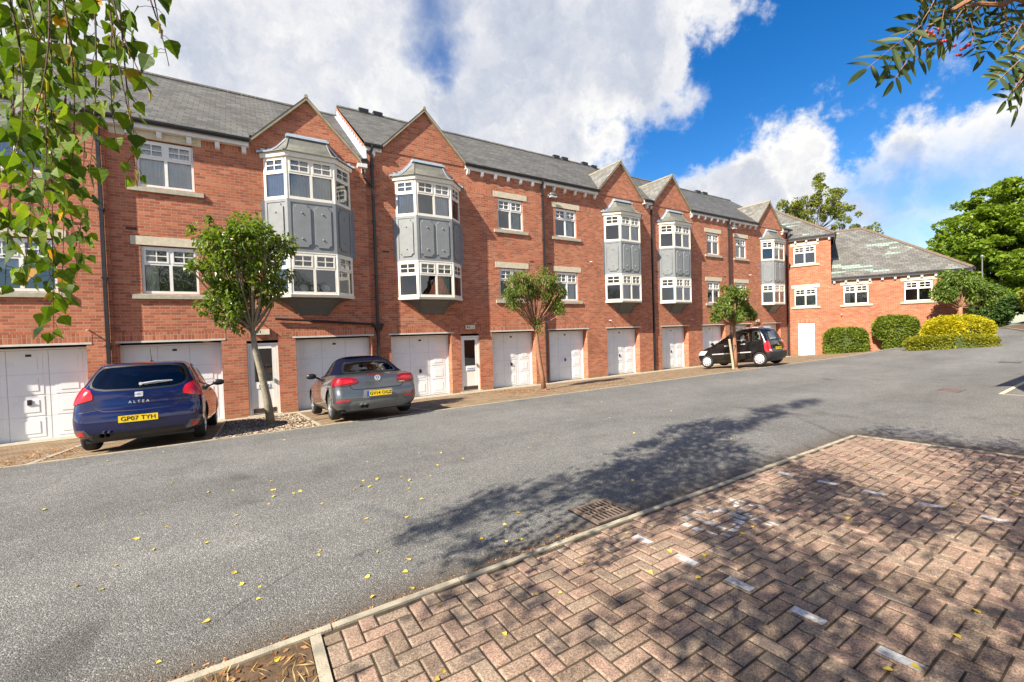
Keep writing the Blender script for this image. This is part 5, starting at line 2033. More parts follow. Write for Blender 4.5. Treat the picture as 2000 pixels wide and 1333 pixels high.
def patch(src, poly, axis, sgn, off=.003, thick=.0, mats=None, name='patch', smooth=True, ztop=None, mind=.05):
    """piece of the outer skin inside a convex outline, lifted off the skin; optional rim"""
    bm = bmesh.new()
    bm.from_mesh(src)
    cx = sum(p[0] for p in poly) / len(poly)
    cv = sum(p[1] for p in poly) / len(poly)
    P = (lambda u, v: Vector((0, u, v))) if axis == 'x' else (lambda u, v: Vector((u, 0, v)))
    for i in range(len(poly)):
        a, b = poly[i], poly[(i + 1) % len(poly)]
        d = (b[0] - a[0], b[1] - a[1])
        nrm = (d[1], -d[0])
        if nrm[0] * (cx - a[0]) + nrm[1] * (cv - a[1]) > 0:
            nrm = (-nrm[0], -nrm[1])
        bmesh.ops.bisect_plane(bm, geom=bm.verts[:] + bm.edges[:] + bm.faces[:], plane_co=P(*a), plane_no=P(*nrm), clear_outer=True)
    ax = 0 if axis == 'x' else 1
    kill = [f for f in bm.faces if f.normal[ax] * sgn < mind]
    bmesh.ops.delete(bm, geom=kill, context='FACES')
    bm.normal_update()
    if thick > 0:
        ng = {v: v.normal.copy() for v in bm.verts}
        be = [e for e in bm.edges if e.is_boundary]
        base = {}
        for e in be:
            for v in e.verts:
                if v not in base:
                    base[v] = v.co.copy()
        for v in bm.verts:
            v.co += ng[v] * (off + thick)
        new = {}
        for v in base:
            new[v] = bm.verts.new(base[v] + ng[v] * off * .2)
        for e in be:
            a, b = e.verts
            try:
                f = bm.faces.new((a, b, new[b], new[a]))
                f.smooth = False
            except ValueError:
                pass
    else:
        for v in bm.verts:
            v.co += v.normal * off
    me = bpy.data.meshes.new(name)
    bm.to_mesh(me)
    bm.free()
    me.materials.clear()
    me.materials.append(mats)
    for p in me.polygons:
        p.material_index = 0
    if smooth:
        me.shade_smooth()
        me.set_sharp_from_angle(angle=math.radians(50))
    return me


def rrect(x0, x1, z0, z1, r, n=4):
    pts = []
    for cx, cz, a0 in ((x1 - r, z0 + r, -PI / 2), (x1 - r, z1 - r, 0), (x0 + r, z1 - r, PI / 2), (x0 + r, z0 + r, PI)):
        for k in range(n + 1):
            t = a0 + PI / 2 * k / n
            pts.append((cx + r * math.cos(t), cz + r * math.sin(t)))
    return pts


def grow(poly, d):
    cx = sum(p[0] for p in poly) / len(poly)
    cz = sum(p[1] for p in poly) / len(poly)
    out = []
    n = len(poly)
    area = sum(poly[i][0] * poly[(i + 1) % n][1] - poly[(i + 1) % n][0] * poly[i][1] for i in range(n))
    s = 1 if area > 0 else -1
    for i in range(n):
        p0, p1, p2 = poly[i - 1], poly[i], poly[(i + 1) % n]
        def nr(a, b):
            dx, dz = b[0] - a[0], b[1] - a[1]
            L = math.hypot(dx, dz) or 1
            return (dz / L * s, -dx / L * s)
        n1, n2 = nr(p0, p1), nr(p1, p2)
        k = 1 + n1[0] * n2[0] + n1[1] * n2[1]
        k = max(k, .4)
        out.append((p1[0] + d * (n1[0] + n2[0]) / k, p1[1] + d * (n1[1] + n2[1]) / k))
    return out


def seam(src, pts, axis, sgn, wd=.007, mat=None, name='seam', closed=False, off=.0012):
    ms = []
    bmA = bmesh.new()
    seq = list(zip(pts[:-1], pts[1:])) + ([(pts[-1], pts[0])] if closed else [])
    for a, b in seq:
        d = Vector((b[0] - a[0], b[1] - a[1]))
        if d.length < 1e-4:
            continue
        d.normalize()
        n = Vector((-d.y, d.x)) * wd / 2
        e = d * wd * .4
        q = [(a[0] - e.x + n.x, a[1] - e.y + n.y), (a[0] - e.x - n.x, a[1] - e.y - n.y), (b[0] + e.x - n.x, b[1] + e.y - n.y), (b[0] + e.x + n.x, b[1] + e.y + n.y)]
        me = patch(src, q, axis, sgn, off, 0, mat, 'tmp')
        bmA.from_mesh(me)
        bpy.data.meshes.remove(me)
    me = bpy.data.meshes.new(name)
    bmA.to_mesh(me)
    bmA.free()
    me.materials.append(mat)
    for p in me.polygons:
        p.material_index = 0
    me.shade_smooth()
    return me


def text_mesh(s, size, mat, name='lettering', space=1.0, ext=.001):
    cu = bpy.data.curves.new('txt', 'FONT')
    cu.body = s
    cu.size = size
    cu.align_x = 'CENTER'
    cu.align_y = 'CENTER'
    cu.space_character = space
    cu.extrude = ext
    cu.offset = size * .002
    o = bpy.data.objects.new('txt', cu)
    COL.objects.link(o)
    dg = bpy.context.evaluated_depsgraph_get()
    me = bpy.data.meshes.new_from_object(o.evaluated_get(dg))
    bpy.data.objects.remove(o)
    bpy.data.curves.remove(cu)
    me.name = name
    me.materials.clear()
    me.materials.append(mat)
    return me


def wheel_meshes(R, wd, kind):
    """tyre + rim, outboard face at +x"""
    rr = R * (.70 if kind != 'cap' else .68)
    mb = MB()
    h = wd / 2
    mb.lathe([(-h + .01, rr), (-h, rr + .02), (-h + .006, R - .03), (-h + .03, R - .006), (-h * .3, R), (h * .3, R), (h - .03, R - .006), (h - .006, R - .03), (h, rr + .02), (h - .012, rr)], 'x', 40)
    for a in (-.045, 0, .045):
        mb.lathe([(a - .004, R + .0006), (a + .004, R + .0006)], 'x', 40)
    ty = mb.mesh('tyre', M['rubber'], angle=40)
    mb = MB()
    mb.lathe([(h - .012, rr), (h - .02, rr - .012), (h - .06, rr - .03), (-h + .02, rr - .03)], 'x', 40)
    if kind == 'cap':
        mb.lathe([(h - .02, rr - .012), (h + .0, rr * .72), (h + .012, rr * .45), (h + .018, .02), (h + .018, .0)], 'x', 40)
    else:
        n = 5 if kind == 'five' else 6
        for k in range(n):
            for s_ in ((-.11, .0), (.11, .0)) if kind == 'five' else ((0, 0),):
                t = 2 * PI * k / n + s_[0]
                c, s = math.cos(t), math.sin(t)
                wv = .020 if kind == 'five' else .030
                p = []
                for (r_, xx, ww) in ((.03, h - .035, wv * 1.25), (rr - .02, h - .02, wv)):
                    for sg in (-1, 1):
                        p.append((xx, r_ * c - sg * ww * s, r_ * s + sg * ww * c))
                q = [(a - .03, b, d) for a, b, d in p]
                mb.add([q[0], q[1], q[3], q[2], p[0], p[1], p[3], p[2]], [(3, 2, 1, 0), (4, 5, 6, 7), (0, 1, 5, 4), (1, 2, 6, 5), (2, 3, 7, 6), (3, 0, 4, 7)])
        mb.lathe([(h - .05, .07), (h - .02, .06), (h - .015, .0)], 'x', 20)
    mats = [M['hubcap'] if kind == 'cap' else M['alloy'], M['dark']]
    if kind == 'cap':
        for k in range(9):
            t = 2 * PI * k / 9
            c, s = math.cos(t), math.sin(t)
            r0 = rr * .74
            mb.add([(h + .0035 + .004, (r0 + du) * c - dv * s, (r0 + du) * s + dv * c) for du, dv in ((-.022, -.014), (.016, -.022), (.016, .022), (-.022, .014))], [(0, 1, 2, 3)], 1)
    else:
        mb.lathe([(h - .075, rr - .025), (h - .075, .0)], 'x', 30, 1)
    rim = mb.mesh('rim', mats, angle=35)
    return ty, rim


def finish_body(me, paint, wheels, RA, trim=None):
    me.materials.clear()
    me.materials.append(paint)
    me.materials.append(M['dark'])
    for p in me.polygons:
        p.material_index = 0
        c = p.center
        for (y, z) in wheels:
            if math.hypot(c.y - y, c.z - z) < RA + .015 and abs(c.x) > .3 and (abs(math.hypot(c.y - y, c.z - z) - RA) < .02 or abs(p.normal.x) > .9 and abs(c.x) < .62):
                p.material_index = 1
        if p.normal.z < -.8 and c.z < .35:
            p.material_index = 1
    me.shade_smooth()
    me.set_sharp_from_angle(angle=math.radians(33))
    return me


def zlevels(sp, n1=16, n2=26):
    z0, z1, z2 = sp['w'][0][0], sp['belt'], sp['H']
    a = [z0 + (z1 - z0) * i / n1 for i in range(n1)]
    b = [z1 + (z2 - z1) * (1 - (1 - i / n2) ** 1.5) for i in range(n2 + 1)]
    return a + b


def build_car(sp):
    root = thing('parked_car', sp['label'], 'car', sp['loc'], sp['head'], 'cars parked nose-in at the garages')
    root.rotation_mode = 'XYZ'
    root.rotation_euler = (sp['pitch'], 0, sp['head'])
    zs = zlevels(sp)
    outer = car_solid(sp, zs)
    wb, Rw = sp['wb'], sp['Rw']
    wheels = [(0, Rw), (wb, Rw)]
    RA = Rw + sp.get('gap', .035)
    hw = max(v for _, v in sp['w'])
    cut = []
    for (y, z) in wheels:
        for sg in (-1, 1):
            cut.append(cyl_x(y, z, RA, sg * (hw - .36), sg * (hw + .2)))
    zc = [z for z in zs if sp['belt'] - .12 <= z <= sp['H'] - .05]
    cut.append(car_solid(dict(sp, w=[(z, v) for z, v in sp['w']]), zc, .055))
    for poly in sp['side_glass']:
        cut.append(prism(grow(poly, -.018), 'x', -hw - .2, hw + .2))
    cut.append(prism(grow(sp['rear_glass'], -.018), 'y', sp['yr'][2][1] - .5, sp['rg_y']))
    cut.append(prism(grow(sp['front_glass'], -.018), 'y', sp['fg_y'], 5.0))
    body = bool_apply(outer.copy(), cut)
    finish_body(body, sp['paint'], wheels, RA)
    if sp.get('cloth'):
        bm = bmesh.new(); bm.from_mesh(body)
        cl = bm.copy()
        z_s = sp['cloth_z']
        isroof = lambda f: f.calc_center_median().z > z_s(f.calc_center_median().y) and f.calc_center_median().y < sp['cloth_yf']
        bmesh.ops.delete(bm, geom=[f for f in bm.faces if isroof(f)], context='FACES')
        bmesh.ops.delete(cl, geom=[f for f in cl.faces if not isroof(f)], context='FACES')
        bm.to_mesh(body); bm.free()
        cm = bpy.data.meshes.new('soft_top'); cl.to_mesh(cm); cl.free()
        cm.materials.append(M['navy_cloth'])
        for p in cm.polygons: p.material_index = 0
        cm.shade_smooth(); cm.set_sharp_from_angle(angle=math.radians(35))
        obj('soft_top', cm, root)
    body.name = 'body'
    B = obj('body', body, root)
    # glass with black rim
    def ring(poly, axis, sg, nm):
        a = patch(outer, grow(poly, .014), axis, sg, .0025, 0, M['ink'], 'window_rubber')
        # cut the hole out of the rubber: keep it only outside the clear area
        bm = bmesh.new(); bm.from_mesh(a)
        inner = grow(poly, -.016)
        P = (lambda u, v: Vector((0, u, v))) if axis == 'x' else (lambda u, v: Vector((u, 0, v)))
        cx = sum(p[0] for p in inner) / len(inner); cv = sum(p[1] for p in inner) / len(inner)
        planes = []
        for i in range(len(inner)):
            p, q = inner[i], inner[(i + 1) % len(inner)]
            n_ = (q[1] - p[1], -(q[0] - p[0]))
            if n_[0] * (cx - p[0]) + n_[1] * (cv - p[1]) > 0: n_ = (-n_[0], -n_[1])
            planes.append((p, n_))
            bmesh.ops.bisect_plane(bm, geom=bm.verts[:] + bm.edges[:] + bm.faces[:], plane_co=P(*p), plane_no=P(*n_))
        def inside(f):
            c = f.calc_center_median()
            u, v = (c.y, c.z) if axis == 'x' else (c.x, c.z)
            return all(n_[0] * (u - p[0]) + n_[1] * (v - p[1]) < 1e-6 for p, n_ in planes)
        bmesh.ops.delete(bm, geom=[f for f in bm.faces if inside(f)], context='FACES')
        bm.to_mesh(a); bm.free()
        g = patch(outer, grow(poly, .004), axis, sg, -.004, 0, sp['glass'], nm)
        o = obj(nm, g, root)
        obj('window_rubber', a, o)
        return o
    for sg in (-1, 1):
        for poly in sp['side_glass']:
            ring(poly, 'x', sg, 'side_window')
    rg = ring(sp['rear_glass'], 'y', -1, 'rear_window')
    ring(sp['front_glass'], 'y', 1, 'windscreen')
    # wheels
    ty, rim = wheel_meshes(Rw, sp['tyre_w'], sp['wheel'])
    for (y, z) in wheels:
        for sg in (-1, 1):
            w_ = obj('wheel', ty, root, (sg * sp['track'] / 2, y, z), (0, 0, 0) if sg > 0 else (0, 0, PI))
            obj('rim', rim, w_)
    # lamps, seams, trims
    for (nm, mat, poly, axis, sg, th) in sp['patches']:
        for s_ in ((1, -1) if sg == 'both' else (sg,)):
            pl = [(-u, v) for u, v in poly] if (sg == 'both' and axis == 'y' and s_ < 0) else poly
            ax_s = s_ if axis == 'x' else sp_sign(nm, axis)
            obj(nm, patch(outer, pl, axis, ax_s, .002, th, M[mat] if isinstance(mat, str) else mat, nm), root)
    for (nm, pts, axis, sg, wd, closed) in sp['seams']:
        for s_ in ((1, -1) if sg == 'both' else (sg,)):
            obj(nm, seam(outer, pts, axis, s_, wd, M['ink'], nm, closed), root)
    # arch lips and under-body
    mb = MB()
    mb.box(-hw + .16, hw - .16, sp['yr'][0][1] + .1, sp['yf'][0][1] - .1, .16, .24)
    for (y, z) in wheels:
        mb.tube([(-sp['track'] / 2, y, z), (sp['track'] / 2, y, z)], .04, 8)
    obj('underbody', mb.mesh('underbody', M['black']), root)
    # seats inside
    for (x, y) in ((-.37, wb * .52), (.37, wb * .52), (-.37, wb * .18), (.37, wb * .18)):
        zb = sp['belt']
        mb = MB()
        mb.hexa([(x - .24, y - .12, zb - .3), (x + .24, y - .12, zb - .3), (x + .24, y + .05, zb - .3), (x - .24, y + .05, zb - .3), (x - .2, y - .24, zb + .12), (x + .2, y - .24, zb + .12), (x + .2, y - .14, zb + .12), (x - .2, y - .14, zb + .12)])
        st = obj('seat', mb.mesh('seat', M['seat']), root)
        mb = MB()
        mb.hexa([(x - .12, y - .26, zb + .16), (x + .12, y - .26, zb + .16), (x + .12, y - .17, zb + .16), (x - .12, y - .17, zb + .16), (x - .10, y - .28, zb + .31), (x + .10, y - .28, zb + .31), (x + .10, y - .20, zb + .31), (x - .10, y - .20, zb + .31)])
        obj('headrest', mb.mesh('headrest', M['seat']), st)
    # mirrors
    for sg in (-1, 1):
        mx, my, mz = sp['mirror']
        mb = MB()
        mb.tube([(sg * (mx - .12), my + .02, mz - .05), (sg * mx, my, mz)], .025, 6)
        prof = [(-.085, .02), (-.075, .06), (-.02, .085), (.05, .08), (.085, .045), (.095, .01)]
        o_ = MB()
        o_.lathe(prof, 'x', 14)
        for i, v in enumerate(o_.v):
            o_.v[i] = (sg * (mx + .07) + v[0] * 1.25, my + v[1] * .55, mz + .02 + v[2] * .85)
        mb.add(o_.v, o_.f)
        obj('wing_mirror', mb.mesh('wing_mirror', M[sp['mirror_mat']], smooth=True), root)
    # number plate
    px, py, pz, tilt = sp['plate']
    mb = MB()
    mb.box(-.26, .26, -.004, .004, -.0555, .0555)
    P_ = obj('number_plate', mb.mesh('number_plate', M['plate']), root, (px, py, pz), (tilt, 0, 0))
    tm = text_mesh(sp['reg'], .094 if sp.get('euro') else .102, M['ink'], space=1.02)
    obj('lettering', tm, P_, (.0 if not sp.get('euro') else .025, -.0065, .0), (PI / 2, 0, 0))
    if sp.get('euro'):
        mb = MB()
        mb.box(-.262, -.215, -.0055, .003, -.0565, .0565)
        obj('blue_band', mb.mesh('blue_band', M['euro_blue']), P_)
    if sp.get('extra'):
        sp['extra'](root, outer, sp)
    bpy.data.meshes.remove(outer)
    return root


def sp_sign(nm, axis):
    return 1 if nm in ('headlight', 'grille') else -1


def on_rear(outer, x, z, off=.006):
    bm = bmesh.new()
    bm.from_mesh(outer)
    t = BVHTree.FromBMesh(bm)
    h = t.ray_cast(Vector((x, -3, z)), Vector((0, 1, 0)))
    bm.free()
    return h[0] + h[1] * off, h[1]


# ---- blue hatchback -------------------------------------------------
def blue_extra(root, outer, sp):
    p, n = on_rear(outer, 0, .925, .004)
    ang = math.atan2(n.z, -n.y)
    # badge: silver rounded square with a slanted S-shaped slot
    mb = MB()
    mb.extr(rrect(-.055, .055, -.042, .042, .012, 3), -.008, .004)
    B_ = obj('badge', mb.mesh('badge', M['hubcap']), root, p, (-ang, 0, 0))
    mb = MB()
    for a in (((-.052, -.006), (.02, -.006), (.02, .002), (-.052, .002)), ((-.02, .010), (.052, .010), (.052, .017), (-.02, .017)), ((-.02, -.022), (.052, -.022), (.052, -.016), (-.02, -.016))):
        mb.extr(list(a), -.0095, -.0075)
    obj('badge_slots', mb.mesh('badge_slots', M['blue_paint']), B_)
    p, n = on_rear(outer, 0, .80, .004)
    ang = math.atan2(n.z, -n.y)
    obj('model_lettering', text_mesh('ALTEA', .062, M['hubcap'], space=1.75, ext=.003), root, p, (PI / 2 - ang, 0, 0))
    # wiper
    a, _ = on_rear(outer, .02, 1.085, .035)
    b, _ = on_rear(outer, .44, 1.115, .035)
    mb = MB()
    mb.tube([a, a.lerp(b, .5) + Vector((0, -.01, .012)), b], [.018, .014, .008], 6)
    mb.tube([a + Vector((0, .03, 0)), a - Vector((0, .012, 0))], .026, 10)
    mb.tube([a.lerp(b, .1) + Vector((0, .012, -.018)), b + Vector((0.01, .012, -.008))], .007, 5)
    obj('rear_wiper', mb.mesh('rear_wiper', M['hubcap']), root)
    mb = MB()
    mb.lathe([(0, .03), (.012, .028), (.02, .012)], 'z', 12, 0, (0, .42, 1.545))
    mb.tube([(0, .42, 1.555), (0, .38, 1.62), (0, .30, 1.80)], [.007, .005, .003], 6)
    obj('aerial', mb.mesh('aerial', M['black']), root)
    mb = MB()
    for x in (-.47, -.40):
        mb.lathe([(-.12, .038), (.0, .038), (.0, .03), (-.1, .03)], 'y', 14, 0, (x, -.66, .285))
    obj('exhaust_pipe', mb.mesh('exhaust_pipe', M['steel'], smooth=True), root)


SP1 = dict(label='deep blue hatchback parked nose-in at the far left garage, seen from behind', loc=(-1.60, 10.283, ZO - 1.869), head=-.015, pitch=-.09,
           H=1.555, belt=.99, wb=2.578, Rw=.317, tyre_w=.205, track=1.53, wheel='five', paint=M['blue_paint'], glass=M['car_glass'],
           w=[(.20, .76), (.28, .835), (.40, .872), (.55, .884), (.70, .884), (.85, .868), (.95, .842), (1.05, .800), (1.2, .738), (1.32, .690), (1.42, .640), (1.48, .585), (1.52, .50), (1.545, .37), (1.555, .20)],
           yr=[(.20, -.64), (.28, -.72), (.40, -.765), (.55, -.775), (.66, -.752), (.72, -.730), (.85, -.720), (1.0, -.69), (1.08, -.645), (1.2, -.565), (1.34, -.46), (1.42, -.40), (1.47, -.36), (1.50, -.20), (1.535, .25), (1.555, .7)],
           yf=[(.20, 3.36), (.35, 3.46), (.5, 3.47), (.65, 3.42), (.75, 3.28), (.84, 3.0), (.92, 2.65), (.98, 2.30), (1.05, 2.08), (1.2, 1.80), (1.34, 1.50), (1.44, 1.25), (1.50, 1.08), (1.535, .95), (1.555, .85)],
           br=.10, bf=.30, rr=.20, rf=.30,
           rear_glass=[(-.58, 1.055), (-.45, 1.025), (0, 1.01), (.45, 1.025), (.58, 1.055), (.64, 1.10), (.655, 1.17), (.625, 1.29), (.585, 1.37), (.53, 1.415), (.40, 1.435), (0, 1.445), (-.40, 1.435), (-.53, 1.415), (-.585, 1.37), (-.625, 1.29), (-.655, 1.17), (-.64, 1.10)], rg_y=.2,
           front_glass=[(-.70, 1.02), (.70, 1.02), (.60, 1.42), (.5, 1.46), (-.5, 1.46), (-.60, 1.42)], fg_y=.9,
           side_glass=[[(1.02, 1.02), (2.02, .985), (1.85, 1.10), (1.45, 1.34), (1.18, 1.43), (1.02, 1.445)], [(.14, 1.05), (.94, 1.022), (.94, 1.447), (.30, 1.445), (.14, 1.42)], [(-.24, 1.12), (-.18, 1.075), (.06, 1.055), (.06, 1.405), (-.06, 1.36), (-.18, 1.25)]],
           patches=[('tail_light', 'red_lamp', [(.60, .885), (.83, .82), (.95, .80), (.96, .97), (.86, 1.085), (.74, 1.10), (.635, 1.03), (.60, .96)], 'y', 'both', .012),
                    ('rear_bumper_valance', 'black', [(-.64, .19), (.64, .19), (.60, .315), (-.60, .315)], 'y', -1, .004),
                    ('bumper_corner', 'grey_car', [(.62, .27), (.9, .27), (.9, .40), (.70, .40)], 'y', 'both', .003),
                    ('reflector', 'red_lamp', [(.70, .30), (.80, .30), (.80, .37), (.72, .37)], 'y', 'both', .007),
                    ('headlight', 'chrome', [(.50, .70), (.80, .72), (.78, .82), (.55, .80)], 'y', 'both', .006),
                    ('brake_lamp', 'dark_red_lamp', [(-.16, 1.462), (.16, 1.462), (.16, 1.482), (-.16, 1.482)], 'y', -1, .004),
                    ('door_handle', 'blue_paint', [(.22, .90), (.38, .90), (.38, .93), (.22, .93)], 'x', 'both', .02), ('door_handle', 'blue_paint', [(1.12, .885), (1.28, .885), (1.28, .915), (1.12, .915)], 'x', 'both', .02)],
           seams=[('tailgate_seam', [(-.63, 1.02), (-.615, .90), (-.60, .80), (-.55, .72), (-.46, .675), (0, .655), (.46, .675), (.55, .72), (.60, .80), (.615, .90), (.63, 1.02)], 'y', -1, .015, False),
                  ('bumper_seam', [(.56, .70), (.70, .685), (.9, .67)], 'y', -1, .007, False), ('bumper_seam', [(-.56, .70), (-.70, .685), (-.9, .67)], 'y', -1, .007, False),
                  ('door_seam', [(.98, 1.0), (.98, .32), (2.1, .32), (2.16, .6), (2.05, .95)], 'x', 'both', .007, False), ('door_seam', [(.10, 1.02), (.20, .75), (.42, .48), (.52, .32), (.96, .32)], 'x', 'both', .007, False)],
           mirror=(.90, 1.86, 1.04), mirror_mat='black', plate=(0, -.797, .525, .05), reg='GP07 TYH', extra=blue_extra)
build_car(SP1)


# ---- grey convertible --------------------------------------------------
def grey_extra(root, outer, sp):
    p, n = on_rear(outer, 0, .845, .004)
    ang = math.atan2(n.z, -n.y)
    mb = MB()
    mb.lathe([(-.004, .062), (-.012, .060), (-.012, .050), (-.004, .048)], 'y', 32)
    # letters inside the ring: a V over a W
    def bar(a, b, wd=.0095):
        d = Vector((b[0] - a[0], b[1] - a[1])).normalized()
        nn = Vector((-d.y, d.x)) * wd / 2
        mb.extr([(a[0] - nn.x, a[1] - nn.y), (b[0] - nn.x, b[1] - nn.y), (b[0] + nn.x, b[1] + nn.y), (a[0] + nn.x, a[1] + nn.y)], -.011, -.002)
    bar((-.022, .044), (-.001, .006)); bar((.022, .044), (.001, .006))
    bar((-.042, .022), (-.020, -.040)); bar((-.020, -.040), (-.001, .002)); bar((.042, .022), (.020, -.040)); bar((.020, -.040), (.001, .002))
    B_ = obj('badge', mb.mesh('badge', M['hubcap'], fixn=True), root, p, (-ang, 0, 0))
    mb = MB()
    mb.lathe([(-.003, .05), (-.0035, .0)], 'y', 24)
    obj('badge_ground', mb.mesh('badge_ground', M['ink']), B_)
    p, n = on_rear(outer, .53, .72, .003)
    mb = MB()
    for k, x in enumerate((-.055, -.03, -.005, .025, .05)):
        mb.box(x, x + .018, -.004, .001, 0 if k else .004, .022)
    obj('model_marks', mb.mesh('model_marks', M['chrome']), root, p, (0, 0, .12))
    mb = MB()
    for x in (-.36, -.275):
        mb.lathe([(-.10, .036), (.0, .040), (-.004, .032), (-.1, .030)][::-1], 'y', 16, 0, (x, -.70, .275))
        mb.lathe([(-.135, .040), (-.03, .040)], 'y', 16, 0, (x, -.66, .275))
    obj('exhaust_pipe', mb.mesh('exhaust_pipe', M['chrome'], smooth=True), root)
    # pale lining seen through the rear window
    mb = MB()
    mb.box(-.5, .5, .35, .42, .80, .98)
    obj('rear_shelf', mb.mesh('rear_shelf', M['seat_light']), root)


SP2 = dict(label='grey convertible with a navy soft top parked between the first two downpipes', loc=(2.36, 9.998, ZO - 1.821), head=.018, pitch=-.095,
           H=1.42, belt=.945, wb=2.578, Rw=.318, tyre_w=.225, track=1.53, wheel='five', paint=M['grey_car'], glass=M['car_glass_clear'],
           w=[(.19, .77), (.27, .845), (.40, .884), (.55, .893), (.70, .890), (.82, .868), (.90, .838), (.96, .79), (1.02, .735), (1.12, .680), (1.22, .625), (1.30, .565), (1.36, .48), (1.40, .35), (1.42, .18)],
           yr=[(.19, -.66), (.27, -.74), (.38, -.785), (.50, -.795), (.60, -.765), (.66, -.745), (.80, -.735), (.88, -.71), (.925, -.655), (.945, -.50), (.965, -.28), (1.02, -.16), (1.12, .0), (1.22, .16), (1.30, .32), (1.36, .50), (1.40, .72), (1.42, .95)],
           yf=[(.19, 3.34), (.32, 3.44), (.48, 3.45), (.60, 3.41), (.70, 3.26), (.78, 2.95), (.86, 2.55), (.92, 2.22), (.96, 2.02), (1.05, 1.86), (1.15, 1.66), (1.26, 1.42), (1.34, 1.24), (1.40, 1.12), (1.42, 1.06)],
           br=.11, bf=.32, rr=.20, rf=.30,
           rear_glass=[(-.54, 1.0), (.54, 1.0), (.575, 1.03), (.56, 1.09), (.50, 1.215), (.44, 1.25), (-.44, 1.25), (-.50, 1.215), (-.56, 1.09), (-.575, 1.03)], rg_y=.55,
           front_glass=[(-.66, 1.0), (.66, 1.0), (.55, 1.30), (.45, 1.34), (-.45, 1.34), (-.55, 1.30)], fg_y=.95,
           side_glass=[[(.98, .975), (1.95, .955), (1.70, 1.12), (1.38, 1.29), (1.20, 1.335), (.98, 1.34)], [(.42, .985), (.93, .977), (.93, 1.34), (.72, 1.33), (.52, 1.20)]],
           cloth=True, cloth_z=lambda y: .962, cloth_yf=1.22,
           patches=[('tail_light', 'dark_red_lamp', [(.40, .80), (.46, .755), (.62, .735), (.95, .73), (.95, .86), (.82, .895), (.58, .895), (.44, .865)], 'y', 'both', .010),
                    ('lamp_core', 'red_lamp', [(.50, .79), (.64, .765), (.80, .765), (.80, .845), (.62, .855), (.52, .845)], 'y', 'both', .014),
                    ('rear_bumper_valance', 'steel', [(-.56, .20), (.56, .20), (.60, .32), (.52, .385), (-.52, .385), (-.60, .32)], 'y', -1, .004),
                    ('reflector', 'red_lamp', [(.60, .395), (.84, .40), (.84, .435), (.60, .43)], 'y', 'both', .006),
                    ('brake_lamp', 'dark_red_lamp', [(-.17, .913), (.17, .913), (.17, .928), (-.17, .928)], 'y', -1, .004),
                    ('headlight', 'chrome', [(.50, .62), (.82, .64), (.80, .74), (.55, .72)], 'y', 'both', .006),
                    ('plate_recess', 'steel', [(-.34, .44), (.34, .44), (.30, .61), (-.30, .61)], 'y', -1, .001),
                    ('door_handle', 'grey_car', [(.72, .80), (.90, .80), (.90, .83), (.72, .83)], 'x', 'both', .02)],
           seams=[('boot_seam', [(-.60, .90), (-.57, .76), (-.555, .68), (-.50, .635), (0, .622), (.50, .635), (.555, .68), (.57, .76), (.60, .90)], 'y', -1, .014, False),
                  ('bumper_seam', [(.58, .72), (.9, .715)], 'y', -1, .006, False), ('bumper_seam', [(-.58, .72), (-.9, .715)], 'y', -1, .006, False),
                  ('door_seam', [(.55, .93), (.62, .55), (.70, .30), (2.0, .30), (2.08, .6), (1.98, .92)], 'x', 'both', .007, False)],
           mirror=(.91, 1.72, .985), mirror_mat='black', plate=(0, -.815, .525, .04), reg='GV14 OGZ', euro=True, extra=grey_extra)
build_car(SP2)


# ---- black minivan -----------------------------------------------------
def van_extra(root, outer, sp):
    p, n = on_rear(outer, .0, .86, .006)
    mb = MB()
    mb.lathe([(-.004, .045), (-.010, .042), (-.010, .034), (-.004, .032)], 'y', 24)
    mb.extr([(-.034, .002), (-.004, .002), (.034, .010), (.004, .012)], -.009, -.002)
    obj('badge', mb.mesh('badge', M['chrome'], fixn=True), root, p, (-math.atan2(n.z, -n.y), 0, 0))
    mb = MB()
    for sg in (-1, 1):
        mb.tube([(sg * .56, -.0, 1.625), (sg * .565, .25, 1.665), (sg * .565, 1.0, 1.66), (sg * .555, 1.25, 1.61)], .016, 6)
    obj('roof_rail', mb.mesh('roof_rail', M['hubcap']), root)
    p, n = on_rear(outer, -.70, .62, .012)
    mb = MB()
    mb.lathe([(-.008, .0), (-.008, .045), (.0, .05)], 'y', 16)
    obj('reverse_lamp', mb.mesh('reverse_lamp', M['ceramic']), root, p, (0, 0, -.45))
    a, _ = on_rear(outer, .02, 1.04, .03)
    b, _ = on_rear(outer, .36, 1.10, .03)
    mb = MB()
    mb.tube([a, b], [.014, .008], 6)
    obj('rear_wiper', mb.mesh('rear_wiper', M['black']), root)


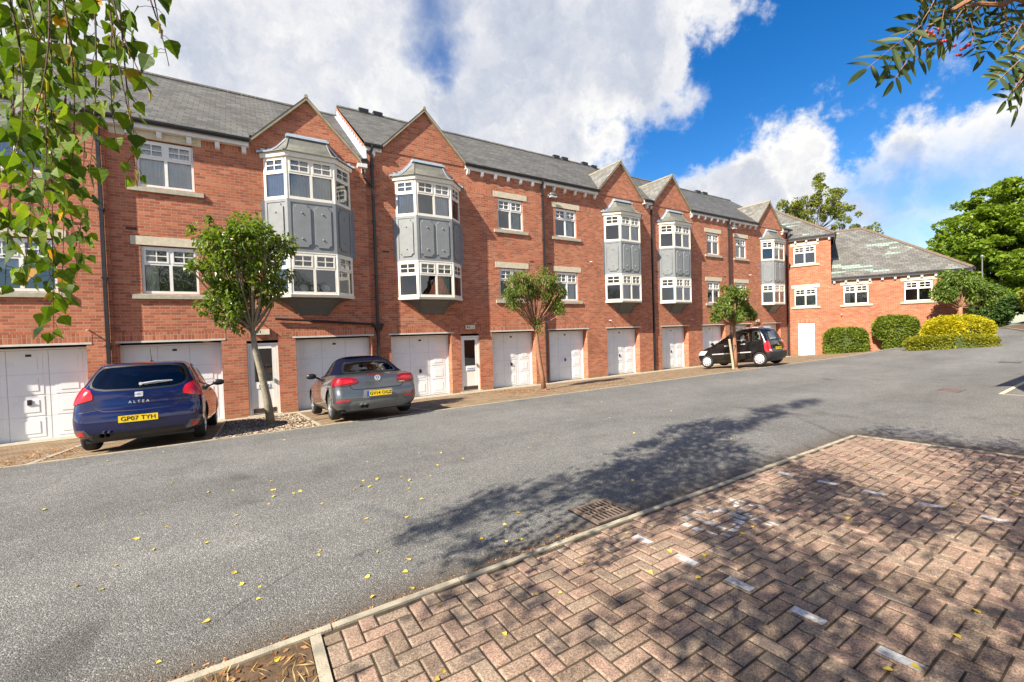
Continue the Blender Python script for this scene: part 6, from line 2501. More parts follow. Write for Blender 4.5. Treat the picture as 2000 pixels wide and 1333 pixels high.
SP3 = dict(label='black compact minivan with white wheel covers parked at the far garages', loc=(19.30, 9.857, ZO - 1.785), head=.063, pitch=-.09,
           H=1.66, belt=1.02, wb=2.36, Rw=.292, tyre_w=.175, track=1.43, wheel='cap', paint=M['black_car'], glass=M['car_glass_clear'], gap=.03,
           w=[(.22, .70), (.30, .765), (.42, .798), (.60, .810), (.80, .808), (.95, .790), (1.05, .765), (1.2, .725), (1.35, .688), (1.48, .650), (1.56, .605), (1.61, .54), (1.645, .40), (1.66, .20)],
           yr=[(.22, -.42), (.32, -.50), (.45, -.525), (.58, -.515), (.64, -.465), (.80, -.455), (.95, -.435), (1.1, -.385), (1.25, -.325), (1.40, -.255), (1.52, -.18), (1.58, -.13), (1.62, .0), (1.648, .3), (1.66, .6)],
           yf=[(.22, 2.88), (.35, 2.98), (.5, 3.0), (.62, 2.97), (.74, 2.88), (.84, 2.72), (.93, 2.50), (1.0, 2.28), (1.08, 2.10), (1.2, 1.90), (1.35, 1.63), (1.48, 1.38), (1.57, 1.18), (1.62, 1.02), (1.648, .9), (1.66, .8)],
           br=.07, bf=.26, rr=.14, rf=.26,
           rear_glass=[(-.54, 1.08), (-.48, 1.05), (.48, 1.05), (.54, 1.08), (.56, 1.14), (.52, 1.44), (.47, 1.50), (-.47, 1.50), (-.52, 1.44), (-.56, 1.14)], rg_y=.25,
           front_glass=[(-.68, 1.06), (.68, 1.06), (.58, 1.50), (.5, 1.54), (-.5, 1.54), (-.58, 1.50)], fg_y=1.0,
           side_glass=[[(1.18, 1.05), (2.06, 1.02), (1.86, 1.20), (1.50, 1.44), (1.30, 1.50), (1.18, 1.50)], [(.34, 1.07), (1.10, 1.052), (1.10, 1.51), (.45, 1.51), (.36, 1.46)], [(-.13, 1.10), (.20, 1.085), (.20, 1.47), (.0, 1.47), (-.08, 1.40)]],
           patches=[('tail_light', 'red_lamp', [(.60, .56), (.84, .56), (.84, .78), (.80, 1.02), (.66, 1.02), (.62, .80)], 'y', 'both', .012),
                    ('rear_bumper', 'black', [(-.84, .23), (.84, .23), (.84, .56), (-.84, .56)], 'y', -1, .018),
                    ('side_moulding', 'hubcap', [(.30, .585), (2.05, .585), (2.05, .63), (.30, .63)], 'x', 'both', .014),
                    ('headlight', 'ceramic', [(.46, .62), (.84, .60), (.84, .78), (.52, .78)], 'y', 'both', .008),
                    ('side_lamp', 'hubcap', [(2.32, .70), (2.38, .70), (2.38, .73), (2.32, .73)], 'x', 'both', .006),
                    ('door_handle', 'hubcap', [(.52, .95), (.70, .95), (.70, .985), (.52, .985)], 'x', 'both', .02), ('door_handle', 'hubcap', [(1.26, .93), (1.44, .93), (1.44, .965), (1.26, .965)], 'x', 'both', .02)],
           seams=[('tailgate_seam', [(-.59, 1.55), (-.60, 1.0), (-.59, .58), (.59, .58), (.60, 1.0), (.59, 1.55)], 'y', -1, .008, False),
                  ('door_seam', [(1.14, 1.04), (1.14, .32), (2.0, .32), (2.08, .6), (2.08, .98)], 'x', 'both', .008, False), ('door_seam', [(.27, 1.05), (.30, .75), (.42, .50), (.50, .32), (1.12, .32)], 'x', 'both', .008, False)],
           mirror=(.82, 1.95, 1.06), mirror_mat='black', plate=(0, -.472, .70, -.06), reg='Y511 OBD', extra=van_extra)
build_car(SP3)


# ================================================================== TREES AND PLANTS
def leaf_mesh(name, mat, leaves, fold=.25):
    """leaves: list of (centre, direction, up, length, width, tint); each a folded pointed blade"""
    mb_v, mb_f, tint = [], [], []
    for (c, d, up, L, wd, t) in leaves:
        s = d.cross(up)
        if s.length < 1e-5:
            s = d.cross(Vector((.3, .9, .2)))
        s.normalize()
        n = s.cross(d).normalized()
        o = len(mb_v)
        a, b = c - d * L * .5, c + d * L * .5
        m = c - d * L * .06
        mb_v += [a, m + s * wd * .5 + n * wd * fold, b, m - s * wd * .5 + n * wd * fold]
        mb_f += [(o, o + 1, o + 2), (o, o + 2, o + 3)]
        tint += [t, t]
    me = bpy.data.meshes.new(name)
    me.from_pydata([tuple(v) for v in mb_v], [], mb_f)
    me.materials.append(mat)
    at = me.attributes.new('tint', 'FLOAT', 'FACE')
    at.data.foreach_set('value', tint)
    me.update()
    return me


def rv(s=1.0):
    return Vector((random.gauss(0, 1), random.gauss(0, 1), random.gauss(0, 1))) * s


def clump_leaves(out, c, r, n, L, wd, droop=.3, flat=1.0, tbase=.5, tvar=.25, shell=.5, dirout=1.0):
    """n leaves through the volume of one clump, most of them towards its skin"""
    for _ in range(n):
        v = rv().normalized()
        k = (random.random() ** (1 / 3)) if random.random() > shell else random.uniform(.75, 1.08)
        p = Vector((v.x * r * k, v.y * r * k, v.z * r * k * flat))
        d = (v * dirout + rv(.55) + Vector((0, 0, -droop))).normalized()
        up = (Vector((0, 0, 1)) + rv(.45)).normalized()
        sz = random.uniform(.7, 1.25)
        out.append((c + p, d, up, L * sz, wd * sz, min(1, max(0, random.gauss(tbase, tvar)))))


def bez(a, b, c, n=7):
    return [a * (1 - t) ** 2 + b * 2 * t * (1 - t) + c * t * t for t in [i / n for i in range(n + 1)]]


def taper(n, r0, r1):
    return [r0 + (r1 - r0) * i / (n - 1) for i in range(n)]


def make_tree(name, label, cat, base, trunk_pts, r0, r1, bark, leafmat, clumps, group=None, twigs=True, leafargs=None, limb_r=.03, limb_p=.45):
    """clumps: list of (centre, radius, count); world coordinates"""
    base = Vector(base)
    root = thing(name, label, cat, base, 0, group)
    mb = MB()
    tp = [Vector(p) for p in trunk_pts]
    mb.tube(tp, taper(len(tp), r0, r1), 10)
    # flare at the foot
    mb.tube([tp[0] - Vector((0, 0, .03)), tp[0] + Vector((0, 0, .10))], [r0 * 1.35, r0 * .98], 10)
    top = tp[-1]
    me = mb.mesh('trunk', bark, smooth=True)
    obj('trunk', me, root, -base)
    mb = MB()
    for (c, r, n) in clumps:
        c = Vector(c)
        if random.random() > limb_p:
            continue
        s = tp[-1] if random.random() < .75 else tp[-2].lerp(tp[-1], random.uniform(.4, .95))
        mid = s.lerp(c, .5) + Vector((random.uniform(-.08, .08), random.uniform(-.08, .08), -.12)) * (c - s).length
        p = bez(s, mid, c, 6)
        mb.tube(p, taper(7, limb_r * random.uniform(.7, 1.15), limb_r * .2), 6)
        if twigs:
            for _ in range(3):
                q = c + rv().normalized() * r * .85
                mb.tube([p[4], p[5].lerp(q, .5), q], [limb_r * .35, limb_r * .25, limb_r * .12], 4)
    obj('branches', mb.mesh('branches', bark, smooth=True), root, -base)
    lv = []
    A = dict(L=.1, wd=.05)
    A.update(leafargs or {})
    for (c, r, n) in clumps:
        clump_leaves(lv, Vector(c), r, n, **A)
    obj('crown', leaf_mesh('crown', leafmat, lv), root, -base)
    return root


def ellip_clumps(c, rx, ry, rz, k, r, n, seed, zmin=None, shell=.65, fn=None):
    rnd = random.Random(seed)
    out = []
    tries = 0
    while len(out) < k and tries < 9000:
        tries += 1
        v = Vector((rnd.gauss(0, 1), rnd.gauss(0, 1), rnd.gauss(0, 1))).normalized()
        q = rnd.uniform(.62, 1) if rnd.random() < shell else rnd.random() ** .5
        p = Vector((c[0] + v.x * rx * q, c[1] + v.y * ry * q, c[2] + v.z * rz * q))
        if zmin is not None and p.z < zmin:
            continue
        if fn and not fn(p):
            continue
        if any((p - o[0]).length < r * .55 for o in out):
            continue
        out.append((p, r * rnd.uniform(.7, 1.25), int(n * rnd.uniform(.7, 1.3))))
    return out


random.seed(21)
# --- street tree 1: dense glossy crown, leaning grey trunk
g0 = gz(.38, 10.72)
cl = ellip_clumps((.10, 10.72, 3.98), .93, .85, .84, 80, .24, 95, 5)
cl += ellip_clumps((.10, 10.72, 3.98), 1.10, .98, 1.08, 46, .11, 26, 15, shell=1.0)
cl = [(c, r, n) for c, r, n in cl if noise.noise(Vector(c) * 1.9) > -.22]
cl += ellip_clumps((-.28, 10.70, 3.05), .50, .5, .45, 22, .19, 90, 6)
cl += [((-.30, 10.55, 2.62), .16, 45), ((-.12, 10.6, 2.5), .13, 35), ((.36, 10.68, 3.12), .14, 40), ((.46, 10.72, 3.06), .12, 30), ((-.48, 10.66, 2.8), .15, 40)]
make_tree('street_tree', 'bushy small street tree with glossy green leaves and a leaning grey trunk in pebbles', 'tree', (.40, 10.72, g0),
          [(.40, 10.72, g0 - .02), (.34, 10.72, g0 + .6), (.24, 10.72, g0 + 1.25), (.15, 10.72, 2.08), (.12, 10.72, 2.5)], .088, .048, M['bark'], M['leaf_sap'], cl, 'small street trees before the terrace',
          leafargs=dict(L=.115, wd=.056, droop=.45, tvar=.27), limb_r=.03, limb_p=.22)

# --- street tree 2: feathery rowan-like crown in two lobes with bare forked limbs
def fern_clumps(spec, seed):
    rnd = random.Random(seed)
    out = []
    for (c, r, k) in spec:
        for _ in range(k):
            v = Vector((rnd.gauss(0, 1), rnd.gauss(0, 1), rnd.gauss(0, .8)))
            v = v.normalized() * rnd.uniform(.2, 1) * r
            out.append((Vector(c) + v, rnd.uniform(.13, .21), rnd.randint(110, 170)))
    return out
rndq = random.Random(3)
g0 = gz(8.43, 11.6)
cl = fern_clumps([((7.35, 11.55, 3.55), .46, 17), ((7.75, 11.6, 3.95), .40, 13), ((8.55, 11.6, 3.95), .46, 17), ((8.95, 11.65, 3.45), .42, 15), ((8.95, 11.6, 3.05), .32, 8), ((8.2, 11.9, 3.75), .35, 8), ((7.25, 11.5, 3.15), .25, 5)], 3)
cl += fern_clumps([((7.95, 11.6, 3.75), .75, 12), ((8.8, 11.6, 3.65), .72, 12), ((7.1, 11.5, 3.5), .3, 4), ((9.2, 11.6, 3.0), .3, 4)], 31)
cl = [(c, r, int(n * rndq.uniform(.3, .85))) for c, r, n in cl]
cl += [((8.20, 11.5, 2.46), .17, 70), ((8.26, 11.5, 2.25), .15, 60), ((8.12, 11.55, 2.62), .14, 50), ((7.62, 11.5, 2.85), .12, 30)]
make_tree('street_tree', 'open feathery street tree with two leafy lobes and bare forked branches between them', 'tree', (8.43, 11.6, g0),
          [(8.45, 11.6, g0 - .02), (8.36, 11.6, g0 + .55), (8.26, 11.6, g0 + 1.15), (8.18, 11.6, 2.15), (8.15, 11.6, 2.45)], .085, .055, M['bark_red'], M['leaf_fern'], cl, 'small street trees before the terrace',
          leafargs=dict(L=.105, wd=.030, droop=.35, tvar=.32), limb_r=.024, limb_p=.38)

# --- street tree 3, with its stake
def t3(x, y, z, k=.9315):
    return (x * k, y * k, (z - 2.28) * k + 2.28)
g0 = gz(17.9, 10.54)
cl = fern_clumps([(t3(19.2, 11.3, 3.6), .56, 24), (t3(18.3, 11.3, 3.0), .50, 14), (t3(17.85, 11.2, 2.72), .33, 7), (t3(20.1, 11.4, 3.05), .58, 18), (t3(20.5, 11.4, 2.75), .35, 8), (t3(19.3, 11.6, 3.1), .55, 14), (t3(19.0, 11.0, 2.6), .28, 3)], 4)
cl = [(c, r * 1.15, int(n * .75)) for c, r, n in cl]
make_tree('street_tree', 'umbrella shaped feathery street tree in front of the black minivan, tied to a pale stake', 'tree', (17.9, 10.54, g0),
          [(17.93, 10.54, g0 - .02), (17.90, 10.53, g0 + .6), (17.86, 10.53, g0 + 1.2), t3(19.14, 11.3, 2.1), t3(19.12, 11.3, 2.3)], .085, .065, M['bark_red'], M['leaf_fern'], cl, 'small street trees before the terrace',
          leafargs=dict(L=.15, wd=.045, droop=.35, tvar=.32), limb_r=.035, limb_p=.35)
t = thing('tree_stake', 'pale leaning wooden stake beside the third street tree', 'stake', (17.74, 10.52, gz(17.74, 10.52)))
mb = MB()
mb.tube([(0, 0, -.02), (-.13, 0, .65), (-.28, 0, 1.30)], [.05, .048, .046], 8)
obj('post', mb.mesh('post', M['wood']), t)
mb = MB()
mb.tube([(-.20, -.06, 1.0), (.02, -.07, 1.03), (.22, .0, 1.05), (.20, .1, 1.04), (-.02, .1, 1.01), (-.24, .05, .99)], .012, 6)
obj('tie', mb.mesh('tie', M['black']), t)

# --- tree 4 standing in the golden hedge at the end of the wing
def fw(x, y, z, k=.925):
    return (x * k, y * k, (z - 2.28) * k + 2.28)
cl = fern_clumps([(fw(36.0, 7.6, 4.45), .70, 20), (fw(35.4, 8.0, 3.75), .58, 16), (fw(37.2, 7.0, 4.1), .70, 20), (fw(37.9, 6.6, 3.55), .52, 12), (fw(36.4, 7.5, 3.9), .65, 14)], 9)
cl = [(c, r * 1.7, int(n * .9)) for c, r, n in cl]
make_tree('street_tree', 'dark feathery umbrella tree rising from the golden hedge at the corner of the wing', 'tree', fw(36.3, 7.45, 1.2),
          [fw(36.32, 7.45, .7), fw(36.3, 7.45, 1.8), fw(36.28, 7.47, 2.5), fw(36.28, 7.47, 2.9)], .14, .10, M['bark_red'], M['leaf_fern'], cl, 'small street trees before the terrace',
          leafargs=dict(L=.18, wd=.075, droop=.35, tbase=.42), limb_r=.055, limb_p=.25)

# --- tall tree behind the end wing
random.seed(33)
bgc = []
rnd = random.Random(12)
for (c, r, k) in (((60.5, 27.5, 16.5), 2.3, 26), ((58.6, 28.6, 14.6), 1.9, 14), ((63.0, 26.0, 17.5), 2.5, 24), ((65.5, 24.5, 16.2), 2.4, 22), ((67.8, 23.0, 14.2), 2.0, 14), ((63.4, 25.8, 20.2), 1.0, 7), ((65.6, 24.6, 19.0), .9, 5), ((62.0, 26.5, 13.5), 2.6, 18), ((69.8, 22.0, 13.6), 1.0, 4), ((58.0, 29.0, 12.8), 2, 8)):
    for _ in range(k):
        v = Vector((rnd.gauss(0, 1), rnd.gauss(0, 1), rnd.gauss(0, 1))).normalized() * rnd.uniform(.2, 1) * r
        bgc.append((Vector(c) + v, rnd.uniform(.28, .6), rnd.randint(50, 90)))
make_tree('tall_tree', 'tall thin crowned tree with gaps of sky showing above the end wing roof', 'tree', (63, 26, 0),
          [(63, 26, 0), (63, 26, 6), (62.8, 26.1, 11), (62.9, 26, 14)], .45, .2, M['bark_dark'], M['leaf_bg'], bgc,
          leafargs=dict(L=.34, wd=.17, droop=.25, tvar=.3), limb_r=.07, limb_p=.25)

# --- sycamore at the right
random.seed(34)
syc = []
rnd = random.Random(77)
def tier(cx, cy, cz, rx, k):
    for _ in range(k):
        a = rnd.uniform(0, 2 * PI)
        q = rnd.uniform(.15, 1) ** .6
        syc.append((Vector((cx + rx * q * math.cos(a), cy + rx * q * math.sin(a), cz - q * q * rx * .16 + rnd.uniform(-.25, .25))), rnd.uniform(.55, .95), rnd.randint(60, 95)))
for z, r, k in ((17.2, 2.2, 9), (15.9, 3.4, 18), (14.3, 4.4, 26), (12.6, 5.4, 34), (10.9, 6.2, 40), (9.2, 6.6, 42), (7.5, 6.8, 42), (5.8, 6.0, 34), (4.3, 5.0, 22)):
    tier(72.8 + rnd.uniform(-.6, .6), 11.6 + rnd.uniform(-.6, .6), z, r, k)
syc += ellip_clumps((72.8, 11.6, 8.8), 6.0, 6.0, 7.0, 210, 1.05, 95, 43, zmin=2.5)
make_tree('sycamore_tree', 'large full sycamore with tiered bright green foliage at the right edge', 'tree', (72.8, 11.6, 1.2),
          [(72.8, 11.6, 1.0), (72.8, 11.6, 4), (72.7, 11.6, 9), (72.8, 11.6, 13), (72.8, 11.6, 15.5)], .5, .15, M['bark_dark'], M['leaf_syc'], syc,
          leafargs=dict(L=.46, wd=.36, droop=.2, flat=.55, tvar=.25), limb_r=.10, limb_p=.12)
# a further crown of the same wood, behind on the right
syc2 = ellip_clumps((80, 2.5, 9.5), 6, 6, 7.5, 110, 1.3, 75, 41)
make_tree('background_tree', 'broad dark green tree beyond the sycamore at the right edge', 'tree', (80, 2.5, 1.0), [(80, 2.5, .8), (80, 2.5, 5), (80, 2.5, 9)], .5, .2, M['bark_dark'], M['leaf_conifer'], syc2,
          leafargs=dict(L=.5, wd=.34, droop=.2, flat=.6), limb_r=.1)

# --- clipped shrubs against the end wing
def surf_shrub(name, label, cat, base, fn_pt, n, leafmat, L, wd, core, group=None):
    base = Vector(base)
    root = thing(name, label, cat, base, 0, group)
    obj('shade_core', core, root, -base)  # solid core; the shade inside the foliage is put into its dark colour
    lv = []
    for _ in range(n):
        p, nr = fn_pt()
        d = (nr + rv(.6)).normalized()
        lv.append((p + nr * random.uniform(-.05, .05), d, (Vector((0, 0, 1)) + rv(.5)).normalized(), L * random.uniform(.7, 1.3), wd * random.uniform(.7, 1.3), min(1, max(0, random.gauss(.5 + .25 * noise.noise(p * 1.7), .24)))))
    obj('foliage', leaf_mesh('foliage', leafmat, lv), root, -base)
    return root


wdir = Vector((.3754, -.9269, 0))
wn = Vector((-.9269, -.3754, 0))
def wp(s, d, z):
    q = Vector((31.91, 15.07, 0)) + wdir * s + wn * d
    return Vector((q.x, q.y, z))


def blob(c, ax, ay, az, ex, rough=.10, seed=1.0, M3=None):
    """superellipsoid sampler and core mesh: axes along wing wall"""
    def pt(u, v):
        cu, su, cv, sv = math.cos(u), math.sin(u), math.cos(v), math.sin(v)
        sp = lambda x: math.copysign(abs(x) ** ex, x)
        l = Vector((sp(cv) * sp(cu), sp(cv) * sp(su), sp(sv)))
        k = 1 + rough * noise.noise(l * 2.2 + Vector((seed, seed, seed))) + rough * .6 * noise.noise(l * 6 + Vector((seed, 0, 0)))
        return l, k
    def world(l, k):
        return c + M3[0] * l.x * ax * k + M3[1] * l.y * ay * k + Vector((0, 0, 1)) * l.z * az * k
    def samp():
        u = random.uniform(0, 2 * PI)
        v = math.asin(random.uniform(-.85, 1))
        l, k = pt(u, v)
        p = world(l, k * random.uniform(.90, 1.03))
        n = (M3[0] * l.x / ax + M3[1] * l.y / ay + Vector((0, 0, 1)) * l.z / az).normalized()
        return p, n
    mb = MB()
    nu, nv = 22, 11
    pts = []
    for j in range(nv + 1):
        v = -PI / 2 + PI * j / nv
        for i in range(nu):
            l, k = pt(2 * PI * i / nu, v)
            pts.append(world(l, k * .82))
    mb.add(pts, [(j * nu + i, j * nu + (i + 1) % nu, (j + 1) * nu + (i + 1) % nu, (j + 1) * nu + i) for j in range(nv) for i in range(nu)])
    return samp, mb.mesh('shade_core', M['core'], smooth=True)


random.seed(44)
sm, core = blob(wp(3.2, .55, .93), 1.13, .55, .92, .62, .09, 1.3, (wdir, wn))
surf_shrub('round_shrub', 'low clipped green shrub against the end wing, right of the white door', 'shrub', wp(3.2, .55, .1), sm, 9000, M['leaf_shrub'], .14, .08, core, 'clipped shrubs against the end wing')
sm, core = blob(wp(5.62, .45, 1.72), 1.05, .45, .82, .8, .12, 4.1, (wdir, wn))
sm2, core2 = blob(wp(5.62, .42, .75), .62, .38, .62, .9, .16, 7.1, (wdir, wn))
def both():
    return sm() if random.random() < .68 else sm2()
bmx = bmesh.new(); bmx.from_mesh(core); bmx.from_mesh(core2); bmx.to_mesh(core); bmx.free()
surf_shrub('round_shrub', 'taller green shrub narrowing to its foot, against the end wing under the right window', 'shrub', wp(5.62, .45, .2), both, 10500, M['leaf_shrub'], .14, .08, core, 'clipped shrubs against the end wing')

# golden mound and the low hedge before it
hd = Vector((34.16 - 30.54, 6.12 - 8.54, 0)).normalized()
hn = Vector((hd.y, -hd.x, 0))
if hn.dot(Vector((-1, -1, 0))) < 0:
    hn = -hn
sm, core = blob(Vector((33.35, 6.95, 1.42)), 1.72, .72, .98, .80, .07, 2.2, (hd, hn))
surf_shrub('golden_hedge', 'rounded golden yellow clipped hedge at the corner of the end wing', 'hedge', (33.35, 6.95, .6), sm, 15000, M['leaf_gold'], .12, .07, core)
sm, core = blob(Vector((31.75, 6.85, .86)), 2.25, .40, .50, .55, .09, 5.2, (hd, hn))
surf_shrub('low_hedge', 'low olive green clipped hedge along the drive in front of the golden one', 'hedge', (31.75, 6.85, .5), sm, 14000, M['leaf_olive'], .11, .06, core)
# --- far side of the drive: verge, conifer, high hedge on a dark bank
far_a, far_b = Vector((41.5, 5.0, 0)), Vector((52.5, 9.9, 0))
fd = (far_b - far_a).normalized()
fn_ = Vector((-fd.y, fd.x, 0))
if fn_.dot(Vector((1, -1, 0))) < 0:
    fn_ = -fn_
mb = MB()
mbk = MB()
N = 16
for k in range(N):
    p, q = (far_a - fd * 22).lerp(far_b + fd * 6, k / N), (far_a - fd * 22).lerp(far_b + fd * 6, (k + 1) / N)
    def bank(v, d, h):
        w_ = v + fn_ * d
        return (w_.x, w_.y, gz(v.x, v.y) + h)
    mbk.quad(bank(p, 0, .10), bank(q, 0, .10), bank(q, .14, .10), bank(p, .14, .10))
    mbk.quad(bank(p, 0, -.05), bank(q, 0, -.05), bank(q, 0, .10), bank(p, 0, .10))
    mb.quad(bank(p, .14, .09), bank(q, .14, .09), bank(q, 1.6, .32), bank(p, 1.6, .32))
    mb.quad(bank(p, 1.6, .32), bank(q, 1.6, .32), bank(q, 40, .6), bank(p, 40, .6))
tag(obj('far_verge', mb.mesh('far_verge', M['soil'], fixn=True)), 'bare brown verge beyond the bend of the drive', kind='structure')
tag(obj('far_kerb', mbk.mesh('far_kerb', M['bark'], fixn=True)), 'kerb along the far side of the drive', kind='structure')
sm, core = blob(Vector((54.2, 9.9, 3.0)), 1.9, 1.9, 2.0, .95, .18, 8.3, (Vector((1, 0, 0)), Vector((0, 1, 0))))
surf_shrub('conifer_shrub', 'dark green rounded evergreen beyond the golden hedge', 'shrub', (54.2, 9.9, 1.3), sm, 6000, M['leaf_conifer'], .3, .12, core)
hp = far_a.lerp(far_b, .62) + fn_ * 3.6
sm, core = blob(Vector((hp.x, hp.y, 3.55)) - fd * 5.0, 10.5, 1.3, .95, .45, .12, 6.3, (fd, fn_))
surf_shrub('high_hedge', 'high yellow green hedge above a dark fence beyond the drive', 'hedge', (hp.x, hp.y, 1.4), sm, 12000, M['leaf_olive'], .26, .15, core)
FE = hp - fn_ * .2 - fd * 5
t = thing('dark_fence', 'dark brown board fence in the shade under the high hedge', 'fence', (FE.x, FE.y, 1.3), math.atan2(fd.y, fd.x))
mb = MB()
x = -10.0
while x < 10.0:
    mb.box(x, x + .14, -.02, .02, -.3, 1.75 + random.uniform(-.02, .02))
    x += .15
obj('board', mb.mesh('board', plain('dark_boards', (.045, .028, .018), .9, var=.4, scale=5)), t)
mb = MB()
for k in range(9):
    mb.box(-10 + 2.5 * k - .05, -10 + 2.5 * k + .05, .022, .12, -.4, 1.8)
obj('fence_posts', mb.mesh('fence_posts', M['bark_dark']), t)

# street lamp against the sycamore
t = thing('street_lamp', 'thin grey street lamp against the sycamore foliage', 'street lamp', (62.0, 11.2, 1.5))
mb = MB()
mb.tube([(0, 0, 0), (0, 0, 6.6)], [.075, .045], 8)
obj('column', mb.mesh('column', M['steel']), t)
mb = MB()
mb.lathe([(-.06, .04), (.0, .12), (.22, .15), (.30, .06)], 'z', 10, 0, (0, 0, 6.62))
obj('lantern', mb.mesh('lantern', M['steel'], smooth=True), t)


# ================================================================== TREES BESIDE THE VIEWER
def birch_leaf(out_v, out_f, out_t, c, d, up, L, t):
    """toothed ovate birch blade hanging from its stalk, creased along the midrib"""
    s = d.cross(up)
    if s.length < 1e-4:
        s = Vector((1, 0, 0))
    s.normalize()
    n = s.cross(d).normalized()
    prof = [(0, 0), (.04, .16), (.14, .36), (.24, .43), (.36, .41), (.50, .325), (.64, .22), (.78, .125), (.90, .05), (1.0, 0)]
    curl = random.uniform(-.16, .10)
    fold = random.uniform(.10, .45)
    o = len(out_v)
    mid = [c + d * (a * L) + n * (curl * L * a * a) for a, w_ in prof]
    rt, lt = [], []
    for i, (a, w_) in enumerate(prof[1:-1]):
        jag = .018 if i % 2 else -.012
        q = mid[i + 1]
        rt.append(q + s * (w_ + jag) * L + n * fold * w_ * L)
        lt.append(q - s * (w_ + jag) * L + n * fold * w_ * L)
    out_v += mid + rt + lt
    k = len(prof)
    m = k - 2
    for base in (k, k + m):
        f = [(0, 1, base)] + [(i, i + 1, base + i, base + i - 1) for i in range(1, m)] + [(m, m + 1, base + m - 1)]
        for q in f:
            q = tuple(o + i for i in q)
            out_f.append(q if base == k else q[::-1])
            out_t.append(t)


def raw_mesh(name, v, f, t, mat):
    me = bpy.data.meshes.new(name)
    me.from_pydata([tuple(p) for p in v], [], f)
    me.materials.append(mat)
    at = me.attributes.new('tint', 'FLOAT', 'FACE')
    at.data.foreach_set('value', t)
    me.update()
    return me


TW = [[(-0.655, 2.211, 3.608), (-0.721, 2.279, 2.647)], [(-0.535, 1.955, 3.474), (-0.611, 2.024, 2.475)], [(-0.533, 2.134, 3.604), (-0.591, 2.19, 2.318)], [(-0.552, 2.387, 3.779), (-0.639, 2.465, 2.437)], [(-0.683, 2.108, 3.522), (-0.727, 2.159, 2.555)], [(-0.559, 2.631, 3.953), (-0.649, 2.719, 2.594)], [(-0.5, 1.753, 3.342), (-0.491, 1.772, 2.66)], [(-0.356, 1.784, 3.424), (-0.397, 1.84, 2.831)], [(-0.31, 1.695, 3.379), (-0.264, 1.698, 2.911)], [(-0.276, 1.734, 3.421), (-0.32, 1.793, 2.893)], [(-0.289, 1.622, 3.334), (-0.201, 1.601, 2.991)], [(-0.218, 1.578, 3.332), (-0.16, 1.577, 3.079)], [(-0.208, 1.632, 3.375), (-0.186, 1.658, 3.221)], [(-0.397, 1.629, 3.295), (-0.394, 1.654, 2.769)], [(-0.503, 1.635, 3.255), (-0.502, 1.661, 2.793)], [(-0.487, 2.226, 3.689), (-0.679, 2.373, 2.589)], [(-0.402, 1.572, 3.251), (-0.465, 1.64, 2.86)], [(-0.841, 2.687, 3.876), (-0.694, 2.622, 2.492)], [(-0.303, 1.811, 3.465), (-0.283, 1.828, 2.789)], [(-0.609, 2.302, 3.694), (-0.542, 2.29, 2.663)], [(-0.559, 1.85, 3.388), (-0.473, 1.831, 3.015)], [(-0.69, 2.473, 3.784), (-0.832, 2.588, 2.528)]]
random.seed(5)
BT = Vector((-5.0, -4.6, gz(-5.0, -4.6)))
birch = thing('birch_tree', 'weeping birch whose leafy twigs hang into the top left of the photo', 'tree', BT)
mb = MB()
tp = [BT, BT + Vector((.1, .05, 2)), BT + Vector((.35, .2, 4.5)), BT + Vector((.6, .3, 7)), BT + Vector((.8, .4, 10))]
mb.tube(tp, taper(5, .17, .04), 10)
obj('trunk', mb.mesh('trunk', plain('birch_bark', (.62, .60, .55), .8, var=.3, scale=6, bump=.3), smooth=True), birch, -BT)
lv_v, lv_f, lv_t = [], [], []
mbt = MB()
mbl = MB()
FWD = Vector((_f.x, _f.y, _f.z))
for i, (a, b) in enumerate(TW):
    a, b = Vector(a), Vector(b)
    mid = a.lerp(b, .5) + Vector((random.uniform(-.06, .06), random.uniform(-.04, .04), 0))
    path = bez(a, mid, b, 12)
    mbt.tube(path, taper(13, .0030, .0010), 5)
    # side twigs and leaves
    total = (b - a).length
    n = int(total / (.021 if a.x < -.38 else .038))
    for k in range(n):
        t = (k + random.random()) / n
        j = min(11, int(t * 12))
        p = path[j].lerp(path[j + 1], t * 12 - j)
        dirs = Vector((random.gauss(0, 1), random.gauss(0, .8), random.uniform(-1.1, .25))).normalized()
        pet = p + dirs * random.uniform(.012, .045)
        mbt.tube([p, p.lerp(pet, .6) + Vector((0, 0, .004)), pet], .0009, 3, cap=False)
        d = (Vector((0, 0, -1)) + dirs * .55 + rv(.22)).normalized()
        up = (-FWD * random.uniform(-.2, 1.0) + rv(.55)).normalized()
        birch_leaf(lv_v, lv_f, lv_t, pet, d, up, random.uniform(.032, .062), random.random() ** 1.2 * (.985 if random.random() < .6 else 1))
    # catkins
    for _ in range(2):
        t = random.uniform(.2, .95)
        j = min(11, int(t * 12))
        p = path[j]
        mk = MB()
        mk.tube([p, p + Vector((.006, 0, -.012)), p + Vector((.004, .003, -.036))], [.0012, .0032, .0022], 6)
        obj('catkin', mk.mesh('catkin', M['leaf_gold']), birch, -BT)
obj('hanging_twigs', mbt.mesh('hanging_twigs', M['twig']), birch, -BT)
obj('hanging_leaves', raw_mesh('hanging_leaves', lv_v, lv_f, lv_t, M['leaf_birch']), birch, -BT)
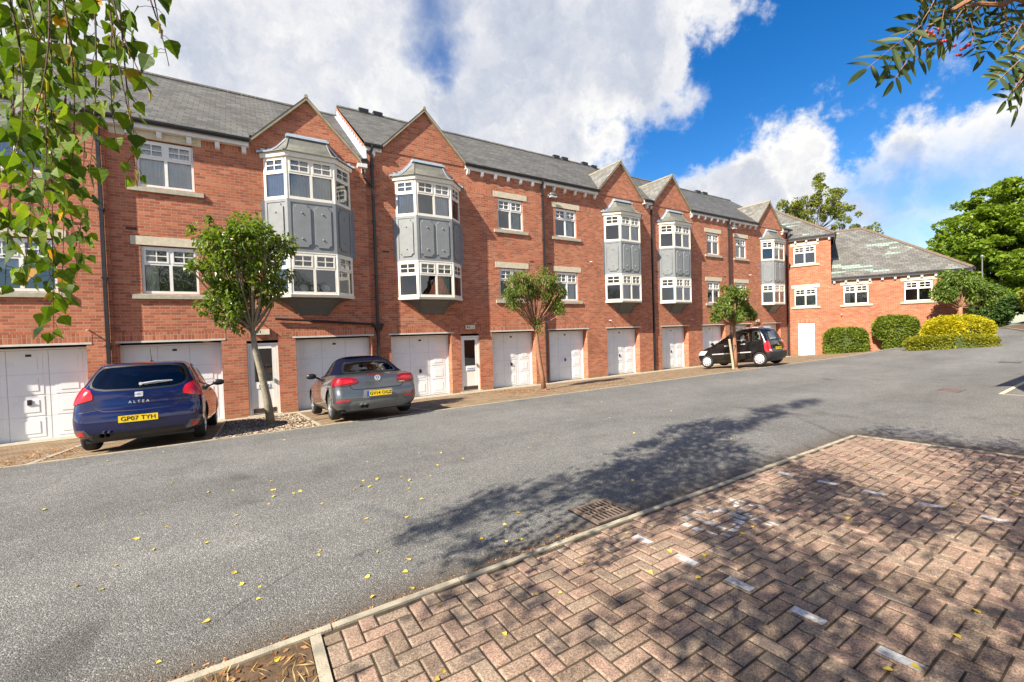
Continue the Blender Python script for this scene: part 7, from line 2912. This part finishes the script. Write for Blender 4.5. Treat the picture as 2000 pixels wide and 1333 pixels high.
# limbs carrying the twigs, above the frame
mb = MB()
for (e, z) in (((-.55, 2.3), 4.3), ((-.3, 1.8), 3.9), ((-.75, 2.6), 4.4), ((.5, 1.2), 6.4), ((-1.5, 2.4), 7.5), ((-3, -1.5), 7.0), ((-7, 2.5), 7.4), ((1.0, 2.2), 8.2), ((-1.0, .4), 9.0)):
    s = tp[1].lerp(tp[3], random.uniform(.5, 1))
    e3 = Vector((e[0], e[1], z))
    mb.tube(bez(s, s.lerp(e3, .5) + Vector((0, 0, .9)), e3, 8), taper(9, .032, .008), 7)
for a, b in TW:
    a = Vector(a)
    mb.tube([a, a + Vector((-.03, .0, .25)), a + Vector((-.15, -.02, .75))], [.0042, .006, .010], 5)
obj('limbs', mb.mesh('limbs', M['bark_dark'], smooth=True), birch, -BT)


# --- crown masses that throw the dappled shade on yard and bay: real leaves, high behind the viewer
SHX, SHY = math.sin(SUN_AZ) / math.tan(SUN_EL), math.cos(SUN_AZ) / math.tan(SUN_EL)
def in_view(p, m=.10):
    v = p - Vector((0, 0, ZO))
    z = v.dot(_f)
    if z < .05:
        return False
    x, y = v.dot(_r) / z * 832.53 / 1000, v.dot(_u) / z * 832.53 / 666.5
    return abs(x) < 1 + m and abs(y) < 1 + m


def shade_density(x, y):
    """how leafy the crown is along the sun ray that ends at this spot of ground"""
    uu, vv_ = x * .956 + y * .292, -x * .292 + y * .956
    nz = noise.noise(Vector((uu * .38, vv_ * 1.1, 1.7)))
    n2 = noise.noise(Vector((uu * .8, vv_ * 3.9, 5.2)))
    d = 0.0
    if y > 2.9:
        # long bough over the asphalt
        cx = [(1.0, 3.90, .05), (1.8, 4.0, .20), (2.9, 3.75, .55), (4.2, 3.9, .85), (5.5, 4.25, .85), (7.0, 4.5, .62), (8.6, 4.75, .48), (10.2, 4.85, .35), (11.8, 4.85, .08)]
        for (xa, ya, ha), (xb, yb, hb) in zip(cx[:-1], cx[1:]):
            if xa <= x <= xb:
                t = (x - xa) / (xb - xa)
                yc, hh = ya + (yb - ya) * t, ha + (hb - ha) * t
                e = abs(y - yc) / hh + 1.5 * n2 + .4 * nz
                d = 1.0 if e < .66 else (.08 if e < .8 else 0)
        if 1.5 < x < 6.3 and y < 3.7 + .25 * nz:
            d = max(d, .45 + 1.5 * n2)
    else:
        d = .60 + .9 * nz + 1.5 * n2
        # open sunlit patches of the bay
        for (ox, oy, r, w_) in ((7.4, 2.5, 1.1, 1.6), (6.6, 1.9, .8, 1.0), (8.2, 2.8, .7, 1.5), (.75, 1.75, .75, 1.2), (.5, 2.6, .6, 1.2), (1.9, .55, .6, .5), (4.6, 1.0, .5, .7), (3.2, .9, .4, .5)):
            q = math.hypot(x - ox, y - oy) / r
            if q < 1.2:
                d -= w_ * (1.2 - q)
        if x > 7.6 and y < 1.7:
            d += .35
    return d


def shade_leaves(region, n_clump, zlo, zhi, xmax, seed, per=9, rad=.17, L=.075):
    rnd = random.Random(seed)
    out = []
    st = random.getstate()
    random.seed(seed)
    for _ in range(n_clump):
        gx_, gy_ = rnd.uniform(region[0], region[1]), rnd.uniform(region[2], region[3])
        if rnd.random() > shade_density(gx_, gy_):
            continue
        for _k in range(12):
            h = min(zhi, max(zlo, (gx_ - xmax) / SHX + .1) + abs(rnd.gauss(0, 1.1)))
            p = Vector((gx_ - SHX * h, gy_ - SHY * h, gz(gx_, gy_) + h))
            if p.x < xmax and not in_view(p):
                break
        else:
            continue
        for _k in range(per):
            q = p + Vector((rnd.gauss(0, rad), rnd.gauss(0, rad * .7), rnd.gauss(0, rad)))
            if in_view(q, .05):
                continue
            # leave the sun on the hanging twigs
            t_ = (q.z - 3.0) / -SUN_TRAVEL.z
            if t_ > 0 and abs(q.x + SUN_TRAVEL.x * t_ + .45) < .75 and abs(q.y + SUN_TRAVEL.y * t_ - 2.0) < .8:
                continue
            out.append((q, (Vector((0, 0, -.7)) + rv(.7)).normalized(), rv().normalized(), L * rnd.uniform(.7, 1.3), L * .75, rnd.random() * .9))
    random.setstate(st)
    return out


lv = shade_leaves((.8, 12.0, 2.9, 5.6), 5200, 4.2, 9.5, 1.2, 3, per=8, rad=.11, L=.07)
lv += shade_leaves((.2, 6.0, -2.5, 2.95), 5200, 3.6, 9.0, 1.0, 4, per=8, rad=.12, L=.07)
obj('crown', leaf_mesh('crown', M['leaf_birch'], lv), birch, -BT)

# --- rowan on the right: trunk and crown behind the viewer, one spray in the top right of the frame
RT = Vector((3.2, -2.3, gz(3.2, -2.3)))
rowan = thing('rowan_tree', 'rowan whose feather leaved berry sprays hang into the top right of the photo', 'tree', RT)
mb = MB()
rp = [RT, RT + Vector((-.05, .05, 1.2)), RT + Vector((-.2, .1, 2.4)), RT + Vector((-.3, .2, 3.6))]
mb.tube(rp, taper(4, .11, .05), 10)
obj('trunk', mb.mesh('trunk', M['bark'], smooth=True), rowan, -RT)
RL = [[(1.508, 0.377, 3.01), (1.442, 0.415, 2.896)], [(1.551, 0.353, 3.128), (1.497, 0.384, 3.024)], [(1.684, 0.328, 3.109), (1.64, 0.354, 3.02)], [(1.672, 0.336, 3.095), (1.698, 0.317, 2.998)], [(1.808, 0.312, 3.186), (1.744, 0.35, 3.102)], [(1.641, 0.233, 2.932), (1.59, 0.263, 2.871)], [(1.661, 0.219, 2.906), (1.624, 0.24, 2.834)], [(1.843, 0.289, 3.141), (1.804, 0.312, 3.085)], [(1.812, 0.248, 3.076), (1.769, 0.273, 3.009)], [(1.736, 0.358, 3.218), (1.659, 0.404, 3.134)], [(1.569, 0.342, 3.153), (1.554, 0.349, 3.048)], [(1.947, 0.347, 3.309), (1.95, 0.342, 3.199)], [(1.936, 0.294, 3.267), (1.938, 0.289, 3.147)], [(1.918, 0.244, 3.168), (1.871, 0.27, 3.068)], [(1.847, 0.349, 3.27), (1.793, 0.381, 3.197)], [(2.063, 0.334, 3.331), (1.998, 0.373, 3.252)], [(1.766, 0.216, 3.014), (1.729, 0.237, 2.923)], [(2.039, 0.289, 3.29), (1.984, 0.322, 3.222)], [(1.531, 0.367, 3.168), (1.511, 0.377, 3.096)]]
BR = [[(1.965, 0.213, 3.137), (1.771, 0.335, 3.187)], [(1.798, 0.282, 3.134), (1.678, 0.356, 3.124)], [(1.606, 0.341, 3.088), (1.535, 0.384, 3.023)], [(1.756, 0.198, 3.0), (1.688, 0.239, 2.95)]]
random.seed(8)
vv, ff, tt = [], [], []
mbt = MB()
def leaflet(c, d, up, L, wd, t):
    s = d.cross(up).normalized()
    n = s.cross(d).normalized()
    o = len(vv)
    prof = [(0, .03), (.12, .32), (.3, .48), (.55, .5), (.78, .36), (.92, .15), (1, 0)]
    cu = random.uniform(-.12, .05)
    mid = [c + d * a * L + n * cu * a * a * L for a, _ in prof]
    R_ = [m + s * w_ * wd + n * w_ * wd * .35 for m, (_, w_) in zip(mid, prof)]
    L_ = [m - s * w_ * wd + n * w_ * wd * .35 for m, (_, w_) in zip(mid, prof)]
    vv.extend(mid + R_ + L_)
    k = len(prof)
    for i in range(k - 1):
        ff.append((o + i, o + i + 1, o + k + i + 1, o + k + i)); tt.append(t)
        ff.append((o + 2 * k + i, o + 2 * k + i + 1, o + i + 1, o + i)); tt.append(t)
def compound(a, b, t0):
    d = (b - a).normalized()
    face = (-FWD + rv(.35)).normalized()
    s = d.cross(face).normalized()
    n = 5
    mbt.tube([a, a.lerp(b, .5) + face * .004, b], [.0013, .001, .0006], 4)
    L = (b - a).length
    for k in range(n):
        p = a.lerp(b, .12 + .80 * k / (n - 1))
        ll = L * .40 * (1 - .25 * abs(k - 2.2) / 3)
        for sg in (-1, 1):
            dd = (s * sg + d * .45 + face * random.uniform(-.45, .30)).normalized()
            leaflet(p, dd, (face + rv(.25)).normalized(), ll, ll * .24, min(1, max(0, t0 + random.uniform(-.25, .25))))
    leaflet(b, d, face, L * .36, L * .11, t0)
for a, b in RL:
    a, b = Vector(a), Vector(b)
    compound(a, b, random.uniform(.2, .8))
    for _ in range(1):
        o = rv(.02)
        compound(a + o, b + o + rv(.03), random.uniform(.1, .7))
for a, b in BR:
    a, b = Vector(a), Vector(b)
    mbt.tube([a, a.lerp(b, .5) + Vector((0, 0, .01)), b], [.006, .005, .003], 6)
for k in range(8):
    s, e = Vector(BR[k % 4][0]), rp[-1] + Vector((.2, .5, -.2))
    if k < 3:
        mbt.tube(bez(s, s.lerp(e, .5) + Vector((.3, 0, .3)), e, 7), taper(8, .006, .02), 6)
mbb = MB()
for c in ((1.60, .36, 3.02), (1.555, .375, 3.03), (1.64, .33, 2.99), (1.78, .23, 2.97)):
    for _ in range(7):
        q = Vector(c) + rv(.008)
        mbb.lathe([(-.004, .0005), (-.002, .0035), (.002, .0035), (.004, .0005)], 'z', 8, 0, q)
obj('sprays', raw_mesh('sprays', vv, ff, tt, M['leaf_rowan']), rowan, -RT)
obj('spray_twigs', mbt.mesh('spray_twigs', M['bark_red']), rowan, -RT)
obj('berries', mbb.mesh('berries', M['berry'], smooth=True), rowan, -RT)
lv = shade_leaves((4.5, 9.6, -3.0, 2.95), 4800, 1.9, 6.2, 5.2, 9, L=.06)
obj('crown', leaf_mesh('crown', M['leaf_rowan'], lv), rowan, -RT)
mb = MB()
for e in ((1.2, -.4, 4.0), (4.6, -2.0, 4.4), (2.2, -3.4, 4.6), (3.0, -1.2, 5.2), (4.2, -1.4, 3.4)):
    e = Vector(e)
    mb.tube(bez(rp[-1], rp[-1].lerp(e, .5) + Vector((0, 0, .4)), e, 6), taper(7, .045, .01), 6)
obj('limbs', mb.mesh('limbs', M['bark'], smooth=True), rowan, -RT)
# lone twig at the top edge of the frame, from the same rowan
# ------------------------------------------------------------------ neighbour house right of the frame whose gable throws the shadow on the bend
HB = Vector((15.6, -2.2, gz(15.6, -2.2)))
hroot = thing('brick_house', 'red brick house standing just right of the photo, its roof shadow lies on the asphalt', 'house', HB)
mb = MB()
x0, x1, y0, y1, ze = 12.5, 18.7, -5.5, 1.1, 4.9
wall_cells(mb, x0, x1, -.3, ze, y0, [(14.4, 15.6, 1.2, 2.4, .1), (16.4, 17.4, .05, 2.1, .1)])
mb.quad((x1, y1, -.3), (x0, y1, -.3), (x0, y1, ze), (x1, y1, ze))
mb.poly([(x0, y1, -.3), (x0, y0, -.3), (x0, y0, ze), (x0, (y0 + y1) / 2, ze + 2.2), (x0, y1, ze)])
mb.poly([(x1, y0, -.3), (x1, y1, -.3), (x1, y1, ze), (x1, (y0 + y1) / 2, ze + 2.2), (x1, y0, ze)])
part(hroot, HB, 'wall', mb, M['brick'])
mb = MB()
ym = (y0 + y1) / 2
for sg, ye_ in ((-1, y0 - .3), (1, y1 + .3)):
    zlow = ze - .2
    q = [(x0 - .25, ye_, zlow), (x1 + .25, ye_, zlow), (x1 + .25, ym, ze + 2.25), (x0 - .25, ym, ze + 2.25)]
    mb.quad(*(q if sg < 0 else q[::-1]))
part(hroot, HB, 'roof', mb, M['slate'])
add_window(hroot, HB, 15.0, y0, 1.17, cur=[('full', 'curtain_cream')])
mb = MB()
mb.box(16.45, 17.35, y0 + .04, y0 + .08, .05, 2.08)
part(hroot, HB, 'door', mb, M['upvc'])

# ================================================================== FALLEN LEAVES
random.seed(99)
def fallen_mesh(k):
    random.seed(300 + k)
    v, f, t = [], [], []
    birch_leaf(v, f, t, Vector((0, 0, .004)), Vector((1, 0, random.uniform(.0, .25))).normalized(), Vector((0, random.uniform(-.4, .4), 1)).normalized(), 1.0, random.random())
    tint = random.random() ** 1.5
    return raw_mesh('fallen_leaf', v, f, [tint] * len(f), M['leaf_fallen'])
FM = [fallen_mesh(k) for k in range(9)]
random.seed(101)
spots = []
while len(spots) < 125:
    r = random.random()
    if r < .50:
        x, y = random.gauss(1.0, 1.5), random.uniform(3.05, 6.5)
    elif r < .66:
        x, y = random.uniform(-3.5, 8), random.uniform(4, 9.3)
    elif r < .94:
        x, y = random.uniform(.4, 7.8), random.uniform(.6, 2.9)
    else:
        x, y = random.uniform(-.6, .2), random.uniform(2.2, 2.9)
    spots.append((x, y))
for i, (x, y) in enumerate(spots):
    bay = y < 2.94 and x > .33
    o = bpy.data.objects.new('fallen_leaf', FM[i % 9])
    COL.objects.link(o)
    o.location = (x, y, gz(x, y) + (.024 if bay else (.016 if y < 2.94 else .004)))
    o.rotation_euler = (random.uniform(-.2, .2), random.uniform(-.2, .2), random.uniform(0, 6.3))
    s = random.uniform(.030, .056)
    o.scale = (s, s, s)
    if bay:
        tag(o, 'small yellow birch leaf fallen on the red brown parking bay', 'leaf', 'yellow leaves on the parking bay')
    elif y < 2.94:
        tag(o, 'small yellow birch leaf fallen on the soil bed', 'leaf', 'yellow leaves on the soil bed')
    else:
        tag(o, 'small yellow birch leaf fallen on the grey asphalt', 'leaf', 'yellow leaves on the asphalt')
